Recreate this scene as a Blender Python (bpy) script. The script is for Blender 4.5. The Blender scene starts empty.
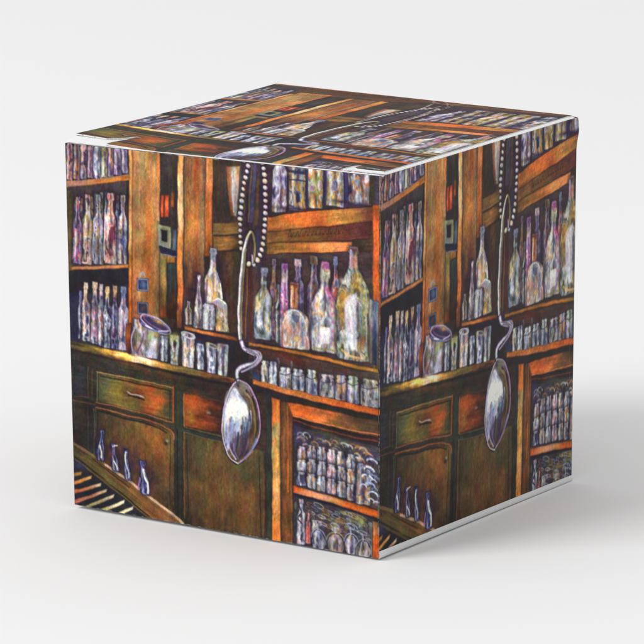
# Favour box printed with a painted bar interior
import numpy as np
AW=940; AH0=180; AH=960           # print raster: px per panel width, rows of bleed above, rows of panel
_tab={}
def lattice(seed):
    if seed not in _tab: _tab[seed]=np.random.RandomState(seed*7919%99991+3).rand(64,64).astype(np.float32)
    return _tab[seed]
def vnoise(x,y,seed):
    g=lattice(seed);xi=np.floor(x);yi=np.floor(y);fx=x-xi;fy=y-yi
    fx=fx*fx*(3-2*fx);fy=fy*fy*(3-2*fy);xi=xi.astype(int);yi=yi.astype(int)
    a=g[yi&63,xi&63];b=g[yi&63,(xi+1)&63];c=g[(yi+1)&63,xi&63];d=g[(yi+1)&63,(xi+1)&63]
    return (a*(1-fx)+b*fx)*(1-fy)+(c*(1-fx)+d*fx)*fy
def fbm(x,y,seed,o=3):
    s=0;a=1;t=0
    for k in range(o): s=s+a*vnoise(x*2**k+k*9.1,y*2**k+k*5.3,seed+k);t+=a;a*=.55
    return s/t
def hexc(h): return np.array([int(h[i:i+2],16) for i in (0,2,4)],np.float32)/255
def sdf(P,X,Y):
    n=len(P);d=np.full(X.shape,1e9,np.float32);ins=np.zeros(X.shape,bool)
    for i in range(n):
        ax,ay=P[i];bx,by=P[(i+1)%n];ex,ey=bx-ax,by-ay;wx=X-ax;wy=Y-ay
        t=np.clip((wx*ex+wy*ey)/(ex*ex+ey*ey+1e-9),0,1)
        d=np.minimum(d,(wx-ex*t)**2+(wy-ey*t)**2)
        c=(ay>Y)!=(by>Y)
        if ay!=by: ins^=c&(X<(ex)*(Y-ay)/(ey)+ax)
    d=np.sqrt(d);return np.where(ins,-d,d)
def smooth(P,k=6,closed=False):
    P=np.asarray(P,float);n=len(P)
    if n<3:return P
    Q=[]
    for i in range(n if closed else n-1):
        p0=P[(i-1)%n] if closed or i>0 else P[0];p1=P[i];p2=P[(i+1)%n];p3=P[(i+2)%n] if closed or i+2<n else P[-1]
        for t in np.arange(k)/k:
            Q.append(.5*(2*p1+(p2-p0)*t+(2*p0-5*p1+4*p2-p3)*t*t+(3*p1-p0-3*p2+p3)*t**3))
    if not closed:Q.append(P[-1])
    return np.array(Q)
class Canvas:
    def __init__(s,base):
        s.o=AH0;s.im=np.zeros((AH0+AH,AW,3),np.float32)+hexc(base)
    def box(s,P,m):
        x0=max(0,int(P[:,0].min()-m));x1=min(AW,int(P[:,0].max()+m)+1);y0=max(0,int(P[:,1].min()+s.o-m));y1=min(s.im.shape[0],int(P[:,1].max()+s.o+m)+1)
        if x1<=x0 or y1<=y0:return None
        Y,X=np.mgrid[y0:y1,x0:x1].astype(np.float32);return s.im[y0:y1,x0:x1],X,Y-s.o
    def line(s,P,w,col,a=1,w1=None,sm=True):
        P=np.asarray(P,float)
        if sm:P=smooth(P)
        w1=w if w1 is None else w1
        r=s.box(P,max(w,w1)+2)
        if r is None:return
        im,X,Y=r;best=np.full(X.shape,1e9,np.float32);n=len(P)-1
        for i in range(n):
            ax,ay=P[i];ex,ey=P[i+1]-P[i];wx=X-ax;wy=Y-ay
            t=np.clip((wx*ex+wy*ey)/(ex*ex+ey*ey+1e-9),0,1);ww=w+(w1-w)*(i+t)/n
            best=np.minimum(best,np.sqrt((wx-ex*t)**2+(wy-ey*t)**2)-ww*.5)
        m=(np.clip(.5-best,0,1)*a)[...,None];im[:]=im*(1-m)+col*m
    def dash(s,im,mask,rng,n,ang,ln,wd,cols,al):
        h,w=mask.shape
        for k in range(n):
            x=rng.rand()*w;y=rng.rand()*h;L=ln*(.5+rng.rand());A=ang+rng.randn()*.10;dx=np.cos(A)*L/2;dy=np.sin(A)*L/2
            x0=max(0,int(x-abs(dx)-3));x1=min(w,int(x+abs(dx)+4));y0=max(0,int(y-abs(dy)-3));y1=min(h,int(y+abs(dy)+4))
            if x1<=x0 or y1<=y0:continue
            Y,X=np.ogrid[y0:y1,x0:x1];wx=X-x+dx;wy=Y-y+dy
            t=np.clip((wx*2*dx+wy*2*dy)/(4*dx*dx+4*dy*dy+1e-6),0,1)
            d=np.sqrt((wx-2*dx*t)**2+(wy-2*dy*t)**2)-wd*(.3+.5*rng.rand())
            m=(np.clip(.6-d,0,1)*al*(.4+.6*rng.rand())*(1-abs(2*t-1)**3))[...,None]
            c=cols[rng.randint(len(cols))]+rng.randn(3)*.03
            im[y0:y1,x0:x1]=im[y0:y1,x0:x1]*(1-m)+c*m
    def stops(s,C,t):
        t=np.clip(t,0,1)*(len(C)-1);i=np.minimum(t.astype(int),len(C)-2) if len(C)>1 else np.zeros(t.shape,int)
        if len(C)==1:return np.zeros(t.shape+(3,),np.float32)+C[0]
        f=(t-i)[...,None];f=f*f*(3-2*f);return C[i]*(1-f)+C[i+1]*f
    # plank / panel: pts[0]->pts[1] is the grain; cols run along it, cross runs over it
    def W(s,pts,cols,cross=None,out=.5,seed=1,dens=1.,mix=.5,sm=0):
        P=np.asarray(pts,float)
        if sm:G=P[1]-P[0];P=smooth(P,5,True)
        else:G=P[1]-P[0]
        r=s.box(P,2)
        if r is None:return
        im,X,Y=r;d=sdf(P,X,Y);m=np.clip(.5-d,0,1)[...,None];G=G/(np.hypot(*G)+1e-6);N=np.array([-G[1],G[0]])
        a=P@G;b=P@N;t=X*G[0]+Y*G[1];u=X*N[0]+Y*N[1]
        n1=fbm(t/70,u/16,seed);n2=fbm(t/60,u/5,seed+5)
        C=np.array([hexc(c) for c in cols]);col=s.stops(C,(t-a.min())/(np.ptp(a)+1e-6)+(n1-.5)*.5)
        if cross:
            K=np.array([hexc(c) for c in cross]);c2=s.stops(K,(u-b.min())/(np.ptp(b)+1e-6)*(1)+(n1-.5)*.16);col=col*(1-mix)+c2*mix
            C=np.concatenate([C,K])
        col=col*(.79+.42*n2[...,None]);L=col.copy()
        rng=np.random.RandomState(seed+77);ang=np.arctan2(G[1],G[0])
        area=float((d<0).sum());n=int(area/75*dens)
        mean=col.mean(-1,keepdims=True)
        s.dashl(L,d,rng,n,ang,17,1.5,C)
        e=np.clip(1+d/3.2,0,1)[...,None]*out;L=L*(1-e)+np.array([.10,.07,.09])*e
        im[:]=im*(1-m)+L*m
    def dashl(s,L,d,rng,n,ang,ln,wd,C):
        h,w=d.shape
        for k in range(n):
            x=rng.rand()*w;y=rng.rand()*h
            if d[int(y),int(x)]>2:continue
            l=ln*(.4+rng.rand());A=ang+rng.randn()*.08;dx=np.cos(A)*l/2;dy=np.sin(A)*l/2
            x0=max(0,int(x-abs(dx)-2));x1=min(w,int(x+abs(dx)+3));y0=max(0,int(y-abs(dy)-2));y1=min(h,int(y+abs(dy)+3))
            Y,X=np.ogrid[y0:y1,x0:x1];wx=X-x+dx;wy=Y-y+dy
            t=np.clip((wx*2*dx+wy*2*dy)/(4*dx*dx+4*dy*dy+1e-6),0,1)
            q=np.sqrt((wx-2*dx*t)**2+(wy-2*dy*t)**2)-wd*(.2+.6*rng.rand())
            m=(np.clip(.6-q,0,1)*.5)[...,None];base=L[int(y),int(x)]
            c=base*(.62+.8*rng.rand())+rng.randn(3)*.035
            if rng.rand()<.25:c=.5*c+.5*C[rng.randint(len(C))]
            L[y0:y1,x0:x1]=L[y0:y1,x0:x1]*(1-m)+c*m
    def poly(s,pts,col,a=1,sm=0,soft=1.):
        P=np.asarray(pts,float)
        if sm:P=smooth(P,5,True)
        r=s.box(P,2+soft*2)
        if r is None:return
        im,X,Y=r;d=sdf(P,X,Y)/soft;m=(np.clip(.5-d,0,1)*a)[...,None];im[:]=im*(1-m)+hexc(col)*m
    def blob(s,c,rx,ry,col,a,ang=0,seed=3):
        P=np.array([[c[0]-rx-ry,c[1]-rx-ry],[c[0]+rx+ry,c[1]+rx+ry]]);r=s.box(P,1)
        if r is None:return
        im,X,Y=r;ca,sa=np.cos(ang),np.sin(ang);x=(X-c[0])*ca+(Y-c[1])*sa;y=-(X-c[0])*sa+(Y-c[1])*ca
        m=np.exp(-((x/rx)**2+(y/ry)**2)*1.4)*(.45+1.1*fbm(X/14,Y/9,seed))*a;m=np.clip(m,0,1)[...,None];im[:]=im*(1-m)+hexc(col)*m
    PR={'wine':[(0,.2),(.07,.24),(.08,.17),(.26,.19),(.40,.48),(.97,.5),(1,.44)],
        'slim':[(0,.26),(.1,.3),(.11,.22),(.27,.26),(.36,.48),(.98,.5),(1,.45)],
        'jar':[(0,.36),(.12,.44),(.16,.34),(.26,.48),(.6,.5),(.93,.5),(1,.4)],
        'glass':[(0,.5),(.05,.5),(.97,.4),(1,.36)],
        'cone':[(0,.14),(.06,.18),(.1,.13),(.35,.2),(.7,.44),(1,.5)],
        'big':[(0,.12),(.06,.16),(.07,.12),(.19,.15),(.25,.24),(.38,.44),(.5,.5),(.97,.5),(1,.44)],
        'neck':[(0,.3),(.05,.34),(.28,.32),(.3,.4),(1,.4)],
        'flask':[(0,.15),(.05,.28),(.14,.4),(.27,.5),(.96,.5),(1,.45)],
        'pink':[(0,.13),(.1,.19),(.19,.19),(.2,.15),(.3,.17),(.36,.3),(.48,.5),(.98,.5),(1,.47)],
        'box':[(0,.46),(.03,.5),(.97,.5),(1,.46)],'vial':[(0,.3),(.1,.34),(.15,.22),(.35,.24),(.6,.5),(.95,.5),(1,.35)],
        'stem':[(0,.42),(.3,.5),(.6,.36),(.68,.08),(.9,.08),(.93,.35),(1,.35)],'bulb':[(0,.18),(.2,.34),(.5,.5),(.8,.44),(1,.25)]}
    def B(s,pts,w,kind,cols,seed=1,cap=None,out='1a1826',hl=1.,lean=0,lbl=None,rim=1.):
        (xt,yt),(xb,yb)=pts;pr=s.PR[kind];R=[];Lf=[]
        for t,h in pr:
            y=yt+(yb-yt)*t;x=xt+(xb-xt)*t;R.append((x+h*w,y));Lf.append((x-h*w,y))
        P=np.array(R+Lf[::-1]);r=s.box(P,12)
        if r is None:return
        im,X,Y=r;rng=np.random.RandomState(seed*13+1);d=sdf(P,X,Y);d=d+(fbm(X/9,Y/9,seed)-.5)*2.2
        C=np.array([hexc(c) for c in cols]);n=fbm(X/(w*.38+4),Y/(w*.6+9),seed+11,3)
        col=s.stops(C,np.clip((n-.5)*2.3+.5,0,1));L=col*(.75+.5*fbm(X/3,Y/12,seed+4,2)[...,None])
        h,wd=d.shape;L=np.ascontiguousarray(L)
        ex=np.concatenate([C,C,[[.88,.90,.96]],[[.33,.40,.60]],[[.18,.13,.17]],[[.72,.48,.24]],[[.55,.40,.22]],[[.40,.48,.36]]])
        s.dash(L,d,rng,int((d<0).sum()/34)+6,np.pi/2,10,2.0,ex,.72)
        # vertical glints
        t=(Y-yt)/(yb-yt+1e-6);cx=xt+(xb-xt)*t;hw=np.interp(t,[p[0] for p in pr],[p[1] for p in pr])*w
        q=(X-cx)/(hw+1e-3)
        for pos,wid,al,cc in ((-.45,.16,.8*hl,(.97,.97,1.)),(.5,.12,.5*hl,(.66,.76,.98)),(.1,.2,-.7,(.20,.13,.22)),(-.95,.22,-.6,(.13,.14,.26)),(1.,.25,-.75,(.11,.11,.20)),(.75,.1,-.4,(.5,.38,.2))):
            g=np.exp(-((q-pos)/wid)**2)*np.clip((fbm(X/7,Y/26,seed+int(pos*10)+20)-.32)*3.2,0,1)*abs(al);g=g[...,None]
            L=L*(1-g)+np.array(cc)*g
        if cap:
            g=(np.clip((cap[0]-t)*40,0,1)*.85)[...,None];L=L*(1-g)+(hexc(cap[1])*(.7+.7*fbm(X/4,Y/4,seed+2,2)[...,None]))*g
        if lbl:
            g=(np.clip((t-lbl[0])*40,0,1)*np.clip((lbl[1]-t)*40,0,1)*.75)[...,None];L=L*(1-g)+(hexc(lbl[2])*(.75+.5*fbm(X/6,Y/6,seed+9)[...,None]))*g
        ri=np.exp(-((d+3.3)/1.1)**2)*np.clip((fbm(X/12,Y/20,seed+31)-.33)*2.5,0,1)*.75*rim
        ri=ri[...,None];L=L*(1-ri)+np.array([.76,.78,.82])*ri
        e=(np.clip(1.1-abs(d+.3)/1.5,0,1)*.7)[...,None]
        ha=(np.exp(-(np.maximum(d,0)/6)**2)*.5)[...,None];im[:]=im*(1-ha*.8)+np.array([.17,.12,.15])*ha*.8;m=np.clip(.8-d,0,1)[...,None];o=hexc(out);L=L*(.66+.50*fbm(X/30,Y/30,seed+3)[...,None]);im[:]=im*(1-m)+L*m;im[:]=im*(1-e)+o*e
    def ring(s,c,rx,ry,w,col,a=1,ang=0,t0=0,t1=6.2832):
        t=np.linspace(t0,t1,22);x=rx*np.cos(t);y=ry*np.sin(t)
        P=np.c_[c[0]+x*np.cos(ang)-y*np.sin(ang),c[1]+x*np.sin(ang)+y*np.cos(ang)];s.line(P,w,hexc(col),a,sm=False)
    def beads(s,pts,step,r,seed=1):
        P=smooth(pts,12);D=np.r_[0,np.cumsum(np.hypot(*np.diff(P,axis=0).T))];rng=np.random.RandomState(seed)
        for q in np.arange(step*.4,D[-1],step):
            x=np.interp(q,D,P[:,0]);y=np.interp(q,D,P[:,1]);x2=np.interp(q+1,D,P[:,0]);y2=np.interp(q+1,D,P[:,1]);a=np.arctan2(y2-y,x2-x)
            R=r*(.85+.3*rng.rand());b=rng.rand()
            T=np.linspace(0,6.28,10)[:-1]
            def E(k1,k2,ox=0,oy=0):return [(x+ox+R*k1*np.cos(t)*np.cos(a)-R*k2*np.sin(t)*np.sin(a),y+oy+R*k1*np.cos(t)*np.sin(a)+R*k2*np.sin(t)*np.cos(a)) for t in T]
            s.poly(E(1.2,1.3),'1d1626',.85,soft=1.6);s.poly(E(.85,1.08),['a89a8c','9a90a4','b8a48c'][rng.randint(3)],1,soft=1.4)
            s.poly(E(.55,.78,-.12*R,-.2*R),['ece4d8','e6e0ee','d8d0d8'][rng.randint(3)],.95,soft=1.6)
    def run(s,data):
        for op in data:
            k=op[0];pts=[(op[1][i],op[1][i+1]) for i in range(0,len(op[1]),2)];kw=op[-1]
            if k=='W':s.W(pts,op[2].split(),**dict(kw,cross=kw['cross'].split() if 'cross' in kw else None))
            elif k=='B':s.B(pts,op[2],op[3],op[4].split(),**kw)
            elif k=='L':s.line(pts,op[2],hexc(op[3]),**kw)
            elif k=='P':s.poly(pts,op[2],**kw)
            elif k=='D':s.blob(pts[0],op[2],op[3],op[4],op[5],**kw)
            elif k=='R':s.ring(pts[0],op[2],op[3],op[4],op[5],**kw)
            elif k=='C':s.beads(pts,op[2],op[3],**kw)
    def finish(s):
        im=s.im;h,w,_=im.shape;Y,X=np.mgrid[0:h,0:w].astype(np.float32)
        dx=(fbm(X/44,Y/44,41,2)-.5)*5+(fbm(X/12,Y/12,43,2)-.5)*1.6;dy=(fbm(X/44,Y/44,51,2)-.5)*5+(fbm(X/12,Y/12,53,2)-.5)*1.6
        im=bil(im,X+dx,Y+dy)
        for ax in (0,1):                  # soften like chalk on a toothy sheet
            p=np.pad(im,[(2,2) if k==ax else (0,0) for k in range(3)],mode='edge');g=[.06,.24,.40,.24,.06]
            im=sum(g[k]*(p[k:k+h] if ax==0 else p[:,k:k+w]) for k in range(5))
        D=fbm((X+Y)/5,(X-Y)/34,90,2)[...,None]-.5          # slanting hatch
        B=fbm(X/55,Y/45,95,3)[...,None]-.5;im=im*(1+.12*D+.5*B)
        n=fbm(X/4,Y/7,61,2)[...,None];n2=fbm(X/2.2,Y/2.2,66,2)[...,None]
        hue=np.stack([fbm(X/15,Y/22,70+k,2) for k in range(3)],-1)-.5
        im=im*(.80+.28*n+.14*n2)+hue*.10*(.35+im)
        im=np.clip(im,0,1);im=im+.10*(im-.5)-.012;g=im.mean(-1,keepdims=True);cool=np.clip((im[...,2:]-im[...,:1])*6,0,1);im=g+(im-g)*(1.02-.30*cool);im=im*np.array([1.,.985,.955])**(1.2*g+.3);im=.04+.94*im;return np.clip(im,0.03,.97)
def bil(im,x,y):
    h,w=im.shape[:2];x=np.clip(x,0,w-1.001);y=np.clip(y,0,h-1.001);xi=x.astype(int);yi=y.astype(int);fx=(x-xi)[...,None];fy=(y-yi)[...,None]
    return (im[yi,xi]*(1-fx)+im[yi,xi+1]*fx)*(1-fy)+(im[yi+1,xi]*(1-fx)+im[yi+1,xi+1]*fx)*fy

DATA=[
["W",[-18.8,-182.4,958.8,-182.4,958.8,0.0,-18.8,0.0],"4a3428 5a3c28 3c2c2c 40303a",{"seed":2}],
["W",[0.0,-182.4,0.0,576.0,188.0,576.0,188.0,-182.4],"3c343a 443a3c 40363c 342e36",{"seed":3,"out":0.2}],
["B",[11.3,-96.0,11.3,-4.8],25.5,"slim","30303c 7888a8 e0e0ea c89850 d8b8c0 4c5878 ece4d0",{"seed":300}],
["B",[32.4,-88.3,32.4,-4.8],25.5,"slim","262a40 50648c a0b0cc e4e8f0 8890b8 c8985c 303048",{"seed":301}],
["B",[53.6,-80.6,53.6,-4.8],25.5,"slim","3c2840 a86a98 e8c8d8 c88a70 8a78b8 e8dce8",{"seed":302}],
["B",[74.7,-92.2,74.7,-4.8],25.5,"slim","4a3040 b08a58 e6d8c0 d8a860 c8b0c8 6a5068 efe6da",{"seed":303}],
["B",[95.9,-84.5,95.9,-4.8],25.5,"slim","30303c 7888a8 e0e0ea c89850 d8b8c0 4c5878 ece4d0",{"seed":304}],
["B",[117.0,-96.0,117.0,-4.8],25.5,"slim","262a40 50648c a0b0cc e4e8f0 8890b8 c8985c 303048",{"seed":305}],
["B",[138.2,-88.3,138.2,-4.8],25.5,"slim","3c2840 a86a98 e8c8d8 c88a70 8a78b8 e8dce8",{"seed":306}],
["B",[159.3,-80.6,159.3,-4.8],25.5,"slim","4a3040 b08a58 e6d8c0 d8a860 c8b0c8 6a5068 efe6da",{"seed":307}],
["B",[180.5,-92.2,180.5,-4.8],25.5,"slim","30303c 7888a8 e0e0ea c89850 d8b8c0 4c5878 ece4d0",{"seed":308}],
["W",[-18.8,-139.2,188.0,-158.4,188.0,-144.0,-18.8,-124.8],"b07040 a86838",{"seed":8}],
["W",[-18.8,-182.4,188.0,-182.4,188.0,-158.4,-18.8,-139.2],"8a5a38 9a6038",{"seed":81}],
["L",[86.7,60.4,85.0,67.7,84.9,74.9],3.44322525489023,"3a3458",{"a":0.6,"w1":1.2000000000000002}],
["W",[188.0,-182.4,958.8,-182.4,958.8,-148.8,188.0,-144.0],"b06830 c87038 a06030 b87840 a86c38 9a6438",{"seed":400}],
["W",[470.0,-144.0,958.8,-148.8,958.8,-110.4,470.0,-115.2],"5a3c2c 6a4830 5c402c",{"seed":401}],
["B",[648.6,-110.4,648.6,19.2],36.0,"wine","262a40 50648c a0b0cc e4e8f0 8890b8 c8985c 303048",{"seed":410}],
["B",[700.3,-110.4,700.3,19.2],45.0,"wine","2c3038 6a7860 b0c0b0 dce4e8 6c88a8 b8a058 eceee0",{"seed":411}],
["B",[752.0,-110.4,752.0,19.2],45.0,"wine","30303c 7888a8 e0e0ea c89850 d8b8c0 4c5878 ece4d0",{"seed":412}],
["B",[813.1,-110.4,813.1,19.2],51.0,"wine","4a3040 b08a58 e6d8c0 d8a860 c8b0c8 6a5068 efe6da",{"seed":413}],
["B",[878.9,-110.4,878.9,19.2],60.0,"wine","262a40 50648c a0b0cc e4e8f0 8890b8 c8985c 303048",{"seed":414}],
["L",[44.5,39.0,39.6,53.7,47.2,67.3],6.289053601904445,"4a3848",{"a":0.6,"w1":1.2000000000000002}],
["L",[46.7,78.5,44.9,83.2,52.0,87.1],5.681711176539608,"5a4638",{"a":0.6,"w1":1.2000000000000002}],
["L",[36.3,29.0,37.0,50.5,36.2,72.1],7.294111984818468,"2c3458",{"a":0.6,"w1":1.2000000000000002}],
["L",[26.3,18.2,27.0,28.3,25.4,38.7],5.559193367870481,"6a4c60",{"a":0.6,"w1":1.2000000000000002}],
["L",[138.4,24.2,136.3,43.8,140.4,62.8],6.788540776567146,"40404c",{"a":0.6,"w1":1.2000000000000002}],
["L",[28.8,48.9,26.1,70.1,24.3,91.2],3.624137146167733,"3a3458",{"a":0.6,"w1":1.2000000000000002}],
["L",[12.5,68.9,12.0,79.9,6.2,91.5],3.2561402165619855,"4a3848",{"a":0.6,"w1":1.2000000000000002}],
["L",[117.0,15.2,115.4,33.0,117.0,50.5],4.987468741533928,"5a4638",{"a":0.6,"w1":1.2000000000000002}],
["L",[138.7,31.0,142.3,38.7,139.6,47.0],5.47146773787988,"2c3458",{"a":0.6,"w1":1.2000000000000002}],
["L",[184.4,36.1,183.2,50.0,187.6,63.4],3.7937001461612776,"6a4c60",{"a":0.6,"w1":1.2000000000000002}],
["L",[181.6,20.6,182.2,41.0,181.7,61.5],5.993626593866923,"40404c",{"a":0.6,"w1":1.2000000000000002}],
["L",[149.2,25.1,148.6,37.0,151.4,48.7],7.631232226312251,"3a3458",{"a":0.6,"w1":1.2000000000000002}],
["L",[132.6,46.3,132.2,55.5,134.0,64.5],5.776270149058233,"4a3848",{"a":0.6,"w1":1.2000000000000002}],
["L",[86.1,25.5,82.5,49.1,88.0,72.0],5.529878890836525,"5a4638",{"a":0.6,"w1":1.2000000000000002}],
["L",[174.0,22.3,173.3,43.9,172.9,65.6],7.461298721970054,"2c3458",{"a":0.6,"w1":1.2000000000000002}],
["L",[136.9,71.7,136.2,71.8,137.5,71.8],6.626222652491839,"6a4c60",{"a":0.6,"w1":1.2000000000000002}],
["L",[148.7,64.5,149.7,67.1,147.3,70.0],5.586389108839934,"40404c",{"a":0.6,"w1":1.2000000000000002}],
["L",[111.7,65.1,112.7,70.6,106.3,76.8],7.654059591934438,"3a3458",{"a":0.6,"w1":1.2000000000000002}],
["L",[114.8,6.4,115.5,27.7,111.8,49.5],4.861731091508025,"4a3848",{"a":0.6,"w1":1.2000000000000002}],
["L",[169.2,49.2,168.5,57.8,167.7,66.4],6.422347105836848,"5a4638",{"a":0.6,"w1":1.2000000000000002}],
["L",[114.6,6.0,114.5,14.4,115.6,22.7],3.975807526372754,"2c3458",{"a":0.6,"w1":1.2000000000000002}],
["L",[56.0,67.0,56.5,76.4,55.6,86.1],7.06477824715217,"6a4c60",{"a":0.6,"w1":1.2000000000000002}],
["L",[54.2,48.7,53.0,67.1,54.1,85.3],3.089165770451566,"40404c",{"a":0.6,"w1":1.2000000000000002}],
["L",[22.5,52.7,18.4,71.1,23.5,88.8],7.745357541179755,"3a3458",{"a":0.6,"w1":1.2000000000000002}],
["L",[117.6,31.5,118.6,48.4,120.3,65.3],4.271613876781485,"4a3848",{"a":0.6,"w1":1.2000000000000002}],
["L",[22.0,43.9,22.7,62.3,18.4,81.2],3.319375110499752,"5a4638",{"a":0.6,"w1":1.2000000000000002}],
["L",[57.3,71.3,57.8,78.5,63.9,85.2],7.439078257916883,"2c3458",{"a":0.6,"w1":1.2000000000000002}],
["L",[59.5,16.3,59.4,36.6,58.8,57.0],7.47346593214482,"6a4c60",{"a":0.6,"w1":1.2000000000000002}],
["L",[12.6,34.8,13.6,52.9,11.8,71.4],6.07951780294242,"40404c",{"a":0.6,"w1":1.2000000000000002}],
["B",[17.1,-39.8,12.7,96.5],24.0,"slim","4a3860 d88a70 e0b0a0 7a5a88 c08060",{"seed":10}],
["B",[39.2,-41.6,35.1,91.8],24.0,"slim","3c3048 c88840 d07830 7868a0 d0b890",{"seed":11}],
["B",[61.2,-43.4,57.3,88.5],24.0,"slim","4a3a58 d8c0c8 e0a878 8878a8 b8a8c8",{"seed":12}],
["B",[81.6,-45.1,77.8,84.0],21.0,"slim","503c50 c898a0 706088 b08888",{"seed":13}],
["B",[105.1,-47.1,101.4,83.2],33.0,"wine","5a5090 f0e8f4 b8c4ec 8890c8 f4f0f0",{"seed":14}],
["B",[125.4,-48.8,121.9,77.4],24.0,"slim","5a4058 e8d890 d8b870 8a7898 e8e0c8",{"seed":15}],
["B",[144.0,-50.3,140.7,74.4],21.0,"slim","4a3a5c d89870 e8b8a0 7868a0",{"seed":16}],
["B",[165.8,-52.1,162.7,68.6],27.0,"slim","3c2c58 a890c8 d8c8e8 6a5090 8070a8",{"seed":17}],
["B",[187.4,-53.9,184.5,64.1],21.0,"slim","30284c 7060a0 a898c0 4a3c70",{"seed":18}],
["W",[-4.9,102.0,199.9,65.2,199.6,79.2,-5.4,116.2],"a87868 c08878 b87848 c07838 a86830",{"seed":21}],
["L",[-4.9,102.0,199.9,65.2],2.4000000000000004,"d8a070",{"a":0.7}],
["W",[0.8,120.8,-12.3,529.2,10.3,526.5,23.1,118.7],"4a4230 564830 4a4034",{"seed":22,"out":0.3}],
["L",[98.8,130.7,94.7,148.2,92.9,165.5],4.585607140818596,"3a3458",{"a":0.6,"w1":1.2000000000000002}],
["L",[56.8,244.2,57.9,256.8,51.5,270.2],5.539882052529788,"4a3848",{"a":0.6,"w1":1.2000000000000002}],
["L",[45.6,227.9,46.1,238.5,46.1,249.2],5.3723368194332535,"5a4638",{"a":0.6,"w1":1.2000000000000002}],
["L",[167.1,123.8,166.4,140.1,164.0,156.5],3.4633483951709403,"2c3458",{"a":0.6,"w1":1.2000000000000002}],
["L",[43.9,242.7,43.1,254.2,42.2,265.7],4.679166168015836,"6a4c60",{"a":0.6,"w1":1.2000000000000002}],
["L",[103.3,160.8,104.8,179.4,91.2,199.6],4.857084725369085,"40404c",{"a":0.6,"w1":1.2000000000000002}],
["L",[155.9,218.1,157.5,228.1,155.4,238.5],4.639745532821326,"3a3458",{"a":0.6,"w1":1.2000000000000002}],
["L",[118.8,197.8,118.8,212.9,122.7,227.7],7.57796268933536,"4a3848",{"a":0.6,"w1":1.2000000000000002}],
["L",[116.7,136.3,115.7,150.2,119.3,163.7],3.1305713562952784,"5a4638",{"a":0.6,"w1":1.2000000000000002}],
["L",[66.9,145.7,68.8,170.7,67.1,196.1],3.8122821436040537,"2c3458",{"a":0.6,"w1":1.2000000000000002}],
["L",[72.3,224.5,72.2,238.2,62.2,253.0],4.552998324166554,"6a4c60",{"a":0.6,"w1":1.2000000000000002}],
["L",[67.4,201.4,65.3,223.9,70.5,245.8],3.0624832161338427,"40404c",{"a":0.6,"w1":1.2000000000000002}],
["L",[158.0,160.6,157.4,178.4,149.4,196.9],4.991548019398499,"3a3458",{"a":0.6,"w1":1.2000000000000002}],
["L",[81.9,227.3,80.5,252.4,78.2,277.6],3.2006290071134886,"4a3848",{"a":0.6,"w1":1.2000000000000002}],
["L",[146.3,234.2,149.4,245.0,142.4,256.9],6.175110368234118,"5a4638",{"a":0.6,"w1":1.2000000000000002}],
["L",[49.7,291.3,50.8,301.6,51.1,312.0],5.608057106802733,"2c3458",{"a":0.6,"w1":1.2000000000000002}],
["L",[58.0,296.4,55.4,303.9,54.9,311.2],7.386794290392634,"6a4c60",{"a":0.6,"w1":1.2000000000000002}],
["L",[93.5,223.1,93.8,241.4,96.0,259.5],3.8482183756052453,"40404c",{"a":0.6,"w1":1.2000000000000002}],
["L",[122.5,208.2,120.1,225.6,124.2,242.3],3.8958102988151047,"3a3458",{"a":0.6,"w1":1.2000000000000002}],
["L",[42.8,187.1,39.8,194.9,45.2,201.8],3.898975414569109,"4a3848",{"a":0.6,"w1":1.2000000000000002}],
["L",[40.1,189.4,39.3,200.6,33.7,212.4],5.637584741224359,"5a4638",{"a":0.6,"w1":1.2000000000000002}],
["L",[162.5,292.6,163.7,293.6,158.5,295.2],3.775039501880048,"2c3458",{"a":0.6,"w1":1.2000000000000002}],
["L",[170.3,148.3,171.9,168.7,171.1,189.3],3.149988298873256,"6a4c60",{"a":0.6,"w1":1.2000000000000002}],
["L",[60.6,258.4,60.2,267.3,59.2,276.3],5.830953559064467,"40404c",{"a":0.6,"w1":1.2000000000000002}],
["L",[34.0,153.4,36.9,161.2,30.3,169.8],3.9505301367176138,"3a3458",{"a":0.6,"w1":1.2000000000000002}],
["L",[170.3,188.0,171.4,206.2,164.7,225.3],7.577567819435149,"4a3848",{"a":0.6,"w1":1.2000000000000002}],
["L",[99.9,162.5,100.3,177.4,89.8,193.3],5.523519599092598,"5a4638",{"a":0.6,"w1":1.2000000000000002}],
["L",[31.8,170.8,33.2,186.1,33.2,201.5],6.7300943974542955,"2c3458",{"a":0.6,"w1":1.2000000000000002}],
["L",[105.4,295.7,108.4,299.3,104.7,303.6],7.117629688509666,"6a4c60",{"a":0.6,"w1":1.2000000000000002}],
["L",[91.0,278.6,91.2,292.2,88.0,306.1],4.35964197034138,"40404c",{"a":0.6,"w1":1.2000000000000002}],
["L",[57.4,203.7,58.2,227.7,56.4,252.0],6.37086835593468,"3a3458",{"a":0.6,"w1":1.2000000000000002}],
["L",[107.4,214.3,109.0,225.3,107.3,236.7],6.252407233093965,"4a3848",{"a":0.6,"w1":1.2000000000000002}],
["L",[162.3,281.1,161.7,288.0,162.7,294.8],4.663824071953267,"5a4638",{"a":0.6,"w1":1.2000000000000002}],
["L",[56.2,287.8,57.5,299.3,49.4,311.8],6.864631393227368,"2c3458",{"a":0.6,"w1":1.2000000000000002}],
["L",[164.2,147.6,163.4,168.0,160.2,188.6],4.060229864931571,"6a4c60",{"a":0.6,"w1":1.2000000000000002}],
["L",[169.7,241.4,167.8,261.7,172.2,281.4],4.097329208798874,"40404c",{"a":0.6,"w1":1.2000000000000002}],
["L",[128.8,193.4,125.8,217.8,132.4,241.3],7.104574371860115,"3a3458",{"a":0.6,"w1":1.2000000000000002}],
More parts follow.
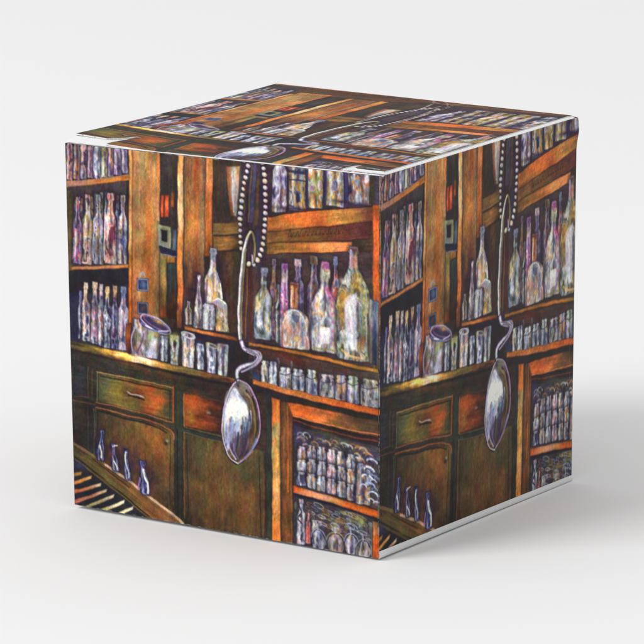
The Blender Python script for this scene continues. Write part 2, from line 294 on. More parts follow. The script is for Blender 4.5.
["L",[88.8,160.0,85.0,181.7,87.0,202.9],6.3235163802299095,"4a3848",{"a":0.6,"w1":1.2000000000000002}],
["L",[188.5,149.5,187.1,171.0,188.4,192.3],7.026732453883203,"5a4638",{"a":0.6,"w1":1.2000000000000002}],
["L",[102.7,147.5,100.5,164.5,100.0,181.5],3.3803432193638385,"2c3458",{"a":0.6,"w1":1.2000000000000002}],
["L",[56.9,211.0,56.8,230.0,54.2,249.2],3.4883750926242336,"6a4c60",{"a":0.6,"w1":1.2000000000000002}],
["L",[51.4,261.6,49.1,285.3,49.9,308.7],5.682963814546929,"40404c",{"a":0.6,"w1":1.2000000000000002}],
["L",[53.4,226.5,51.9,245.0,55.3,263.1],7.746538047934592,"3a3458",{"a":0.6,"w1":1.2000000000000002}],
["L",[188.2,258.1,188.9,274.4,188.6,290.8],7.567248712059515,"4a3848",{"a":0.6,"w1":1.2000000000000002}],
["L",[165.4,227.6,162.3,236.4,168.9,244.3],3.7909373914766222,"5a4638",{"a":0.6,"w1":1.2000000000000002}],
["L",[171.3,260.7,169.2,277.3,160.8,294.6],4.25145609465337,"2c3458",{"a":0.6,"w1":1.2000000000000002}],
["L",[91.2,205.2,89.5,212.9,90.0,220.3],3.9454287376801846,"6a4c60",{"a":0.6,"w1":1.2000000000000002}],
["L",[181.6,174.3,180.4,194.7,178.9,215.2],7.229929426181912,"40404c",{"a":0.6,"w1":1.2000000000000002}],
["L",[175.5,160.1,174.9,184.7,180.8,208.8],4.814411561513067,"3a3458",{"a":0.6,"w1":1.2000000000000002}],
["L",[77.5,299.3,76.3,303.7,77.4,307.8],4.188244202988194,"4a3848",{"a":0.6,"w1":1.2000000000000002}],
["L",[180.9,209.0,179.2,222.8,178.5,236.5],4.655903806450518,"5a4638",{"a":0.6,"w1":1.2000000000000002}],
["L",[59.4,146.8,57.7,155.9,58.9,164.8],7.488737104087145,"2c3458",{"a":0.6,"w1":1.2000000000000002}],
["L",[57.9,216.9,55.5,231.9,53.2,247.0],4.0156684003974705,"6a4c60",{"a":0.6,"w1":1.2000000000000002}],
["L",[72.2,153.1,69.0,173.1,74.4,192.3],7.2254349895559855,"40404c",{"a":0.6,"w1":1.2000000000000002}],
["L",[87.5,236.9,88.0,253.6,85.9,270.6],7.071366763182258,"3a3458",{"a":0.6,"w1":1.2000000000000002}],
["L",[162.0,286.3,163.3,290.5,161.7,294.9],3.645248447151067,"4a3848",{"a":0.6,"w1":1.2000000000000002}],
["L",[64.3,222.7,61.3,242.6,59.7,262.4],6.7238299738634355,"5a4638",{"a":0.6,"w1":1.2000000000000002}],
["L",[26.9,278.5,29.1,293.5,28.8,308.7],3.4726494212228047,"2c3458",{"a":0.6,"w1":1.2000000000000002}],
["L",[173.1,259.9,174.8,273.8,169.2,288.4],6.903272237663487,"6a4c60",{"a":0.6,"w1":1.2000000000000002}],
["L",[79.5,169.5,80.0,182.6,76.0,196.2],3.670864795429275,"40404c",{"a":0.6,"w1":1.2000000000000002}],
["B",[31.9,143.7,27.4,287.1],16.5,"neck","2c2450 5a58a0 b8c8f0 38305c",{"seed":30,"cap":[0.12,"a8c0f0"]}],
["B",[47.9,137.0,43.4,285.4],16.5,"neck","3a2838 a87058 c8a080 50405c",{"seed":31,"cap":[0.12,"a86848"]}],
["B",[63.7,138.1,59.3,283.7],16.5,"neck","302850 5060a8 c0d0f0",{"seed":32,"cap":[0.12,"90a8e8"]}],
["B",[79.6,131.4,75.2,282.0],16.5,"neck","3c3040 a89050 d8d098",{"seed":33,"cap":[0.12,"c8b860"]}],
["B",[95.6,122.2,91.1,280.4],16.5,"neck","2c2450 5a58a0 b8c8f0 38305c",{"seed":34,"cap":[0.12,"7890d8"]}],
["B",[111.4,118.1,106.9,278.7],16.5,"neck","3a2838 a87058 c8a080 50405c",{"seed":35,"cap":[0.12,"e0e0f4"]}],
["B",[127.2,114.1,122.7,277.0],16.5,"neck","302850 5060a8 c0d0f0",{"seed":36,"cap":[0.12,"48408c"]}],
["B",[142.8,115.2,138.5,275.4],16.5,"neck","3c3040 a89050 d8d098",{"seed":37,"cap":[0.12,"6058a0"]}],
["B",[161.3,121.1,157.4,273.4],16.5,"neck","2c2450 5a58a0 b8c8f0 38305c",{"seed":38,"cap":[0.12,"7a3a48"]}],
["B",[176.8,124.7,173.1,271.7],16.5,"neck","3a2838 a87058 c8a080 50405c",{"seed":39,"cap":[0.12,"c8b8a8"]}],
["B",[36.9,135.5,31.3,315.4],30.2,"slim","4a3868 a090c8 c84080 d89868 98b0e0 5c3070",{"seed":50,"hl":1.2}],
["B",[68.7,127.3,63.3,312.0],33.6,"slim","4a3840 e8c8b8 d8a0b0 b09040 c8b8e0 705830",{"seed":51,"hl":1.2}],
["B",[101.8,124.2,96.6,308.4],33.6,"slim","3c3460 c8c8ec 8890c8 a07840 d8d8f0 504880",{"seed":52,"hl":1.2}],
["B",[139.6,118.0,134.6,304.3],40.3,"slim","8a4058 f0d8b8 e87870 f0e8c0 c8c8f0 e89890 f4f0e8",{"seed":53,"hl":1.2}],
["B",[176.9,119.6,172.4,300.3],30.2,"slim","3c3468 d0c8f0 f0ecf4 a07850 b8b0e0 5858a0",{"seed":54,"hl":1.2}],
["L",[122.5,171.0,117.9,225.7,115.9,295.9],3.0,"f0ecf8",{"a":0.9}],
["L",[84.1,195.5,81.1,299.7],2.4000000000000004,"d8d8f4",{"a":0.8}],
["L",[160.1,169.9,156.9,291.6],2.7,"7078c0",{"a":0.8}],
["W",[10.3,324.2,191.2,297.0,191.0,307.4,13.2,333.1],"a87040 d89060 c88058 c07838",{"seed":61}],
["P",[0.4,334.5,190.9,308.7,189.9,350.3,-2.0,408.5],"1e1c26",{"a":0.8,"soft":2}],
["P",[-1.6,395.3,37.0,390.9,32.9,523.7,-5.6,520.4],"222450",{"a":0.8,"soft":4}],
["L",[114.1,476.4,115.6,488.9,113.5,502.0],7.302206826880503,"3a3458",{"a":0.6,"w1":1.2000000000000002}],
["L",[49.8,404.9,48.7,413.4,49.1,421.7],5.1927994770946135,"4a3848",{"a":0.6,"w1":1.2000000000000002}],
["L",[131.2,407.9,130.0,427.8,130.4,447.6],5.682499622356234,"5a4638",{"a":0.6,"w1":1.2000000000000002}],
["L",[69.9,433.2,68.4,446.0,75.0,457.9],3.7529651446798233,"2c3458",{"a":0.6,"w1":1.2000000000000002}],
["L",[112.9,487.6,111.5,500.9,107.9,514.4],7.494641519330067,"6a4c60",{"a":0.6,"w1":1.2000000000000002}],
["L",[180.1,470.5,178.8,494.6,182.3,518.2],3.442641642584276,"40404c",{"a":0.6,"w1":1.2000000000000002}],
["L",[130.7,452.4,129.4,466.6,125.5,481.1],5.250913193756012,"3a3458",{"a":0.6,"w1":1.2000000000000002}],
["L",[72.0,415.0,72.0,430.8,74.5,446.4],4.360741739674607,"4a3848",{"a":0.6,"w1":1.2000000000000002}],
["L",[72.7,438.8,72.5,450.0,67.4,461.8],3.418700970147863,"5a4638",{"a":0.6,"w1":1.2000000000000002}],
["L",[105.1,423.0,106.2,443.3,107.5,463.6],6.308065986023587,"2c3458",{"a":0.6,"w1":1.2000000000000002}],
["L",[86.7,470.2,82.8,484.4,88.3,497.4],5.136696236464953,"6a4c60",{"a":0.6,"w1":1.2000000000000002}],
["L",[39.6,410.9,40.3,436.2,34.7,462.2],6.12228891942595,"40404c",{"a":0.6,"w1":1.2000000000000002}],
["L",[142.0,438.7,140.7,457.2,139.8,475.6],3.480500853990934,"3a3458",{"a":0.6,"w1":1.2000000000000002}],
["L",[48.9,454.1,48.8,464.9,49.2,475.8],5.596894432126902,"4a3848",{"a":0.6,"w1":1.2000000000000002}],
["L",[140.3,404.8,140.6,429.1,141.4,453.4],5.305151789209969,"5a4638",{"a":0.6,"w1":1.2000000000000002}],
["L",[159.2,482.6,159.1,502.2,160.4,521.6],4.756514807292525,"2c3458",{"a":0.6,"w1":1.2000000000000002}],
["L",[116.6,396.4,118.0,407.2,118.3,418.0],7.666072145682077,"6a4c60",{"a":0.6,"w1":1.2000000000000002}],
["L",[161.4,449.2,162.6,458.0,160.8,467.2],6.780567357616687,"40404c",{"a":0.6,"w1":1.2000000000000002}],
["L",[105.0,437.3,105.2,448.7,106.9,459.9],3.6879951238623425,"3a3458",{"a":0.6,"w1":1.2000000000000002}],
["L",[95.6,376.5,96.9,387.5,99.1,398.4],5.299095827409493,"4a3848",{"a":0.6,"w1":1.2000000000000002}],
["L",[71.3,468.0,69.2,493.3,69.5,518.5],3.2771111415502445,"5a4638",{"a":0.6,"w1":1.2000000000000002}],
["L",[39.9,511.7,39.2,514.6,40.9,517.2],4.249656349098792,"2c3458",{"a":0.6,"w1":1.2000000000000002}],
["L",[135.3,506.7,137.0,514.9,132.0,523.9],3.7585615425671715,"6a4c60",{"a":0.6,"w1":1.2000000000000002}],
["L",[135.9,497.9,138.2,510.5,132.6,523.9],3.66944219607581,"40404c",{"a":0.6,"w1":1.2000000000000002}],
["L",[78.4,433.4,75.4,457.3,75.3,480.9],4.154737537606076,"3a3458",{"a":0.6,"w1":1.2000000000000002}],
["L",[156.0,519.2,152.4,522.5,155.4,525.0],7.001701844847167,"4a3848",{"a":0.6,"w1":1.2000000000000002}],
["L",[166.5,374.0,166.8,385.2,166.8,396.5],4.510334394067187,"5a4638",{"a":0.6,"w1":1.2000000000000002}],
["L",[73.0,435.3,75.4,452.4,72.6,470.1],4.108014074766369,"2c3458",{"a":0.6,"w1":1.2000000000000002}],
["L",[178.2,483.9,178.0,497.6,178.2,511.2],7.034693210333939,"6a4c60",{"a":0.6,"w1":1.2000000000000002}],
["L",[37.9,385.1,37.6,406.2,30.4,428.2],3.7500596336221133,"40404c",{"a":0.6,"w1":1.2000000000000002}],
["L",[181.1,441.6,180.5,464.2,177.5,487.2],3.2989415059477247,"3a3458",{"a":0.6,"w1":1.2000000000000002}],
["L",[166.9,432.7,166.8,441.3,164.0,450.2],3.362718741625108,"4a3848",{"a":0.6,"w1":1.2000000000000002}],
["L",[58.0,437.0,61.0,453.2,61.0,469.8],4.789495198284809,"5a4638",{"a":0.6,"w1":1.2000000000000002}],
["L",[127.0,389.2,125.8,401.7,127.6,413.9],4.071950269851537,"2c3458",{"a":0.6,"w1":1.2000000000000002}],
["L",[67.1,442.8,66.8,450.2,65.1,457.8],3.7800992873592922,"6a4c60",{"a":0.6,"w1":1.2000000000000002}],
["L",[133.7,490.4,131.6,507.1,137.9,522.8],3.2222217743661523,"40404c",{"a":0.6,"w1":1.2000000000000002}],
["L",[98.2,425.0,97.0,443.5,95.6,462.1],6.9109555993309435,"3a3458",{"a":0.6,"w1":1.2000000000000002}],
["L",[70.7,432.5,68.6,457.4,67.8,482.2],6.369696620790972,"4a3848",{"a":0.6,"w1":1.2000000000000002}],
["L",[117.1,461.2,118.4,469.2,113.4,478.0],3.2953954364193585,"5a4638",{"a":0.6,"w1":1.2000000000000002}],
["L",[73.0,517.8,76.3,518.2,72.5,519.6],6.036747716093466,"2c3458",{"a":0.6,"w1":1.2000000000000002}],
["B",[40.4,382.7,36.5,512.7],20.5,"slim","241c50 3a3c8c 7088c8 d0d8f0 4a3a80 8890b8",{"seed":70,"cap":[0.2,"4858a0"],"hl":1.2}],
["B",[57.1,359.8,52.4,516.1],27.4,"slim","3a3868 b8c8e8 e8e4f0 c88868 505890 d0b070",{"seed":71,"cap":[0.2,"e8d8c0"],"hl":1.2}],
["B",[85.8,354.0,81.1,520.5],30.8,"slim","3a3c70 c8b8e8 e8a8c0 8890c8 a07050 505898",{"seed":72,"cap":[0.2,"e8d0b0"],"hl":1.2}],
["B",[104.8,357.1,100.1,523.5],23.9,"slim","2c3050 9098c8 d8d8ec a06850",{"seed":73,"cap":[0.2,"f0e0d8"],"hl":1.2}],
["B",[123.6,362.9,119.1,526.5],27.4,"slim","282850 7080b8 c8d0ec 505048 3a3c80",{"seed":74,"cap":[0.2,"c8a870"],"hl":1.2}],
["B",[147.4,357.6,143.0,526.2],27.4,"slim","2c2450 6068b0 a898d0 7a3860 383878",{"seed":75,"cap":[0.2,"d8a880"],"hl":1.2}],
["B",[174.1,357.3,169.8,526.9],34.2,"slim","6a68b0 f0e8f8 e8b8e0 c8b0e8 a0a0d8 f4f0f4",{"seed":76,"cap":[0.2,"6878c0"],"hl":1.2}],
["W",[199.7,-49.9,187.4,452.5,198.4,451.2,210.4,-50.8],"d8a060 e0a868 d89858 e0b880 d09050 c06828 c86020",{"seed":90,"out":0.45,"dens":0.5}],
["W",[211.1,-76.0,198.1,464.3,284.2,454.1,295.2,-82.9],"9a8458 a88050 b07a48 a86a38 8a5028 6a4028",{"cross":"706c50 a08860 c07840 9a8458 c89060 b87040","seed":91,"mix":0.55}],
["W",[283.0,-81.9,277.6,176.2,289.9,175.0,295.2,-82.9],"d07838 c88050 d8a070",{"seed":92,"out":0.3}],
["D",[267.1,90.7],15.0,66.0,"d89858",0.55,{}],
["D",[247.7,135.8],12.0,75.0,"c87838",0.5,{}],
["D",[258.7,198.6],18.0,66.0,"c87030",0.55,{}],
["D",[234.6,35.4],12.0,54.0,"a08c60",0.5,{}],
["D",[265.2,40.3],7.5,48.0,"8c5c58",0.5,{}],
["D",[220.2,125.7],12.0,120.0,"6c6c50",0.45,{}],
["D",[244.8,264.2],27.0,66.0,"a05a28",0.5,{}],
["D",[258.7,340.1],21.0,75.0,"8a4420",0.5,{}],
["W",[294.7,-57.8,284.2,454.1,338.5,447.7,347.8,-62.3],"3c342e 3a322e 342c2c 3c3030 2c2824 3a2c20",{"cross":"2a2426 443a34 383434 2c2a2c","seed":93,"out":0.4}],
["W",[294.3,108.5,293.2,164.5,302.4,163.6,303.5,107.6],"c04828 e06038 c84828",{"seed":94,"out":0.3}],
["W",[306.6,107.3,305.5,163.3,317.7,162.1,318.8,106.1],"b84828 e86c40 d05030",{"seed":95,"out":0.3}],
["W",[325.1,97.9,324.4,136.0,333.5,135.1,334.2,97.1],"7a4a28 a86030",{"seed":96,"out":0.3}],
["W",[288.3,251.9,284.7,428.0,306.5,425.4,309.9,249.6],"7a6840 8a7444 6a4c28 7a3c20",{"seed":97}],
["W",[309.7,259.9,309.3,280.5,337.0,277.5,337.4,257.0],"9a6c38 805028",{"seed":98}],
["W",[312.4,280.1,309.6,425.1,337.4,421.8,340.0,277.2],"30383a 303434 38241c 3a1e14",{"seed":99}],
["P",[283.6,183.3,323.4,186.9,322.3,243.2,285.6,236.8],"70705c",{}],
["P",[283.6,183.3,323.4,186.9,322.3,243.2,285.6,236.8],"b8b89c",{"a":0.3,"soft":3}],
["P",[294.1,197.6,312.4,199.5,311.9,226.4,293.5,224.4],"241c26",{}],
["L",[286.6,186.8,320.2,191.1,319.3,238.4],3.5999999999999996,"a8a078",{"sm":False}],
["L",[286.6,185.5,285.6,234.2,316.2,241.3],3.0,"8c98a0",{"sm":False}],
["L",[292.6,196.4,314.0,198.1],2.0999999999999996,"38343a",{}],
["W",[326.4,189.2,325.2,253.2,340.5,254.1,341.6,190.2],"3c4858 54687c 404c60",{"seed":100}],
["P",[285.5,239.4,340.6,246.4,340.3,261.8,291.3,259.3],"20203c",{"a":0.9}],
["L",[291.3,259.3,340.4,260.5],2.0999999999999996,"7880a8",{}],
["P",[218.5,329.0,252.7,327.8,252.0,361.6,217.7,362.8],"2c3048",{}],
["L",[221.6,331.3,249.6,330.8,250.5,359.2,220.9,359.9,221.6,331.3],2.7,"7884b8",{"sm":False,"a":0.9}],
["D",[236.8,345.1],9.0,12.0,"4a5ca0",0.7,{}],
["P",[217.1,391.5,251.4,390.2,250.6,424.1,216.3,425.5],"2c3048",{}],
["L",[220.1,393.8,248.2,393.2,249.1,421.7,219.5,422.5,220.1,393.8],2.7,"8078a0",{"sm":False,"a":0.9}],
["D",[235.4,407.7],9.0,12.0,"5a3c48",0.7,{}],
["D",[234.4,316.9],9.0,6.0,"9098a8",0.7,{}],
["L",[227.9,325.4,234.5,311.7,243.5,323.7],1.7999999999999998,"9aa0b8",{}],
["W",[347.8,-62.3,338.5,447.7,357.0,445.5,365.9,-63.8],"c88848 d89860 f0c898 e8b880 d88848 c87038 3c2830",{"seed":101,"out":0.45,"dens":0.5}],
["W",[367.4,-63.9,358.5,445.3,422.9,437.6,430.4,-69.2],"6a5040 7a5444 a87040 b87840 7a4830 382430 301e2c",{"cross":"6c6458 806c5c a04c28 a87848 8a6038 6c5a40","seed":102,"mix":0.5}],
["D",[398.9,33.2],6.0,78.0,"b04820",0.6,{}],
["D",[387.5,172.9],15.0,66.0,"d08038",0.6,{}],
["D",[411.4,195.8],9.0,75.0,"907048",0.5,{}],
["D",[390.9,338.3],27.0,72.0,"241828",0.75,{}],
["W",[430.4,-69.2,425.7,252.8,448.3,250.4,452.8,-71.0],"c87838 d08848 d89058 c87040 b06030 905020",{"seed":103,"out":0.5}],
["W",[452.8,-71.0,449.5,164.2,540.7,155.1,543.1,-78.6],"40342c 483c30 30282a 382c28",{"cross":"3c3428 504430 342c30 4a3830 503828","seed":104}],
["W",[490.3,15.0,503.7,141.2,523.1,139.3,533.4,11.2],"a87850 c08860 905838 6a4838",{"cross":"b07040 d09870 c8d4e4 a0b4cc 7a4a30 6a3c28","seed":105,"mix":0.6}],
["L",[509.5,28.2,511.9,72.8,514.3,127.6],3.9000000000000004,"b8c8dc",{"a":0.8}],
["W",[451.0,164.0,534.8,150.6,534.5,183.3,450.6,194.4],"6a5030 7a5c34 5a4028",{"seed":106}],
["W",[450.6,196.9,534.5,185.8,534.1,221.1,450.1,235.0],"7a5430 8a6034 4a3428",{"seed":107}],
["W",[450.1,235.0,447.1,447.7,531.8,437.5,534.0,226.2],"443428 302428 241c28 2c2028",{"cross":"2c2424 4c3c28 6a4828 3c2a28 241a28 201824","seed":108}],
["W",[536.7,-28.7,531.6,463.2,615.4,453.1,618.9,-35.9],"3c3036 383038 443034 482e28 36282a",{"cross":"3a2a2c 30283c 4a3a40 2c2234 402a2c","seed":109}],
["L",[557.2,-10.8,550.8,39.4,543.9,132.2],4.800000000000001,"6a4428",{"a":0.7}],
["L",[580.6,-7.9,572.7,54.7,564.5,147.7],9.0,"50487c",{"a":0.7}],
["L",[568.8,5.5,562.3,68.1,557.1,148.4],4.800000000000001,"6c6048",{"a":0.7}],
["L",[586.1,41.1,579.2,153.7],7.5,"6a4a28",{"a":0.7}],
["D",[535.4,95.5],9.0,90.0,"3c4c64",0.6,{}],
["L",[551.5,269.8,550.7,345.9,546.7,448.6],3.5999999999999996,"8a5028",{"a":0.8}],
["L",[562.1,248.4,561.7,446.8],6.6000000000000005,"4c2418",{"a":0.8}],
["D",[584.6,215.8],6.0,78.0,"303860",0.7,{}],
["W",[607.8,-108.4,943.3,-135.9,944.8,95.3,605.8,143.6],"3c2c38 44323a 40323e 443c50",{"seed":120}],
["L",[684.0,93.8,683.9,101.2,686.4,108.3],5.9363705419327,"3a3458",{"a":0.6,"w1":1.2000000000000002}],
["L",[843.3,32.7,842.7,44.7,848.0,56.1],3.759887365020726,"4a3848",{"a":0.6,"w1":1.2000000000000002}],
["L",[876.2,4.6,877.7,18.3,872.2,32.6],5.783221488909817,"5a4638",{"a":0.6,"w1":1.2000000000000002}],
["L",[795.2,12.8,793.8,24.7,791.8,36.5],3.691988643136418,"2c3458",{"a":0.6,"w1":1.2000000000000002}],
["L",[667.2,107.3,668.3,109.2,664.4,111.7],6.741670010666542,"6a4c60",{"a":0.6,"w1":1.2000000000000002}],
["L",[625.0,68.7,628.9,75.3,625.6,82.5],7.730997133460106,"40404c",{"a":0.6,"w1":1.2000000000000002}],
["L",[695.0,84.4,695.6,95.4,694.9,106.7],4.914935058733683,"3a3458",{"a":0.6,"w1":1.2000000000000002}],
["L",[857.2,33.7,856.4,53.7,857.2,73.6],3.415323304330584,"4a3848",{"a":0.6,"w1":1.2000000000000002}],
["L",[651.6,27.2,653.4,50.6,652.7,74.2],5.71719358124523,"5a4638",{"a":0.6,"w1":1.2000000000000002}],
["L",[805.5,68.1,805.1,77.9,803.4,87.8],3.1704433524495856,"2c3458",{"a":0.6,"w1":1.2000000000000002}],
["L",[779.5,70.5,778.7,78.3,776.2,86.3],4.17259616139796,"6a4c60",{"a":0.6,"w1":1.2000000000000002}],
["L",[851.7,15.1,856.3,32.3,851.2,50.5],7.508636889431289,"40404c",{"a":0.6,"w1":1.2000000000000002}],
["L",[894.4,-13.0,893.2,8.2,893.7,29.3],4.840363517122153,"3a3458",{"a":0.6,"w1":1.2000000000000002}],
["L",[769.0,89.7,768.9,91.8,766.1,94.1],7.079904155453729,"4a3848",{"a":0.6,"w1":1.2000000000000002}],
["L",[770.3,34.8,770.4,55.3,769.3,76.1],4.974641355741007,"5a4638",{"a":0.6,"w1":1.2000000000000002}],
["L",[906.6,51.2,906.3,59.0,902.8,67.0],6.374121970166296,"2c3458",{"a":0.6,"w1":1.2000000000000002}],
["L",[716.7,32.0,716.5,54.7,718.2,77.3],7.313141543446672,"6a4c60",{"a":0.6,"w1":1.2000000000000002}],
["L",[716.3,1.4,717.6,17.2,717.1,33.2],7.632756225668836,"40404c",{"a":0.6,"w1":1.2000000000000002}],
["L",[844.5,56.7,846.3,68.6,846.8,80.6],7.67687749865109,"3a3458",{"a":0.6,"w1":1.2000000000000002}],
["L",[729.1,0.2,728.0,11.3,725.4,22.5],6.889508314139289,"4a3848",{"a":0.6,"w1":1.2000000000000002}],
["L",[636.2,52.1,635.7,73.2,635.6,94.2],4.162116826828488,"5a4638",{"a":0.6,"w1":1.2000000000000002}],
["L",[643.3,93.0,644.2,102.9,641.7,113.0],6.889370540075979,"2c3458",{"a":0.6,"w1":1.2000000000000002}],
["L",[792.1,80.9,792.2,85.4,793.5,89.7],4.452086940001893,"6a4c60",{"a":0.6,"w1":1.2000000000000002}],
["L",[860.6,44.3,861.0,61.1,858.1,78.3],5.269575144274977,"40404c",{"a":0.6,"w1":1.2000000000000002}],
["L",[810.4,8.7,806.7,16.4,812.4,23.2],7.283199721432852,"3a3458",{"a":0.6,"w1":1.2000000000000002}],
["L",[754.1,33.8,755.0,51.5,754.1,69.3],6.787248549869971,"4a3848",{"a":0.6,"w1":1.2000000000000002}],
["L",[765.1,10.4,766.5,27.4,767.3,44.5],7.768819238076803,"5a4638",{"a":0.6,"w1":1.2000000000000002}],
["L",[683.2,43.4,681.3,57.8,678.9,72.3],5.294118288501871,"2c3458",{"a":0.6,"w1":1.2000000000000002}],
["L",[778.3,14.6,777.0,23.9,777.1,33.0],4.52496097609243,"6a4c60",{"a":0.6,"w1":1.2000000000000002}],
["L",[818.2,44.5,821.1,64.6,824.3,84.8],6.083277792745066,"40404c",{"a":0.6,"w1":1.2000000000000002}],
["L",[832.0,44.1,829.3,61.2,835.5,77.5],6.731433574216869,"3a3458",{"a":0.6,"w1":1.2000000000000002}],
["L",[796.5,17.2,796.2,28.2,794.9,39.4],3.061670755105937,"4a3848",{"a":0.6,"w1":1.2000000000000002}],
["L",[667.8,3.5,669.5,15.1,662.6,27.4],6.720063024173321,"5a4638",{"a":0.6,"w1":1.2000000000000002}],
["L",[802.4,1.1,802.3,23.1,807.4,44.8],6.089473053076771,"2c3458",{"a":0.6,"w1":1.2000000000000002}],
["L",[768.8,5.4,768.5,23.3,768.4,41.1],7.465640846341165,"6a4c60",{"a":0.6,"w1":1.2000000000000002}],
["L",[885.0,49.5,885.6,61.6,884.1,73.9],3.9229406197222803,"40404c",{"a":0.6,"w1":1.2000000000000002}],
["L",[664.3,43.6,663.8,50.6,665.0,57.4],6.548403527484771,"3a3458",{"a":0.6,"w1":1.2000000000000002}],
["L",[790.2,66.1,790.0,78.2,791.4,90.1],5.385649680360265,"4a3848",{"a":0.6,"w1":1.2000000000000002}],
["L",[718.5,74.1,717.8,86.2,714.0,98.7],3.6050200950179256,"5a4638",{"a":0.6,"w1":1.2000000000000002}],
["L",[678.4,91.4,679.3,100.4,677.1,109.6],5.76179839228393,"2c3458",{"a":0.6,"w1":1.2000000000000002}],
["B",[653.9,-58.5,645.6,117.2],45.0,"wine","3a2c60 7860b0 c8c8ec f0ecf4 8a78c0 a07858",{"seed":121,"hl":1.6}],
["B",[700.2,-89.3,699.5,109.5],51.0,"box","282848 505c90 c89040 d8a858 98a8c8 3c3c60 e0dcd0",{"seed":122}],
["L",[673.7,33.0,728.6,32.8],3.0,"2c2c58",{}],
["L",[676.7,10.6,725.8,13.5],7.5,"2a2850",{"a":0.9}],
["B",[753.3,-93.7,753.0,96.9],45.0,"box","a8a0c8 f0ecf4 d8a050 c88848 a0b070 e8dcd0 c8a8c0",{"seed":123,"hl":0.8}],
["B",[808.8,-98.4,808.9,86.5],54.0,"box","8a94c0 e8ecf4 c89850 d8b060 a0a868 c8b0c0 50406a",{"seed":124,"hl":0.8}],
["B",[882.1,-104.5,882.7,74.5],72.0,"box","4a5080 c8d4ec e8e8f0 c88040 707ca8 a06848 302c50",{"seed":125,"hl":0.8}],
["L",[783.2,-25.9,783.2,84.1],4.800000000000001,"3a2c70",{}],
["L",[841.4,-26.2,843.1,75.9],7.199999999999999,"3c2c78",{}],
["L",[730.2,-21.2,729.9,96.7],4.800000000000001,"302860",{}],
["P",[907.6,-36.9,924.4,-38.4,925.0,68.0,908.1,69.6],"38342c",{}],
["D",[699.5,104.6],90.0,6.0,"302030",0.8,{}],
["D",[854.4,72.4],84.0,6.0,"302438",0.8,{}],
["W",[611.8,130.5,716.9,107.8,826.0,88.6,922.2,73.1,922.4,113.3,716.8,149.9,611.5,170.5],"a86030 c07038 d87030 d87838 c88848 a07038 6a4030",{"seed":130}],
["L",[617.7,129.9,716.9,108.5,919.4,74.6],2.0999999999999996,"281c20",{}],
["D",[745.8,117.3],48.0,10.5,"e0703c",0.7,{"ang":-0.1}],
["D",[667.3,147.4],48.0,9.0,"a87838",0.6,{"ang":-0.1}],
["D",[860.2,103.6],42.0,12.0,"c08848",0.5,{}],
["W",[611.5,170.5,716.8,149.9,922.4,113.3,922.6,158.5,611.3,198.0],"7a5030 8a5c34 7a4c2c 6a3c2c 5c3030 4c2c2c",{"seed":131}],
["L",[675.9,176.4,679.5,160.1,683.6,165.6,682.4,175.7,687.6,173.9],2.25,"3c2418",{"a":0.85}],
["L",[677.7,176.2,681.3,161.9,685.3,167.5],1.5,"b08848",{"a":0.5}],
["L",[687.6,174.4,691.1,164.1,695.2,167.4,694.0,173.7,699.3,172.0],2.25,"4a3020",{"a":0.85}],
["L",[689.4,174.2,692.9,165.1,696.9,168.5],1.5,"b08848",{"a":0.5}],
["L",[699.3,172.4,702.8,160.1,706.8,164.2,705.7,171.7,710.9,170.0],2.25,"3c2418",{"a":0.85}],
["L",[701.0,172.2,704.5,161.4,708.6,165.5],1.5,"b08848",{"a":0.5}],
["L",[710.9,170.4,714.4,152.2,718.5,158.5,717.3,169.8,722.5,168.0],2.25,"4a3020",{"a":0.85}],
["L",[712.6,170.2,716.2,154.2,720.2,160.5],1.5,"b08848",{"a":0.5}],
["L",[722.5,168.4,726.0,158.2,730.0,161.5,728.9,167.8,734.1,166.0],2.25,"3c2418",{"a":0.85}],
["L",[724.2,168.3,727.7,159.2,731.8,162.5],1.5,"b08848",{"a":0.5}],
["L",[734.1,166.5,737.6,150.3,741.6,155.8,740.5,165.8,745.7,164.0],2.25,"4a3020",{"a":0.85}],
["L",[735.8,166.3,739.3,152.1,743.4,157.6],1.5,"b08848",{"a":0.5}],
["L",[745.7,164.5,749.1,154.2,753.2,157.5,752.0,163.8,757.2,162.1],2.25,"3c2418",{"a":0.85}],
["L",[747.4,164.3,750.9,155.3,754.9,158.6],1.5,"b08848",{"a":0.5}],
["L",[757.2,162.5,760.7,144.4,764.7,150.6,763.6,161.9,768.7,160.1],2.25,"4a3020",{"a":0.85}],
["L",[758.9,162.3,762.4,146.4,766.4,152.7],1.5,"b08848",{"a":0.5}],
["L",[768.7,160.6,772.2,148.3,776.2,152.4,775.1,159.9,780.3,158.1],2.25,"3c2418",{"a":0.85}],
["L",[770.5,160.4,773.9,149.6,778.0,153.7],1.5,"b08848",{"a":0.5}],
["L",[780.3,158.6,783.7,148.4,787.7,151.7,786.6,157.9,791.7,156.2],2.25,"4a3020",{"a":0.85}],
["L",[782.0,158.4,785.4,149.4,789.5,152.7],1.5,"b08848",{"a":0.5}],
["L",[791.7,156.6,795.2,140.5,799.2,146.0,798.1,156.0,803.2,154.2],2.25,"3c2418",{"a":0.85}],
["L",[793.5,156.5,796.9,142.3,800.9,147.8],1.5,"b08848",{"a":0.5}],
["L",[803.2,154.7,806.7,142.5,810.7,146.5,809.5,154.0,814.7,152.3],2.25,"4a3020",{"a":0.85}],
["L",[804.9,154.5,808.4,143.8,812.4,147.8],1.5,"b08848",{"a":0.5}],
["L",[814.7,152.7,818.1,134.7,822.1,140.9,821.0,152.1,826.1,150.3],2.25,"3c2418",{"a":0.85}],
["L",[816.4,152.5,819.8,136.7,823.8,142.9],1.5,"b08848",{"a":0.5}],
["L",[826.1,150.8,829.5,140.6,833.5,143.9,832.4,150.1,837.5,148.4],2.25,"4a3020",{"a":0.85}],
["L",[827.8,150.6,831.2,141.6,835.2,144.9],1.5,"b08848",{"a":0.5}],
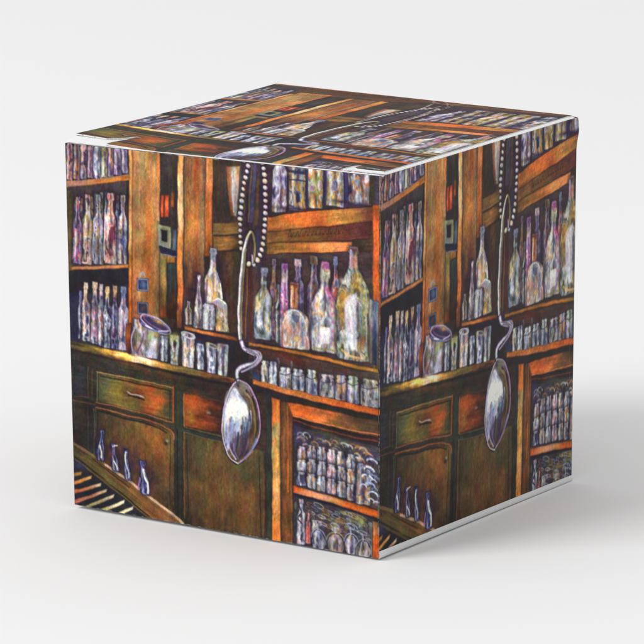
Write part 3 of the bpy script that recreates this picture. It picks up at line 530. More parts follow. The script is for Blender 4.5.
["W",[611.3,198.0,860.4,168.6,860.4,195.7,611.1,228.1],"6a4a28 8a6030 b87038 e08848 e89058 d07838",{"seed":132}],
["D",[791.7,189.3],36.0,10.5,"f0a068",0.75,{}],
["W",[860.3,162.4,922.6,153.6,922.9,205.1,860.5,216.6],"382c28 4a3428",{"seed":133}],
["W",[605.2,226.2,928.4,184.8,935.8,481.8,603.5,454.5],"44343a 4c3a38 46363c 483838",{"seed":134}],
["W",[919.4,71.0,921.5,483.6,942.9,486.0,940.4,69.0],"c86030 d86c38 c05c30 c86830 9a5030 6a5038 504834",{"seed":135,"out":0.4}],
["L",[897.0,352.7,898.8,376.4,900.3,400.2],4.037229578785807,"4a3848",{"a":0.6,"w1":1.2000000000000002}],
["L",[899.1,214.1,901.6,225.1,898.2,236.7],3.948888358081215,"5a4030",{"a":0.6,"w1":1.2000000000000002}],
["L",[867.0,462.9,866.2,465.1,866.7,467.1],7.591934245028333,"3a3040",{"a":0.6,"w1":1.2000000000000002}],
["L",[740.7,445.1,740.4,451.0,741.3,456.7],3.3597532176629135,"4c4438",{"a":0.6,"w1":1.2000000000000002}],
["L",[789.7,263.6,791.0,283.2,782.5,304.0],7.500343602964521,"503050",{"a":0.6,"w1":1.2000000000000002}],
["L",[766.4,251.6,768.9,261.0,774.0,270.2],6.06052917180477,"34384c",{"a":0.6,"w1":1.2000000000000002}],
["L",[730.5,376.5,732.8,390.3,732.3,404.5],3.859074768197428,"4a3848",{"a":0.6,"w1":1.2000000000000002}],
["L",[722.9,343.4,723.5,362.4,718.1,382.3],5.999668051507669,"5a4030",{"a":0.6,"w1":1.2000000000000002}],
["L",[876.0,306.2,876.1,324.2,872.2,342.8],3.8757379419417926,"3a3040",{"a":0.6,"w1":1.2000000000000002}],
["L",[882.7,323.4,884.3,344.7,882.4,366.4],4.943161043092349,"4c4438",{"a":0.6,"w1":1.2000000000000002}],
["L",[709.6,359.0,710.0,380.9,712.5,402.7],3.4063757328979696,"503050",{"a":0.6,"w1":1.2000000000000002}],
["L",[788.6,281.9,788.7,301.7,791.4,321.2],5.89710484972899,"34384c",{"a":0.6,"w1":1.2000000000000002}],
["L",[629.8,352.3,627.0,362.0,633.6,370.6],6.68523856478758,"4a3848",{"a":0.6,"w1":1.2000000000000002}],
["L",[625.4,264.1,630.1,282.7,626.8,302.2],7.0497935711551465,"5a4030",{"a":0.6,"w1":1.2000000000000002}],
["L",[756.1,414.0,756.5,430.1,757.7,446.0],3.7138888292834737,"3a3040",{"a":0.6,"w1":1.2000000000000002}],
["L",[719.4,424.8,719.1,438.2,715.3,452.0],4.885349639146224,"4c4438",{"a":0.6,"w1":1.2000000000000002}],
["L",[795.0,326.8,792.2,338.7,789.9,350.6],7.331624908205477,"503050",{"a":0.6,"w1":1.2000000000000002}],
["L",[900.8,372.3,902.3,380.6,904.1,388.8],6.964909761721054,"34384c",{"a":0.6,"w1":1.2000000000000002}],
["L",[714.8,245.1,715.4,262.8,713.3,280.7],6.813231924367884,"4a3848",{"a":0.6,"w1":1.2000000000000002}],
["L",[732.5,443.3,732.4,449.7,734.5,455.9],6.662369478121758,"5a4030",{"a":0.6,"w1":1.2000000000000002}],
["L",[834.6,459.8,833.7,462.2,834.7,464.4],6.1559262520093085,"3a3040",{"a":0.6,"w1":1.2000000000000002}],
["L",[770.2,381.0,770.6,395.8,767.9,411.0],4.382576769588999,"4c4438",{"a":0.6,"w1":1.2000000000000002}],
["L",[732.3,406.4,732.6,419.7,733.3,433.0],5.649246915510599,"503050",{"a":0.6,"w1":1.2000000000000002}],
["L",[664.8,324.3,665.4,344.8,662.8,365.6],7.002150575622679,"34384c",{"a":0.6,"w1":1.2000000000000002}],
["L",[636.6,412.6,634.5,430.7,640.2,447.9],5.133795189764642,"4a3848",{"a":0.6,"w1":1.2000000000000002}],
["L",[719.9,419.2,720.7,432.0,719.3,445.1],7.415939268949909,"5a4030",{"a":0.6,"w1":1.2000000000000002}],
["L",[897.8,419.8,898.0,428.3,895.4,437.1],7.109682100453524,"3a3040",{"a":0.6,"w1":1.2000000000000002}],
["L",[872.9,375.4,872.3,399.2,871.6,423.1],4.595976801539983,"4c4438",{"a":0.6,"w1":1.2000000000000002}],
["L",[687.6,302.5,687.0,311.7,687.3,320.8],5.581351997642624,"503050",{"a":0.6,"w1":1.2000000000000002}],
["L",[890.7,326.6,891.9,344.3,891.4,362.2],6.5256914544415165,"34384c",{"a":0.6,"w1":1.2000000000000002}],
["L",[855.4,300.3,854.8,323.1,851.9,346.3],6.539769472390446,"4a3848",{"a":0.6,"w1":1.2000000000000002}],
["L",[710.1,428.9,709.2,441.7,708.2,454.5],3.2516874176947326,"5a4030",{"a":0.6,"w1":1.2000000000000002}],
["L",[865.3,300.7,864.3,314.6,864.3,328.4],5.193308360457912,"3a3040",{"a":0.6,"w1":1.2000000000000002}],
["L",[680.8,357.0,681.9,367.5,680.7,378.3],4.784801790541729,"4c4438",{"a":0.6,"w1":1.2000000000000002}],
["L",[892.8,227.7,893.6,244.0,893.2,260.5],7.4408886298964285,"503050",{"a":0.6,"w1":1.2000000000000002}],
["L",[763.0,402.5,762.9,426.8,765.1,450.9],6.167492308225047,"34384c",{"a":0.6,"w1":1.2000000000000002}],
["L",[664.5,330.1,661.4,352.9,665.9,374.8],3.5893884132768767,"4a3848",{"a":0.6,"w1":1.2000000000000002}],
["L",[680.4,262.6,679.5,273.8,679.9,284.9],7.025811344987869,"5a4030",{"a":0.6,"w1":1.2000000000000002}],
["L",[731.3,357.9,730.9,376.2,728.5,394.8],7.200299266243262,"3a3040",{"a":0.6,"w1":1.2000000000000002}],
["L",[784.8,228.8,782.9,251.4,783.7,273.8],4.61846318714955,"4c4438",{"a":0.6,"w1":1.2000000000000002}],
["L",[787.7,233.2,785.4,251.6,789.3,269.4],5.044885249081652,"503050",{"a":0.6,"w1":1.2000000000000002}],
["L",[669.0,241.5,671.0,258.6,668.3,276.2],3.9554671390260188,"34384c",{"a":0.6,"w1":1.2000000000000002}],
["L",[742.2,380.7,744.5,388.7,739.0,397.6],4.176345105811935,"4a3848",{"a":0.6,"w1":1.2000000000000002}],
["L",[719.4,360.1,718.9,374.5,722.8,388.3],3.9126239788434316,"5a4030",{"a":0.6,"w1":1.2000000000000002}],
["L",[800.9,324.6,801.8,340.4,801.4,356.3],6.879598687842915,"3a3040",{"a":0.6,"w1":1.2000000000000002}],
["L",[646.9,429.6,648.9,439.1,644.1,449.5],5.279826812029728,"4c4438",{"a":0.6,"w1":1.2000000000000002}],
["L",[777.9,358.9,776.3,368.8,772.2,379.0],3.2770804760111156,"503050",{"a":0.6,"w1":1.2000000000000002}],
["L",[825.8,299.4,824.7,314.8,821.4,330.5],5.7419241786488,"34384c",{"a":0.6,"w1":1.2000000000000002}],
["L",[645.9,406.0,646.4,418.9,643.8,432.1],5.471559542807183,"4a3848",{"a":0.6,"w1":1.2000000000000002}],
["L",[618.3,357.0,618.3,377.7,617.5,398.5],4.200681173459136,"5a4030",{"a":0.6,"w1":1.2000000000000002}],
["L",[740.9,245.6,740.5,262.0,741.9,278.1],3.3049794194010507,"3a3040",{"a":0.6,"w1":1.2000000000000002}],
["L",[862.6,453.5,863.9,460.0,864.2,466.6],3.7776203227394447,"4c4438",{"a":0.6,"w1":1.2000000000000002}],
["L",[861.5,319.9,863.4,331.7,862.1,343.8],5.079209538282404,"503050",{"a":0.6,"w1":1.2000000000000002}],
["L",[634.0,299.9,634.2,312.0,634.0,324.1],5.640707652422648,"34384c",{"a":0.6,"w1":1.2000000000000002}],
["L",[686.3,387.5,686.6,397.1,684.7,407.1],4.803611138496402,"4a3848",{"a":0.6,"w1":1.2000000000000002}],
["L",[745.5,245.6,745.8,261.0,745.5,276.4],3.103055468311269,"5a4030",{"a":0.6,"w1":1.2000000000000002}],
["L",[764.8,339.2,764.8,357.2,768.2,374.8],5.748389603637154,"3a3040",{"a":0.6,"w1":1.2000000000000002}],
["L",[760.5,411.0,762.5,433.9,757.8,457.6],6.142828552383341,"4c4438",{"a":0.6,"w1":1.2000000000000002}],
["L",[722.0,410.9,726.8,429.8,721.0,449.9],7.554909269836605,"503050",{"a":0.6,"w1":1.2000000000000002}],
["L",[801.3,374.0,802.0,387.7,802.2,401.4],4.485556693591018,"34384c",{"a":0.6,"w1":1.2000000000000002}],
["L",[708.1,381.4,707.7,393.6,706.7,405.9],6.345977075701444,"4a3848",{"a":0.6,"w1":1.2000000000000002}],
["L",[760.6,360.8,761.6,378.8,760.7,397.0],6.891184362061001,"5a4030",{"a":0.6,"w1":1.2000000000000002}],
["L",[896.1,390.2,894.0,411.5,893.0,432.7],3.0572223746129428,"3a3040",{"a":0.6,"w1":1.2000000000000002}],
["L",[630.1,439.8,633.9,443.3,630.8,447.7],7.003763243162413,"4c4438",{"a":0.6,"w1":1.2000000000000002}],
["L",[781.0,303.1,780.0,322.4,778.0,342.0],3.580470051441614,"503050",{"a":0.6,"w1":1.2000000000000002}],
["L",[813.2,351.2,814.2,365.8,811.9,380.8],4.903030688478429,"34384c",{"a":0.6,"w1":1.2000000000000002}],
["L",[880.8,283.0,879.6,301.1,882.5,318.8],3.873960037040353,"4a3848",{"a":0.6,"w1":1.2000000000000002}],
["L",[837.7,240.8,836.9,256.2,839.5,271.1],7.0484093211430885,"5a4030",{"a":0.6,"w1":1.2000000000000002}],
["L",[832.7,245.9,835.1,257.2,835.4,268.8],4.64937729955054,"3a3040",{"a":0.6,"w1":1.2000000000000002}],
["L",[649.1,342.7,646.5,363.6,649.2,383.9],4.460839344781675,"4c4438",{"a":0.6,"w1":1.2000000000000002}],
["L",[835.7,331.7,836.7,352.0,833.1,372.8],6.837991413522531,"503050",{"a":0.6,"w1":1.2000000000000002}],
["L",[873.6,290.0,870.8,313.2,875.7,335.5],3.148593155325583,"34384c",{"a":0.6,"w1":1.2000000000000002}],
["L",[808.6,450.1,806.8,456.4,805.0,462.8],5.355225177399262,"4a3848",{"a":0.6,"w1":1.2000000000000002}],
["L",[901.8,322.6,899.3,336.6,901.8,350.0],4.395577536823577,"5a4030",{"a":0.6,"w1":1.2000000000000002}],
["L",[851.4,439.0,853.0,452.2,851.3,465.8],6.424403678354217,"3a3040",{"a":0.6,"w1":1.2000000000000002}],
["L",[747.1,447.7,744.7,452.8,746.6,457.4],7.0130731120358485,"4c4438",{"a":0.6,"w1":1.2000000000000002}],
["L",[876.9,384.4,877.0,405.5,876.5,426.7],6.873698566249077,"503050",{"a":0.6,"w1":1.2000000000000002}],
["L",[696.4,267.9,695.3,290.7,699.8,312.8],5.772818588868189,"34384c",{"a":0.6,"w1":1.2000000000000002}],
["L",[679.0,307.0,679.7,326.1,679.8,345.3],6.162715511525419,"4a3848",{"a":0.6,"w1":1.2000000000000002}],
["L",[847.9,264.5,848.4,283.9,848.6,303.4],5.184397953070226,"5a4030",{"a":0.6,"w1":1.2000000000000002}],
["L",[938.7,8.6,941.5,481.1],2.4000000000000004,"6a5c3c",{}],
["B",[631.7,233.5,630.3,443.6],24.0,"slim","3c2840 7a5080 c07850 d89050 60508c a87898",{"seed":140,"cap":[0.12,"805070"],"hl":0.7}],
["B",[646.0,297.3,645.1,449.5],18.0,"slim","2c3038 6a7860 b0c0b0 dce4e8 6c88a8 b8a058 eceee0",{"seed":141,"cap":[0.12,"5a5060"],"hl":0.7}],
["B",[703.4,228.4,702.8,404.4],39.0,"slim","302850 7868b0 b8a0d0 5a4888 c89080 3c3c80",{"seed":142,"cap":[0.12,"c8a0a8"],"hl":0.7}],
["B",[749.9,216.0,749.5,436.8],42.0,"slim","3a2838 6a3c60 8a6048 4a5870 7a4878 38404c",{"seed":143,"cap":[0.12,"806850"],"hl":0.7}],
["B",[811.9,209.4,812.0,429.2],27.0,"slim","303060 5868a0 c8c0e0 c85030 e07058 3c3868",{"seed":144,"cap":[0.12,"7080b8"],"hl":0.7}],
["B",[663.3,242.6,662.3,447.4],33.0,"neck","4a2850 d070b0 e8c0e0 a84888 7868b0 e0a0c0",{"seed":146,"cap":[0.09,"8a4890"],"lbl":[0.12,0.26,"e8dcd8"]}],
["B",[693.0,287.1,692.6,380.3],27.0,"box","e8c890 e88030 c84020 f0b050 e06850",{"seed":147,"cap":[0.12,"7a3c48"]}],
["L",[684.1,310.7,682.3,376.5],2.7,"f4ecf0",{}],
["B",[603.5,261.6,597.6,446.3],54.0,"wine","4a5850 a8b088 e8d8a0 d0dcec 90a8d8 e8ecf0 506880",{"seed":148,"cap":[0.13,"90a0d8"],"lbl":[0.17,0.24,"b0c8d8"],"hl":1.3}],
["D",[583.4,357.5],12.0,24.0,"e8d090",0.8,{}],
["D",[597.7,429.7],18.0,15.0,"403c38",0.7,{}],
["D",[613.1,364.2],9.0,36.0,"c8d8f0",0.7,{}],
["B",[694.2,357.4,693.8,457.6],87.0,"flask","c8b8d8 f8f4f8 f0b8b8 f4ecd8 a8b8e8 f0ecf8 e0a080",{"seed":149,"hl":1.2,"out":"40303c"}],
["R",[693.9,420.7],37.5,60.0,3.0,"e8ecf8",{"a":0.8,"t0":3.3,"t1":6.1}],
["P",[683.8,371.2,710.2,373.2,701.4,391.9,689.6,385.7],"4a5888",{"a":0.8,"soft":2}],
["L",[716.0,390.2,715.8,446.0],7.199999999999999,"6470b8",{"a":0.6}],
["D",[674.8,407.7],9.0,30.0,"f0a8a0",0.6,{}],
["D",[695.3,433.2],18.0,9.0,"e8c880",0.7,{}],
["L",[657.2,397.1,656.9,455.7],3.5999999999999996,"c06030",{"a":0.7}],
["B",[781.1,225.1,781.0,457.0],78.0,"pink","c0b0d0 f8f4f0 f0ece8 d8a060 a8b8e0 f4f0f0 8890c0 e0d0b8",{"seed":150,"cap":[0.105,"b05890"],"lbl":[0.11,0.24,"efe6c8"],"hl":1.1,"out":"3a3048"}],
["D",[794.6,303.3],9.0,10.799999999999999,"b8508c",0.75,{}],
["D",[803.3,319.8],9.0,10.799999999999999,"b8508c",0.75,{}],
["D",[788.9,294.0],6.6000000000000005,7.92,"b8508c",0.75,{}],
["D",[804.7,337.2],4.800000000000001,5.76,"b8508c",0.75,{}],
["D",[803.3,357.4],4.5,5.3999999999999995,"b8508c",0.75,{}],
["D",[803.3,377.4],4.5,5.3999999999999995,"b8508c",0.75,{}],
["D",[803.3,400.1],5.4,6.48,"b8508c",0.75,{}],
["D",[801.9,417.8],4.800000000000001,5.76,"b8508c",0.75,{}],
["D",[801.9,433.0],4.199999999999999,5.04,"b8508c",0.75,{}],
["D",[759.9,339.8],9.0,12.0,"d88838",0.8,{}],
["D",[771.5,361.1],12.0,9.0,"d89048",0.7,{}],
["L",[765.6,376.8,762.7,435.2],6.6000000000000005,"7c84a0",{"a":0.6}],
["P",[771.4,393.8,794.6,391.0,794.6,433.9,771.4,436.7],"f4f4fc",{"a":0.7,"soft":2}],
["L",[748.0,449.6,812.0,449.4],4.800000000000001,"a09858",{"a":0.8}],
["B",[864.7,179.2,865.5,466.7],99.0,"big","4c4c40 98904c c8b878 7a8070 e4dcc0 a89050 8c9cb0 565838 d8dce4",{"seed":151,"cap":[0.06,"6a3c48"],"lbl":[0.07,0.2,"e8a890"],"hl":0.4,"out":"34302c"}],
["L",[857.6,189.8,854.8,232.1],3.9000000000000004,"c8a8e8",{"a":0.9}],
["P",[840.7,313.1,872.1,294.6,875.5,439.1,855.4,441.6,838.0,388.4],"dce0f8",{"a":0.85,"soft":6}],
["L",[855.1,336.4,861.1,435.8],6.6000000000000005,"fcfcff",{"a":0.9}],
["D",[832.0,271.7],12.0,7.5,"f4ecf0",0.8,{}],
["D",[834.9,306.3],15.0,15.0,"c87828",0.8,{}],
["D",[872.1,272.3],15.0,24.0,"c8a040",0.7,{}],
["D",[886.6,357.7],9.0,48.0,"7880a8",0.6,{}],
["D",[829.3,351.8],9.0,36.0,"b07838",0.7,{}],
["L",[892.0,270.1,900.7,306.3,902.8,450.8],3.0,"a8b8d0",{"a":0.8}],
["L",[889.2,282.8,894.1,436.8],4.800000000000001,"808858",{"a":0.7}],
["D",[889.7,419.8],12.0,27.0,"9a5c30",0.7,{}],
["L",[829.4,444.7,849.6,454.9,889.9,457.4],6.0,"d8b878",{"a":0.8}],
["W",[907.8,305.5,908.6,467.7,937.2,471.6,936.2,309.7],"8098b8 90a0c0 384468 303040 3a3038",{"cross":"90a0b0 202c50 283458 b89870 6a6048","seed":152}],
["B",[375.1,371.0,374.1,433.1],24.0,"slim","382c30 7a6a50 a89470 5a4450",{"seed":160}],
["B",[406.7,300.7,404.6,438.5],36.0,"cone","6a5868 f0e8d8 e8dcc0 c8b0d0 f4f0ec 8a7088",{"seed":161,"cap":[0.06,"e8e4f0"],"hl":1.2}],
["B",[451.7,225.9,448.8,437.1],54.0,"wine","5c4878 e8e0f0 f4ecd8 e8c070 c8b0e0 f8f4ec 7c68a8",{"seed":162,"cap":[0.17,"8088a0"],"hl":1.3}],
["L",[433.8,313.1,427.1,359.9,426.3,416.6],4.800000000000001,"6c4880",{"a":0.8}],
["D",[454.5,349.1],12.0,21.0,"e8b048",0.7,{}],
["L",[473.1,316.4,477.1,354.3],3.5999999999999996,"f4f0f8",{}],
["B",[437.5,371.6,436.6,438.6],39.0,"jar","8a88b0 e8e4f4 c8c8e8 f0ece8 686890",{"seed":163}],
["B",[476.9,372.2,476.0,440.3],39.0,"box","8a6840 e8c870 d8a048 f0dcb0 a89068 f0e4d0",{"seed":164}],
["P",[445.2,365.6,460.5,353.6,481.6,358.9,493.5,370.3,487.3,381.2,457.2,371.9],"b0a8b8",{"sm":1}],
["L",[448.3,362.7,466.5,355.5,487.5,365.9],3.3000000000000003,"f0ece8",{}],
["R",[435.9,382.0],16.5,5.1,2.7,"c8c4dc",{"ang":0.15}],
["W",[361.7,437.1,522.7,448.9,522.6,459.2,361.5,447.5],"b06830 e09050 d88040 a05c30 6a3c28",{"seed":165}],
["P",[361.5,450.1,519.5,460.8,519.3,482.8,360.9,483.9],"2a2030",{"a":0.75,"soft":3}],
["L",[198.8,504.2,197.9,512.6,194.0,521.3],4.190885608385083,"4a4c68",{"a":0.6,"w1":1.2000000000000002}],
["L",[221.9,496.6,223.5,501.6,222.2,507.0],6.201115070014256,"5a5040",{"a":0.6,"w1":1.2000000000000002}],
["L",[364.0,523.5,365.6,530.5,365.5,537.7],5.2352086817628765,"34305c",{"a":0.6,"w1":1.2000000000000002}],
["L",[482.7,537.0,482.8,544.0,478.6,551.5],7.538483601485956,"6c7890",{"a":0.6,"w1":1.2000000000000002}],
["L",[394.8,535.6,393.7,540.3,392.5,545.0],7.192324046885399,"5a3c30",{"a":0.6,"w1":1.2000000000000002}],
["L",[472.5,533.2,476.6,539.5,470.0,547.1],5.382152244821698,"4a4c68",{"a":0.6,"w1":1.2000000000000002}],
["L",[343.0,505.8,343.9,517.3,339.6,529.4],6.376940034246664,"5a5040",{"a":0.6,"w1":1.2000000000000002}],
["L",[478.8,482.4,477.6,492.1,485.1,500.6],3.2546852375298863,"34305c",{"a":0.6,"w1":1.2000000000000002}],
["L",[208.0,486.8,207.5,497.8,207.0,508.9],4.694001375516874,"6c7890",{"a":0.6,"w1":1.2000000000000002}],
["L",[344.7,522.2,345.3,531.6,343.6,541.2],3.1097613598544487,"5a3c30",{"a":0.6,"w1":1.2000000000000002}],
["L",[311.8,490.5,311.5,497.3,302.4,505.2],4.988862359038184,"4a4c68",{"a":0.6,"w1":1.2000000000000002}],
["L",[262.3,490.5,261.1,496.4,267.1,501.5],5.802711254466237,"5a5040",{"a":0.6,"w1":1.2000000000000002}],
["L",[348.0,505.6,344.5,516.4,349.2,526.2],7.659831335104588,"34305c",{"a":0.6,"w1":1.2000000000000002}],
["L",[265.7,486.1,263.0,495.7,265.2,504.7],3.524690472790559,"6c7890",{"a":0.6,"w1":1.2000000000000002}],
["L",[362.0,497.2,366.1,501.2,361.3,506.4],3.1822522412493517,"5a3c30",{"a":0.6,"w1":1.2000000000000002}],
["L",[350.2,484.0,348.5,495.0,352.5,505.4],3.484121237017064,"4a4c68",{"a":0.6,"w1":1.2000000000000002}],
["L",[476.0,516.3,472.9,521.5,476.8,525.8],5.763962485535347,"5a5040",{"a":0.6,"w1":1.2000000000000002}],
["L",[292.3,525.1,292.2,531.2,293.7,537.2],7.334503658386893,"34305c",{"a":0.6,"w1":1.2000000000000002}],
["L",[272.9,508.3,273.5,516.5,274.0,524.8],4.950342100094716,"6c7890",{"a":0.6,"w1":1.2000000000000002}],
["L",[206.6,518.8,206.7,525.0,208.9,530.9],7.6450510066835475,"5a3c30",{"a":0.6,"w1":1.2000000000000002}],
["L",[291.2,498.3,292.9,508.4,293.7,518.7],7.290925171521051,"4a4c68",{"a":0.6,"w1":1.2000000000000002}],
["L",[415.3,524.9,412.7,535.8,418.1,545.8],6.978149770797957,"5a5040",{"a":0.6,"w1":1.2000000000000002}],
["L",[271.1,518.7,268.8,527.6,269.4,536.0],7.251991701278669,"34305c",{"a":0.6,"w1":1.2000000000000002}],
["L",[220.2,521.5,223.9,526.4,218.4,532.4],4.3567980590192,"6c7890",{"a":0.6,"w1":1.2000000000000002}],
["L",[459.6,492.0,463.1,500.4,458.0,509.9],5.285397381173995,"5a3c30",{"a":0.6,"w1":1.2000000000000002}],
["L",[486.3,540.8,489.3,545.6,485.6,551.4],4.710285491159798,"4a4c68",{"a":0.6,"w1":1.2000000000000002}],
["L",[369.8,481.8,367.9,491.5,374.5,500.2],3.6560304496234797,"5a5040",{"a":0.6,"w1":1.2000000000000002}],
["L",[323.9,523.6,324.1,531.6,326.6,539.3],3.8542582094012316,"34305c",{"a":0.6,"w1":1.2000000000000002}],
["L",[378.1,482.4,373.1,493.4,374.1,503.7],3.653182570107358,"6c7890",{"a":0.6,"w1":1.2000000000000002}],
["L",[442.6,542.5,444.8,545.0,445.6,547.8],6.575105286035807,"5a3c30",{"a":0.6,"w1":1.2000000000000002}],
["L",[415.3,488.8,416.1,498.3,412.9,508.4],3.2009603987940367,"4a4c68",{"a":0.6,"w1":1.2000000000000002}],
["L",[281.5,528.3,280.9,532.5,283.1,536.4],4.825552708515259,"5a5040",{"a":0.6,"w1":1.2000000000000002}],
["L",[229.2,522.6,228.0,527.9,226.0,533.2],6.238579407712766,"34305c",{"a":0.6,"w1":1.2000000000000002}],
["L",[220.8,479.6,222.4,486.1,213.6,493.8],5.654069627727467,"6c7890",{"a":0.6,"w1":1.2000000000000002}],
["L",[297.7,503.6,298.8,509.4,295.4,515.8],3.6700456779297044,"5a3c30",{"a":0.6,"w1":1.2000000000000002}],
["L",[335.2,486.2,335.7,497.2,335.4,508.4],4.852948474332921,"4a4c68",{"a":0.6,"w1":1.2000000000000002}],
["L",[433.4,542.3,433.6,544.9,432.0,547.7],4.385872965819715,"5a5040",{"a":0.6,"w1":1.2000000000000002}],
["L",[454.2,502.6,454.3,514.6,450.6,527.0],4.4132856065895165,"34305c",{"a":0.6,"w1":1.2000000000000002}],
["L",[442.7,502.6,439.7,507.7,441.7,512.2],6.577118901832291,"6c7890",{"a":0.6,"w1":1.2000000000000002}],
["L",[421.8,479.9,421.3,483.6,423.5,487.0],4.422619418857909,"5a3c30",{"a":0.6,"w1":1.2000000000000002}],
["L",[279.8,492.5,281.2,503.1,276.3,514.5],6.2317861248187185,"4a4c68",{"a":0.6,"w1":1.2000000000000002}],
["L",[364.9,522.3,363.8,527.7,354.8,534.1],3.1315740875141316,"5a5040",{"a":0.6,"w1":1.2000000000000002}],
["L",[262.7,531.5,262.6,533.4,263.1,535.2],6.659473822088849,"34305c",{"a":0.6,"w1":1.2000000000000002}],
["L",[379.9,517.9,375.8,523.1,380.0,527.2],3.94425862403456,"6c7890",{"a":0.6,"w1":1.2000000000000002}],
["L",[311.3,510.1,314.4,519.9,314.5,530.1],5.89805717335814,"5a3c30",{"a":0.6,"w1":1.2000000000000002}],
["L",[311.2,498.0,311.5,506.8,311.4,515.6],6.97281199489783,"4a4c68",{"a":0.6,"w1":1.2000000000000002}],
["L",[365.7,531.5,364.5,535.5,367.3,539.1],6.2920366052084775,"5a5040",{"a":0.6,"w1":1.2000000000000002}],
["L",[448.5,501.2,447.4,508.6,452.7,515.2],4.513103692626182,"34305c",{"a":0.6,"w1":1.2000000000000002}],
["L",[431.8,509.9,432.8,519.9,430.0,530.3],6.440515765541303,"6c7890",{"a":0.6,"w1":1.2000000000000002}],
["L",[349.1,528.4,347.7,535.1,351.9,541.1],6.443208312575102,"5a3c30",{"a":0.6,"w1":1.2000000000000002}],
["W",[179.5,453.4,177.5,535.2,194.8,535.7,196.9,451.3],"7a3c28 a85828 6a3424 30202c",{"seed":170}],
["P",[193.2,472.8,212.8,441.6,287.5,443.3,305.7,464.6,282.5,538.0,191.9,528.2],"4c3c5c",{"sm":0}],
["B",[247.2,437.6,237.2,535.7],87.0,"box","5a4468 a898b8 6a5850 98a078 c8c8e8 e0d8e4 a87858",{"seed":171,"out":"2c2240"}],
["D",[261.6,496.0],18.0,21.0,"d8dcec",0.8,{}],
["D",[252.6,478.8],9.0,15.0,"98b070",0.8,{}],
["D",[271.4,471.3],15.0,9.0,"c8a060",0.7,{}],
["D",[217.4,514.5],12.0,18.0,"a87060",0.7,{}],
["L",[198.3,522.1,195.9,490.8,209.3,457.7],3.3000000000000003,"b8b0d8",{}],
["L",[213.9,528.1,227.1,500.2,234.0,473.1],4.199999999999999,"5c4478",{"a":0.8}],
["D",[254.7,523.1],21.0,7.5,"a0b8e8",0.8,{}],
["P",[222.3,435.3,250.6,426.8,297.0,434.3,321.5,449.7,305.8,461.9,259.2,462.3,228.2,452.9],"3c2c54",{"sm":1}],
["R",[272.0,445.1],48.0,16.799999999999997,3.9000000000000004,"b0a4d0",{"ang":0.33}],
["R",[273.6,443.6],39.0,10.5,3.0,"7a5888",{"ang":0.33}],
["D",[281.4,437.5],18.0,6.0,"c8a060",0.8,{"ang":0.3}],
["L",[228.3,447.6,262.3,461.9,305.8,460.6],6.0,"5868b8",{"a":0.8}],
["L",[240.7,452.7,259.2,458.4],3.5999999999999996,"f0ecf8",{}],
["L",[280.9,462.3,312.1,456.0],3.0,"d8c8ec",{}],
["B",[297.8,470.7,296.5,537.6],27.0,"glass","38344c 8088a8 d8dce8 585a60 a8a890",{"seed":175,"hl":1.2}],
["B",[330.4,464.2,329.0,542.7],33.0,"glass","2c3038 6a7860 b0c0b0 dce4e8 6c88a8 b8a058 eceee0",{"seed":176,"hl":1.2}],
["B",[372.2,454.0,370.6,545.3],42.0,"glass","5c6888 d0d8f0 e8b898 f0ecf4 8898c8 e8d8e0 c08860",{"seed":177,"hl":1.2}],
["B",[408.5,478.2,407.5,545.9],27.0,"glass","384068 90a0d0 d8e4f8 4c5880",{"seed":178,"hl":1.2}],
["B",[442.2,471.5,441.1,552.1],33.0,"glass","384070 a0b0e0 f0f4fc 5868a0 8898c8",{"seed":179,"hl":1.2}],
["B",[477.1,469.8,476.1,555.4],36.0,"glass","485064 a0a8a0 e0e4e0 6878a8 b8c0c8",{"seed":180,"hl":1.2}],
["R",[372.1,460.5],20.4,6.6000000000000005,3.5999999999999996,"d0d0e0",{"ang":0.2}],
["D",[327.3,469.8],18.0,12.0,"c8b870",0.8,{}],
["R",[443.6,479.1],16.5,4.800000000000001,2.7,"a8a870",{"ang":0.2}],
["D",[474.0,475.4],12.0,6.0,"7a5a58",0.8,{}],
["D",[407.1,473.2],15.0,6.0,"303048",0.8,{}],
["W",[-5.6,519.1,494.3,554.4,530.6,556.3,530.4,569.2,494.1,568.7,-6.3,541.8],"302c24 443e28 6c5a30 d8a848 f4dcae c89050 9c7840 7c6438 7a5c38 744c2c 442c24",{"seed":190,"out":0.4,"dens":0.6}],
["D",[175.9,538.0],27.0,6.6000000000000005,"fcdc60",0.9,{"ang":0.22}],
["D",[232.4,541.6],24.0,6.0,"fcf0d0",0.9,{"ang":0.22}],
["L",[-6.4,544.5,253.9,560.0,494.1,573.9],3.5999999999999996,"1e1a1c",{}],
["W",[555.6,456.5,715.8,462.5,938.6,480.2,938.7,491.5,715.8,472.7,555.6,465.5],"9a6838 b07838 a86830 c87838 b88038 8a6c38",{"seed":200,"dens":0.7}],
["W",[555.6,465.5,715.8,473.9,941.5,491.2,942.1,576.8,554.7,560.9],"40302e 4c302a 443432 48403e",{"seed":201}],
["D",[680.4,483.4],48.0,9.0,"5c241c",0.8,{"ang":0.2}],
["D",[869.9,502.8],48.0,7.5,"5c3028",0.8,{"ang":0.2}],
["D",[578.9,542.3],12.0,15.0,"2c4080",0.8,{}],
["L",[896.7,517.0,898.1,529.2,903.8,540.8],5.01027565707194,"3c4c78",{"a":0.6,"w1":1.2000000000000002}],
["L",[688.8,531.3,689.0,539.8,693.9,547.8],5.778521281085554,"4a3838",{"a":0.6,"w1":1.2000000000000002}],
["L",[805.2,565.6,806.9,565.8,804.5,566.5],6.954045276338503,"5a5040",{"a":0.6,"w1":1.2000000000000002}],
["L",[581.8,534.1,583.4,544.8,584.7,555.6],5.596496900652134,"34345c",{"a":0.6,"w1":1.2000000000000002}],
["L",[608.6,553.9,609.9,555.4,605.8,557.6],7.7721957044253,"7080a0",{"a":0.6,"w1":1.2000000000000002}],
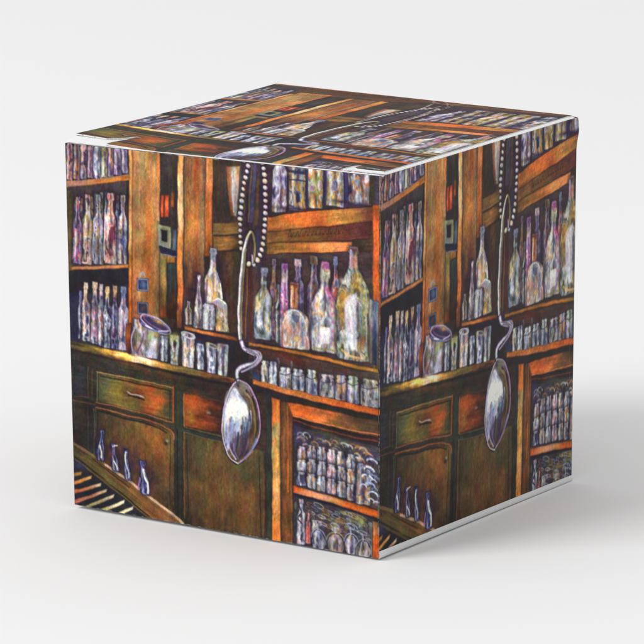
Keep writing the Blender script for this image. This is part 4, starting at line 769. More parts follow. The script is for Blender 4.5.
["L",[658.6,533.8,659.0,544.0,658.9,554.3],4.68868688899057,"5a3830",{"a":0.6,"w1":1.2000000000000002}],
["L",[658.0,512.7,656.7,524.6,662.5,535.6],7.749023271744012,"3c4c78",{"a":0.6,"w1":1.2000000000000002}],
["L",[732.3,513.5,731.9,524.9,730.0,536.5],6.700228638277823,"4a3838",{"a":0.6,"w1":1.2000000000000002}],
["L",[849.4,511.2,845.9,517.6,848.4,523.3],6.526728209825524,"5a5040",{"a":0.6,"w1":1.2000000000000002}],
["L",[633.5,506.1,635.0,518.7,634.1,531.6],7.687454497956855,"34345c",{"a":0.6,"w1":1.2000000000000002}],
["L",[876.1,504.1,871.8,514.9,874.4,524.9],6.561041700235244,"7080a0",{"a":0.6,"w1":1.2000000000000002}],
["L",[872.1,544.1,871.6,549.6,872.6,555.0],3.9247942788058365,"5a3830",{"a":0.6,"w1":1.2000000000000002}],
["L",[908.5,523.3,906.9,529.1,909.9,534.2],6.111481157119251,"3c4c78",{"a":0.6,"w1":1.2000000000000002}],
["L",[657.3,484.5,657.3,498.4,655.0,512.6],4.638223637855621,"4a3838",{"a":0.6,"w1":1.2000000000000002}],
["L",[810.6,554.2,809.0,560.7,811.3,566.6],6.41016161012533,"5a5040",{"a":0.6,"w1":1.2000000000000002}],
["L",[639.3,518.8,640.7,523.1,638.0,527.9],5.680639767476011,"34345c",{"a":0.6,"w1":1.2000000000000002}],
["L",[768.3,514.6,767.2,527.2,767.2,539.7],5.701349181564846,"7080a0",{"a":0.6,"w1":1.2000000000000002}],
["L",[663.0,542.1,663.9,547.9,666.9,553.5],3.2003946055370553,"5a3830",{"a":0.6,"w1":1.2000000000000002}],
["L",[773.8,538.6,775.0,551.6,776.1,564.6],5.385844684005856,"3c4c78",{"a":0.6,"w1":1.2000000000000002}],
["L",[577.3,541.5,581.1,545.3,582.0,549.5],3.5420080069783024,"4a3838",{"a":0.6,"w1":1.2000000000000002}],
["L",[585.1,523.1,583.4,532.4,585.9,541.2],3.0557080531938596,"5a5040",{"a":0.6,"w1":1.2000000000000002}],
["L",[666.7,505.2,664.1,511.4,665.0,517.3],5.514106501708806,"34345c",{"a":0.6,"w1":1.2000000000000002}],
["L",[658.3,547.9,658.8,553.7,658.4,559.5],4.702788141800923,"7080a0",{"a":0.6,"w1":1.2000000000000002}],
["L",[646.7,557.3,644.2,558.5,648.6,558.8],3.621291394819327,"5a3830",{"a":0.6,"w1":1.2000000000000002}],
["L",[700.6,498.6,699.0,510.7,697.9,522.8],3.6831730243205447,"3c4c78",{"a":0.6,"w1":1.2000000000000002}],
["L",[918.2,511.1,916.0,519.0,921.1,526.0],3.284812668950412,"4a3838",{"a":0.6,"w1":1.2000000000000002}],
["L",[886.2,502.4,883.4,509.5,887.1,515.8],7.054454811046192,"5a5040",{"a":0.6,"w1":1.2000000000000002}],
["L",[751.7,523.1,751.4,536.5,752.4,549.7],3.090081082709434,"34345c",{"a":0.6,"w1":1.2000000000000002}],
["L",[814.4,508.7,814.1,513.0,811.9,517.5],3.5786314896842257,"7080a0",{"a":0.6,"w1":1.2000000000000002}],
["L",[640.1,538.7,639.6,547.6,639.0,556.5],7.465167620003061,"5a3830",{"a":0.6,"w1":1.2000000000000002}],
["L",[564.0,527.3,565.3,538.0,569.2,548.3],6.765735430424308,"3c4c78",{"a":0.6,"w1":1.2000000000000002}],
["L",[870.6,541.1,869.0,547.2,873.5,552.5],7.039087447401258,"4a3838",{"a":0.6,"w1":1.2000000000000002}],
["L",[777.1,492.6,778.3,505.7,776.9,519.2],3.1943629541018126,"5a5040",{"a":0.6,"w1":1.2000000000000002}],
["L",[602.1,537.9,604.4,542.1,601.4,547.1],5.012149147925278,"34345c",{"a":0.6,"w1":1.2000000000000002}],
["L",[633.5,546.1,631.8,551.6,631.4,556.9],5.228482672082814,"7080a0",{"a":0.6,"w1":1.2000000000000002}],
["L",[682.8,553.5,681.4,557.3,684.0,560.5],5.93674240877795,"5a3830",{"a":0.6,"w1":1.2000000000000002}],
["L",[881.6,563.8,880.1,567.1,878.9,570.3],6.050294360924121,"3c4c78",{"a":0.6,"w1":1.2000000000000002}],
["L",[834.5,512.3,836.8,523.0,834.6,534.2],6.279830684633152,"4a3838",{"a":0.6,"w1":1.2000000000000002}],
["L",[903.0,500.2,903.2,512.7,904.8,525.0],3.0198961314121133,"5a5040",{"a":0.6,"w1":1.2000000000000002}],
["L",[574.0,510.0,577.5,518.4,573.1,527.8],6.623478885875682,"34345c",{"a":0.6,"w1":1.2000000000000002}],
["L",[870.2,517.0,872.8,527.0,868.2,537.9],5.704668671073662,"7080a0",{"a":0.6,"w1":1.2000000000000002}],
["L",[786.3,516.9,786.9,527.3,788.9,537.6],3.6172512948582387,"5a3830",{"a":0.6,"w1":1.2000000000000002}],
["L",[595.0,531.5,596.2,539.1,593.9,547.2],7.146793812461059,"3c4c78",{"a":0.6,"w1":1.2000000000000002}],
["L",[864.6,517.7,862.2,528.5,866.2,538.6],5.830542060273487,"4a3838",{"a":0.6,"w1":1.2000000000000002}],
["L",[934.8,496.1,936.6,502.2,933.1,509.1],5.129661315100467,"5a5040",{"a":0.6,"w1":1.2000000000000002}],
["L",[585.3,503.2,583.5,516.0,587.9,528.1],6.4972807344283945,"34345c",{"a":0.6,"w1":1.2000000000000002}],
["L",[683.1,494.2,684.2,508.2,678.6,523.1],7.40440757454975,"7080a0",{"a":0.6,"w1":1.2000000000000002}],
["L",[804.3,520.7,805.7,528.7,804.0,537.0],4.1201733745747,"5a3830",{"a":0.6,"w1":1.2000000000000002}],
["L",[888.0,554.7,886.9,560.7,882.9,567.0],7.124513713021291,"3c4c78",{"a":0.6,"w1":1.2000000000000002}],
["L",[801.0,552.2,798.8,559.5,807.6,565.3],4.239704031122004,"4a3838",{"a":0.6,"w1":1.2000000000000002}],
["L",[795.1,532.1,795.3,545.0,797.3,557.7],6.331596311003543,"5a5040",{"a":0.6,"w1":1.2000000000000002}],
["L",[710.3,536.5,710.8,549.1,710.4,561.9],5.750478090491308,"34345c",{"a":0.6,"w1":1.2000000000000002}],
["L",[642.7,491.1,645.0,502.7,642.9,514.9],6.81048506791542,"7080a0",{"a":0.6,"w1":1.2000000000000002}],
["L",[814.4,549.0,816.5,557.6,813.6,566.9],7.396272306440949,"5a3830",{"a":0.6,"w1":1.2000000000000002}],
["L",[854.1,495.6,855.9,509.0,854.0,522.9],3.4077857464165575,"3c4c78",{"a":0.6,"w1":1.2000000000000002}],
["L",[913.4,516.3,912.4,524.7,914.2,532.8],3.998472214972188,"4a3838",{"a":0.6,"w1":1.2000000000000002}],
["L",[781.9,516.5,779.8,521.9,785.3,526.4],7.253120812807289,"5a5040",{"a":0.6,"w1":1.2000000000000002}],
["L",[923.9,498.0,925.3,504.4,924.1,511.3],4.1186705949872175,"34345c",{"a":0.6,"w1":1.2000000000000002}],
["L",[912.5,563.4,911.5,567.6,911.0,571.6],3.2638919581737884,"7080a0",{"a":0.6,"w1":1.2000000000000002}],
["L",[919.8,503.1,919.1,516.8,919.5,530.5],6.932310428185947,"5a3830",{"a":0.6,"w1":1.2000000000000002}],
["B",[606.1,497.7,605.7,559.5],27.0,"jar","3c4468 c8b878 e8e8f0 8890c0 a8a068",{"seed":205,"hl":1.0}],
["B",[628.5,497.5,628.0,561.8],27.0,"jar","384880 98b0e0 f0f4fc 5870b0",{"seed":206,"hl":1.0}],
["B",[665.5,508.3,665.2,563.4],39.0,"jar","485070 b0b890 e0e4f0 90a0c8 f0f0f0 6c7850",{"seed":207,"hl":1.0}],
["L",[649.2,526.8,665.4,528.1,681.6,522.7],2.4000000000000004,"30305c",{"a":0.8}],
["B",[703.9,508.5,703.7,564.9],39.0,"jar","40486c a0a8d0 e8ecf8 6878b0 d0d8e8",{"seed":208,"hl":1.0}],
["L",[687.7,527.5,703.8,528.8,719.9,523.4],2.4000000000000004,"30305c",{"a":0.8}],
["B",[742.1,503.7,742.0,568.9],36.0,"jar","485c40 a8a860 f4f4f0 98b0e0 5868a0",{"seed":209,"hl":1.0}],
["L",[727.2,525.1,742.0,527.1,756.8,521.4],2.4000000000000004,"30305c",{"a":0.8}],
["B",[788.8,510.5,788.8,570.4],48.0,"jar","484c70 b0a098 e8e8f4 8898c8 d8dcf0 a89858",{"seed":210,"hl":1.0}],
["L",[769.2,531.0,788.8,532.1,808.4,526.0],2.4000000000000004,"30305c",{"a":0.8}],
["B",[829.5,507.9,829.6,572.7],36.0,"jar","4c4c68 c09050 9098c8 d8d8f0 6870a8",{"seed":211,"hl":1.0}],
["L",[814.9,529.2,829.5,531.2,844.1,525.4],2.4000000000000004,"30305c",{"a":0.8}],
["B",[864.2,506.0,864.4,575.7],36.0,"jar","44486c a8a8d8 a0a868 d8d8f0 7480c0",{"seed":212,"hl":1.0}],
["L",[849.7,528.8,864.3,531.1,878.8,525.0],2.4000000000000004,"30305c",{"a":0.8}],
["B",[913.0,507.4,913.4,578.1],57.0,"jar","5c5c60 d8c8a0 8c98c0 e0dcd8 a8a070 98a8c8",{"seed":213,"hl":1.0}],
["L",[890.2,531.5,913.2,532.8,936.0,525.6],2.4000000000000004,"30305c",{"a":0.8}],
["W",[566.8,551.6,715.5,564.6,944.9,580.2,945.1,597.9,715.4,581.3,566.6,564.6],"c07038 c87c38 d88048 e07838 d86830 c86830",{"seed":220,"dens":0.7,"out":0.4}],
["W",[0.1,543.7,620.4,586.0,617.7,974.4,-13.7,977.2],"2c2826 34302a 3a3428 302a26 3a2c28",{"seed":230}],
["D",[206.8,563.3],84.0,9.0,"6a4028",0.7,{"ang":0.2}],
["D",[300.5,572.5],42.0,9.0,"6a3424",0.6,{"ang":0.2}],
["D",[454.2,594.7],60.0,18.0,"3c2420",0.6,{"ang":0.2}],
["D",[31.7,563.9],24.0,9.0,"38282c",0.6,{}],
["W",[8.6,582.8,53.7,582.5,51.1,668.5,9.2,665.9],"28282c 303034 2c2c2c",{"seed":231,"out":0.2}],
["L",[55.3,582.3,54.4,665.4,12.4,665.5],2.4000000000000004,"6a4c34",{"a":0.8,"sm":False}],
["L",[2.3,677.6,60.4,680.7,79.7,680.8],2.7,"6a4434",{"a":0.8}],
["L",[69.6,585.8,67.1,671.8],2.7,"5a4430",{"a":0.8}],
["L",[52.2,687.2,50.4,803.6],2.4000000000000004,"5c4c38",{"a":0.8}],
["L",[73.0,692.5,69.5,814.5],2.7,"7a6c54",{"a":0.7}],
["D",[33.3,724.7],12.0,30.0,"383024",0.7,{}],
["W",[88.6,594.1,321.6,606.6,320.0,688.7,86.4,671.9],"484830 6a6434 7a6a30 6a5430 8a5428 a85028 6a5428 484430",{"seed":232,"out":0.55,"dens":0.4}],
["D",[145.0,632.2],30.0,18.0,"8a7c38",0.55,{}],
["D",[277.2,644.1],30.0,27.0,"b85c28",0.7,{}],
["D",[283.6,638.0],15.0,15.0,"d05828",0.5,{}],
["D",[236.5,638.8],24.0,24.0,"a06c34",0.5,{}],
["D",[113.4,620.2],18.0,18.0,"4c5448",0.5,{}],
["D",[194.8,670.9],48.0,12.0,"585434",0.5,{"ang":0.2}],
["L",[83.8,592.0,206.0,597.7,321.6,604.0],3.9000000000000004,"9a7c4c",{"a":0.9}],
["L",[323.2,601.2,322.5,692.4],4.5,"c05c34",{"a":0.9}],
["L",[79.9,675.4,204.0,681.7,321.5,695.1],3.3000000000000003,"9a6040",{"a":0.9}],
["L",[85.4,594.5,83.2,672.3],3.3000000000000003,"74745c",{"a":0.8}],
["L",[94.8,601.3,205.8,607.0,315.3,612.7],4.800000000000001,"1c1c1c",{"a":0.7}],
["L",[313.7,612.9,312.3,684.5],3.9000000000000004,"28281e",{"a":0.7}],
["D",[205.0,637.7],27.0,12.0,"40281c",0.7,{}],
["L",[179.8,634.3,192.4,639.3,208.2,638.6,230.2,642.3],3.9000000000000004,"b8a89c",{"a":0.9}],
["L",[182.8,641.9,208.0,645.2,230.0,649.0],4.5,"1c1614",{"a":0.8}],
["D",[220.8,639.6],6.0,3.0,"f0e8e0",0.9,{}],
["W",[329.4,605.6,322.9,953.3,346.6,949.6,352.6,607.9],"383c34 34382e 30302a 2c2c24",{"seed":233,"out":0.4}],
["L",[333.7,710.7,331.1,938.5],3.9000000000000004,"141410",{"a":0.7}],
["W",[358.6,615.0,517.7,625.5,516.8,706.6,357.2,699.6],"a85428 9a4c24 6a3420 3c2620 302220",{"seed":234,"out":0.4,"dens":0.5}],
["D",[376.3,670.6],12.0,21.0,"b89848",0.75,{}],
["D",[389.4,624.1],18.0,18.0,"c05828",0.65,{}],
["D",[419.8,646.3],18.0,18.0,"8a4824",0.5,{}],
["D",[444.3,650.9],15.0,12.0,"1e1616",0.7,{}],
["D",[431.9,655.2],7.5,3.9000000000000004,"8a8074",0.8,{}],
["L",[357.1,612.5,355.6,699.8],3.5999999999999996,"a87848",{"a":0.9}],
["L",[357.1,612.5,408.0,615.1,475.2,620.7],3.0,"5c3424",{"a":0.8}],
["L",[357.1,702.2,474.1,711.2],3.5999999999999996,"6a6048",{"a":0.8}],
["L",[344.5,711.9,474.0,720.5],4.800000000000001,"303a40",{"a":0.9}],
["W",[85.7,696.2,80.5,880.9,315.3,940.9,319.5,718.0],"6a5030 74502c 5c4028 3c2c26",{"cross":"6a5430 85582c 6e4c2c 443428 2c2424","seed":235,"out":0.3,"dens":0.45}],
["D",[250.0,743.5],36.0,27.0,"9a6430",0.7,{}],
["D",[266.2,719.9],24.0,15.0,"98683c",0.5,{}],
["D",[280.6,784.7],21.0,36.0,"7a4428",0.6,{}],
["D",[171.2,727.6],42.0,18.0,"54502e",0.6,{"ang":0.2}],
["D",[123.6,717.9],24.0,15.0,"3c3c2e",0.6,{}],
["D",[263.4,854.2],30.0,48.0,"3c3028",0.6,{}],
["L",[79.5,688.9,172.0,695.3,250.9,700.7,297.8,710.3,319.4,720.6,322.2,738.8],4.199999999999999,"a05c38",{"a":0.9}],
["L",[320.9,728.4,317.4,913.6],3.0,"7a6040",{"a":0.8}],
["L",[311.5,729.7,307.9,915.0],3.0,"282420",{"a":0.7}],
["L",[79.5,688.9,73.9,773.3],2.4000000000000004,"6a5c44",{"a":0.8}],
["L",[82.4,697.9,171.7,704.7,250.7,711.4,300.6,723.2],4.5,"1c1818",{"a":0.7}],
["D",[297.0,750.3],9.0,9.600000000000001,"14120f",0.9,{}],
["D",[300.2,745.9],5.1,5.1,"b8b0a0",0.95,{}],
["W",[356.8,718.1,352.5,970.3,599.5,977.3,601.4,731.5],"4c4832 5a4a30 6a4c2c 5c4028 382a24",{"cross":"443c2c 6a5030 5c4c30 74502c 5c4830 38322a","seed":236,"out":0.4,"dens":0.45}],
["D",[451.1,826.9],42.0,66.0,"6a4c2c",0.5,{}],
["D",[533.3,881.1],36.0,60.0,"74482a",0.55,{}],
["D",[405.4,780.3],24.0,48.0,"5a5434",0.5,{}],
["D",[543.4,787.0],30.0,36.0,"444630",0.5,{}],
["D",[388.0,903.0],24.0,60.0,"4a3c28",0.5,{}],
["L",[353.8,715.9,406.3,721.9,473.9,725.7],3.0,"6a5c48",{"a":0.8}],
["L",[355.3,718.4,351.4,943.5],3.3000000000000003,"8a5c3c",{"a":0.8}],
["L",[577.2,734.9,592.3,735.4,595.2,753.3,593.5,964.9],3.0,"504c3c",{"a":0.9,"sm":False}],
["L",[586.1,749.4,586.0,955.5],2.7,"201c1c",{"a":0.7}],
["L",[598.0,779.1,596.9,924.5],2.7,"84482c",{"a":0.7}],
["L",[362.8,733.2,362.4,941.8],3.0,"1e1c18",{"a":0.7}],
["W",[605.5,575.0,602.5,984.8,620.7,984.6,623.5,577.9],"28262a 303430 343a30 30342c 34342c",{"seed":237,"out":0.4}],
["W",[623.4,590.8,620.6,992.6,646.4,991.2,648.7,592.6],"c06430 d07038 a08850 9c8c58 e0a058 e8a868 e09850 d88038 c86c30",{"seed":238,"out":0.45,"dens":0.7}],
["W",[650.2,595.0,647.9,988.3,687.1,990.0,688.8,597.7],"3c2820 6a3c24 6a4828 5c3c24 6a4428 583820",{"cross":"2c2024 7a4c2a 8a5c34 4a3424","seed":239,"out":0.4}],
["L",[671.8,742.4,670.5,826.3],4.5,"d87030",{"a":0.85}],
["L",[671.0,600.0,673.3,742.2],3.0,"9a5c30",{"a":0.7}],
["L",[681.1,650.3,679.6,983.2],3.0,"8a7044",{"a":0.6}],
["L",[657.7,849.2,654.0,982.0],3.5999999999999996,"8a4424",{"a":0.7}],
["W",[668.0,595.2,797.6,601.2,945.1,611.9,945.4,655.0,797.6,642.2,688.6,631.2],"c86430 d86c30 c86838 7a5434 5c4430 503c2e",{"seed":240,"dens":0.8}],
["D",[718.3,611.7],27.0,12.0,"e06830",0.8,{"ang":0.2}],
["L",[668.1,587.5,797.6,597.3,945.1,609.3],6.0,"2c2c24",{"a":0.8}],
["L",[688.6,629.9,797.6,639.6,945.3,646.1],3.3000000000000003,"d88048",{"a":0.9}],
["L",[688.6,635.1,797.6,647.3,945.4,653.8],4.199999999999999,"2c1c18",{"a":0.8}],
["L",[691.6,641.1,797.6,655.0,945.4,662.7],3.5999999999999996,"7a3c24",{"a":0.9}],
["L",[691.5,650.2,797.6,662.7,945.5,670.3],3.0,"30242c",{}],
["W",[688.5,654.4,948.4,675.0,949.4,836.5,687.9,815.9],"403a40 3e3a40 443e40",{"seed":241}],
["D",[700.3,681.3],12.0,27.0,"38307c",0.8,{}],
["D",[812.2,671.0],60.0,9.0,"5c5c40",0.6,{"ang":0.25}],
["L",[713.1,774.9,713.2,783.6,722.5,791.0],3.345845440126855,"3a4888",{"a":0.6,"w1":1.2000000000000002}],
["L",[761.0,741.7,760.1,753.1,764.5,763.6],3.316494465148345,"5a5044",{"a":0.6,"w1":1.2000000000000002}],
["L",[765.8,797.2,767.1,803.1,765.5,809.4],3.119516292241671,"4a3860",{"a":0.6,"w1":1.2000000000000002}],
["L",[843.0,810.4,844.5,813.7,843.3,817.3],3.6392133396444004,"6c7ca8",{"a":0.6,"w1":1.2000000000000002}],
["L",[823.9,781.0,821.4,792.4,823.5,803.2],5.355676267637138,"7a5a40",{"a":0.6,"w1":1.2000000000000002}],
["L",[786.7,740.7,787.5,748.5,788.4,756.3],4.507174450620779,"2c3060",{"a":0.6,"w1":1.2000000000000002}],
["L",[835.9,716.7,838.3,725.1,832.3,734.8],4.777685198342569,"3a4888",{"a":0.6,"w1":1.2000000000000002}],
["L",[808.1,775.3,807.2,783.9,812.7,791.5],5.0469771488877235,"5a5044",{"a":0.6,"w1":1.2000000000000002}],
["L",[851.2,751.8,851.5,760.2,856.6,767.9],6.34157022488145,"4a3860",{"a":0.6,"w1":1.2000000000000002}],
["L",[929.6,780.8,931.0,785.3,924.8,790.9],4.128577954835829,"6c7ca8",{"a":0.6,"w1":1.2000000000000002}],
["L",[932.1,818.7,934.3,822.3,931.9,826.7],3.6293310832699865,"7a5a40",{"a":0.6,"w1":1.2000000000000002}],
["L",[770.9,737.6,768.9,749.7,770.8,761.3],4.64897534258092,"2c3060",{"a":0.6,"w1":1.2000000000000002}],
["L",[774.8,716.0,772.5,722.2,768.4,728.6],6.719521803907282,"3a4888",{"a":0.6,"w1":1.2000000000000002}],
["L",[890.8,754.9,891.4,763.6,891.6,772.5],6.239610095360581,"5a5044",{"a":0.6,"w1":1.2000000000000002}],
["L",[892.0,813.8,891.4,818.2,893.9,822.2],5.283669597236373,"4a3860",{"a":0.6,"w1":1.2000000000000002}],
["L",[891.0,782.4,890.0,788.1,891.6,793.6],4.7139390160938195,"6c7ca8",{"a":0.6,"w1":1.2000000000000002}],
["L",[894.7,741.8,896.1,751.9,896.4,762.1],6.65047257590536,"7a5a40",{"a":0.6,"w1":1.2000000000000002}],
["L",[696.0,726.4,696.0,735.4,693.9,744.7],5.917299606930563,"2c3060",{"a":0.6,"w1":1.2000000000000002}],
["L",[898.8,814.9,900.1,818.9,895.4,823.7],3.6358751463203927,"3a4888",{"a":0.6,"w1":1.2000000000000002}],
["L",[749.9,750.9,750.8,756.7,751.0,762.6],3.1616361816136713,"5a5044",{"a":0.6,"w1":1.2000000000000002}],
["L",[826.2,787.6,824.9,801.8,824.7,815.9],7.2081644648718495,"4a3860",{"a":0.6,"w1":1.2000000000000002}],
["L",[918.0,710.8,919.3,719.2,919.5,727.8],3.807721465762773,"6c7ca8",{"a":0.6,"w1":1.2000000000000002}],
["L",[858.8,792.1,860.3,801.8,857.0,812.1],3.2148780520566675,"7a5a40",{"a":0.6,"w1":1.2000000000000002}],
["L",[696.3,718.8,699.7,723.1,696.9,728.3],5.049856766465893,"2c3060",{"a":0.6,"w1":1.2000000000000002}],
["L",[727.8,717.0,730.5,726.9,727.0,737.6],7.1577553636050775,"3a4888",{"a":0.6,"w1":1.2000000000000002}],
["L",[845.2,799.9,843.5,804.5,842.4,809.1],3.579035655869559,"5a5044",{"a":0.6,"w1":1.2000000000000002}],
["L",[918.2,687.1,918.0,698.1,916.6,709.3],5.006877804852317,"4a3860",{"a":0.6,"w1":1.2000000000000002}],
["L",[739.3,742.9,741.3,752.3,736.7,762.7],3.7689715709720133,"6c7ca8",{"a":0.6,"w1":1.2000000000000002}],
["L",[742.2,721.0,739.8,729.4,740.2,737.4],5.165177294162604,"7a5a40",{"a":0.6,"w1":1.2000000000000002}],
["L",[762.9,742.2,765.6,755.5,759.3,770.1],5.858981342497796,"2c3060",{"a":0.6,"w1":1.2000000000000002}],
["L",[879.7,689.5,880.0,701.2,881.4,712.8],4.380383722175521,"3a4888",{"a":0.6,"w1":1.2000000000000002}],
["L",[860.5,778.9,860.4,789.9,862.2,800.6],5.849459181162587,"5a5044",{"a":0.6,"w1":1.2000000000000002}],
["L",[703.8,801.4,706.1,801.8,705.8,802.6],3.902543657196414,"4a3860",{"a":0.6,"w1":1.2000000000000002}],
["L",[770.7,708.5,766.5,719.4,766.0,729.8],3.5026142571515697,"6c7ca8",{"a":0.6,"w1":1.2000000000000002}],
["L",[863.6,793.9,865.0,804.3,861.7,815.5],3.699261280240483,"7a5a40",{"a":0.6,"w1":1.2000000000000002}],
["L",[898.3,763.7,902.4,770.2,899.1,777.8],4.2412295932447,"2c3060",{"a":0.6,"w1":1.2000000000000002}],
["L",[903.0,741.5,900.7,755.1,906.2,767.6],6.619455345519239,"3a4888",{"a":0.6,"w1":1.2000000000000002}],
["L",[828.6,741.1,828.8,754.5,826.7,768.2],4.573973276624047,"5a5044",{"a":0.6,"w1":1.2000000000000002}],
["L",[702.8,770.5,703.2,780.5,705.4,790.2],4.617764541265286,"4a3860",{"a":0.6,"w1":1.2000000000000002}],
["L",[936.4,700.2,935.0,705.0,940.4,708.9],4.735032377416976,"6c7ca8",{"a":0.6,"w1":1.2000000000000002}],
["L",[910.2,728.7,907.8,742.3,913.6,754.7],3.285756741179841,"7a5a40",{"a":0.6,"w1":1.2000000000000002}],
["L",[755.1,804.0,754.2,806.2,752.6,808.6],7.31796373853436,"2c3060",{"a":0.6,"w1":1.2000000000000002}],
["L",[735.2,776.6,735.2,782.2,736.8,787.5],3.2072156908681033,"3a4888",{"a":0.6,"w1":1.2000000000000002}],
["L",[923.4,734.0,921.9,745.8,923.7,757.2],3.509084246498681,"5a5044",{"a":0.6,"w1":1.2000000000000002}],
["L",[731.5,694.8,731.5,699.5,728.8,704.5],3.5694231377931653,"4a3860",{"a":0.6,"w1":1.2000000000000002}],
["L",[747.6,775.8,747.2,789.8,747.5,803.7],7.796199846707161,"6c7ca8",{"a":0.6,"w1":1.2000000000000002}],
["L",[706.1,723.1,703.4,733.2,710.9,742.0],7.00549785197888,"7a5a40",{"a":0.6,"w1":1.2000000000000002}],
["L",[908.7,805.9,908.2,815.1,907.1,824.5],5.33242586873987,"2c3060",{"a":0.6,"w1":1.2000000000000002}],
["L",[819.4,791.9,817.4,798.8,823.8,804.5],6.722316255486511,"3a4888",{"a":0.6,"w1":1.2000000000000002}],
["L",[742.9,737.3,744.1,742.3,742.0,747.9],5.516654819930983,"5a5044",{"a":0.6,"w1":1.2000000000000002}],
["L",[703.8,775.7,702.1,780.7,705.2,785.0],4.645801143005185,"4a3860",{"a":0.6,"w1":1.2000000000000002}],
["L",[928.8,752.6,928.0,763.6,929.8,774.2],7.026219638932694,"6c7ca8",{"a":0.6,"w1":1.2000000000000002}],
["L",[919.1,704.9,920.9,714.3,916.7,724.6],3.1356978857159965,"7a5a40",{"a":0.6,"w1":1.2000000000000002}],
["L",[821.3,786.6,822.5,798.2,819.5,810.4],5.386218392939741,"2c3060",{"a":0.6,"w1":1.2000000000000002}],
["L",[734.2,770.7,732.6,783.5,731.8,796.2],3.7067044406956806,"3a4888",{"a":0.6,"w1":1.2000000000000002}],
["L",[827.8,733.1,824.8,741.3,826.9,748.8],3.0204498127922874,"5a5044",{"a":0.6,"w1":1.2000000000000002}],
["L",[811.2,715.0,813.6,723.5,815.1,732.0],4.3502072810718335,"4a3860",{"a":0.6,"w1":1.2000000000000002}],
["L",[811.0,809.9,812.4,811.8,812.5,813.8],4.7313173170414355,"6c7ca8",{"a":0.6,"w1":1.2000000000000002}],
["L",[937.9,773.4,936.9,782.8,942.8,791.2],6.419168269649247,"7a5a40",{"a":0.6,"w1":1.2000000000000002}],
["L",[762.5,799.2,761.8,804.2,757.9,809.7],7.296463394980297,"2c3060",{"a":0.6,"w1":1.2000000000000002}],
["L",[893.3,749.7,893.6,757.4,893.3,765.2],3.5386213686321577,"3a4888",{"a":0.6,"w1":1.2000000000000002}],
["L",[913.6,804.4,915.1,810.6,908.1,818.1],6.851484977953184,"5a5044",{"a":0.6,"w1":1.2000000000000002}],
["L",[928.6,825.1,928.5,825.7,924.6,826.9],5.676306724483528,"4a3860",{"a":0.6,"w1":1.2000000000000002}],
["L",[856.5,694.6,856.1,705.4,857.7,716.0],4.539195530237546,"6c7ca8",{"a":0.6,"w1":1.2000000000000002}],
["L",[808.0,807.6,805.8,811.0,803.6,814.4],7.343656746351203,"7a5a40",{"a":0.6,"w1":1.2000000000000002}],
["L",[896.9,701.1,894.7,708.0,895.3,714.6],5.704712413025365,"2c3060",{"a":0.6,"w1":1.2000000000000002}],
["L",[749.8,750.9,749.1,764.9,745.8,779.3],6.101412367964388,"3a4888",{"a":0.6,"w1":1.2000000000000002}],
["L",[790.2,710.4,790.9,718.0,789.2,725.9],6.346808219247977,"5a5044",{"a":0.6,"w1":1.2000000000000002}],
["L",[796.2,771.7,792.3,781.8,797.5,790.6],5.343448121147074,"4a3860",{"a":0.6,"w1":1.2000000000000002}],
["L",[937.0,796.1,937.1,808.7,934.0,821.9],4.7611245139299,"6c7ca8",{"a":0.6,"w1":1.2000000000000002}],
["L",[716.4,724.6,717.6,729.3,714.5,734.7],6.293843885971037,"7a5a40",{"a":0.6,"w1":1.2000000000000002}],
["L",[866.7,691.3,866.4,697.1,867.3,702.8],4.218302182596572,"2c3060",{"a":0.6,"w1":1.2000000000000002}],
["L",[930.8,764.8,927.8,773.1,930.2,780.7],5.8011709439490975,"3a4888",{"a":0.6,"w1":1.2000000000000002}],
["L",[873.4,752.5,873.9,765.0,870.8,778.1],7.75009102706623,"5a5044",{"a":0.6,"w1":1.2000000000000002}],
["L",[731.3,738.8,731.7,749.5,731.0,760.3],5.329969956922185,"4a3860",{"a":0.6,"w1":1.2000000000000002}],
["L",[812.9,800.9,812.5,805.3,806.0,810.6],5.28748174519516,"6c7ca8",{"a":0.6,"w1":1.2000000000000002}],
["L",[704.1,713.5,705.3,721.2,704.4,729.2],7.145819536053429,"7a5a40",{"a":0.6,"w1":1.2000000000000002}],
["L",[787.5,692.1,791.5,701.9,789.6,712.6],6.210560648452976,"2c3060",{"a":0.6,"w1":1.2000000000000002}],
["L",[922.4,749.5,921.2,759.8,920.3,770.0],5.506138534668435,"3a4888",{"a":0.6,"w1":1.2000000000000002}],
["L",[751.3,678.6,749.8,686.7,754.1,694.1],7.140978904742788,"5a5044",{"a":0.6,"w1":1.2000000000000002}],
["L",[867.9,771.4,867.4,784.8,866.1,798.4],4.8636884190893275,"4a3860",{"a":0.6,"w1":1.2000000000000002}],
["L",[918.6,744.8,918.5,750.2,917.4,755.7],5.458503687320526,"6c7ca8",{"a":0.6,"w1":1.2000000000000002}],
["L",[756.4,725.4,754.4,730.9,761.2,735.1],3.775322877478364,"7a5a40",{"a":0.6,"w1":1.2000000000000002}],
["L",[817.5,706.2,818.0,713.3,816.3,720.7],4.3407130957232205,"2c3060",{"a":0.6,"w1":1.2000000000000002}],
["L",[929.4,741.1,931.3,746.6,932.1,752.2],7.230334300912228,"3a4888",{"a":0.6,"w1":1.2000000000000002}],
["L",[726.8,777.5,726.0,790.7,721.2,804.6],5.974281403401173,"5a5044",{"a":0.6,"w1":1.2000000000000002}],
["L",[755.2,791.0,754.9,799.7,758.5,807.8],5.49119214207723,"4a3860",{"a":0.6,"w1":1.2000000000000002}],
["L",[742.6,715.7,745.1,727.0,741.6,739.2],4.079410896188875,"6c7ca8",{"a":0.6,"w1":1.2000000000000002}],
["L",[812.5,747.8,808.6,761.2,812.8,773.4],4.402393804112573,"7a5a40",{"a":0.6,"w1":1.2000000000000002}],
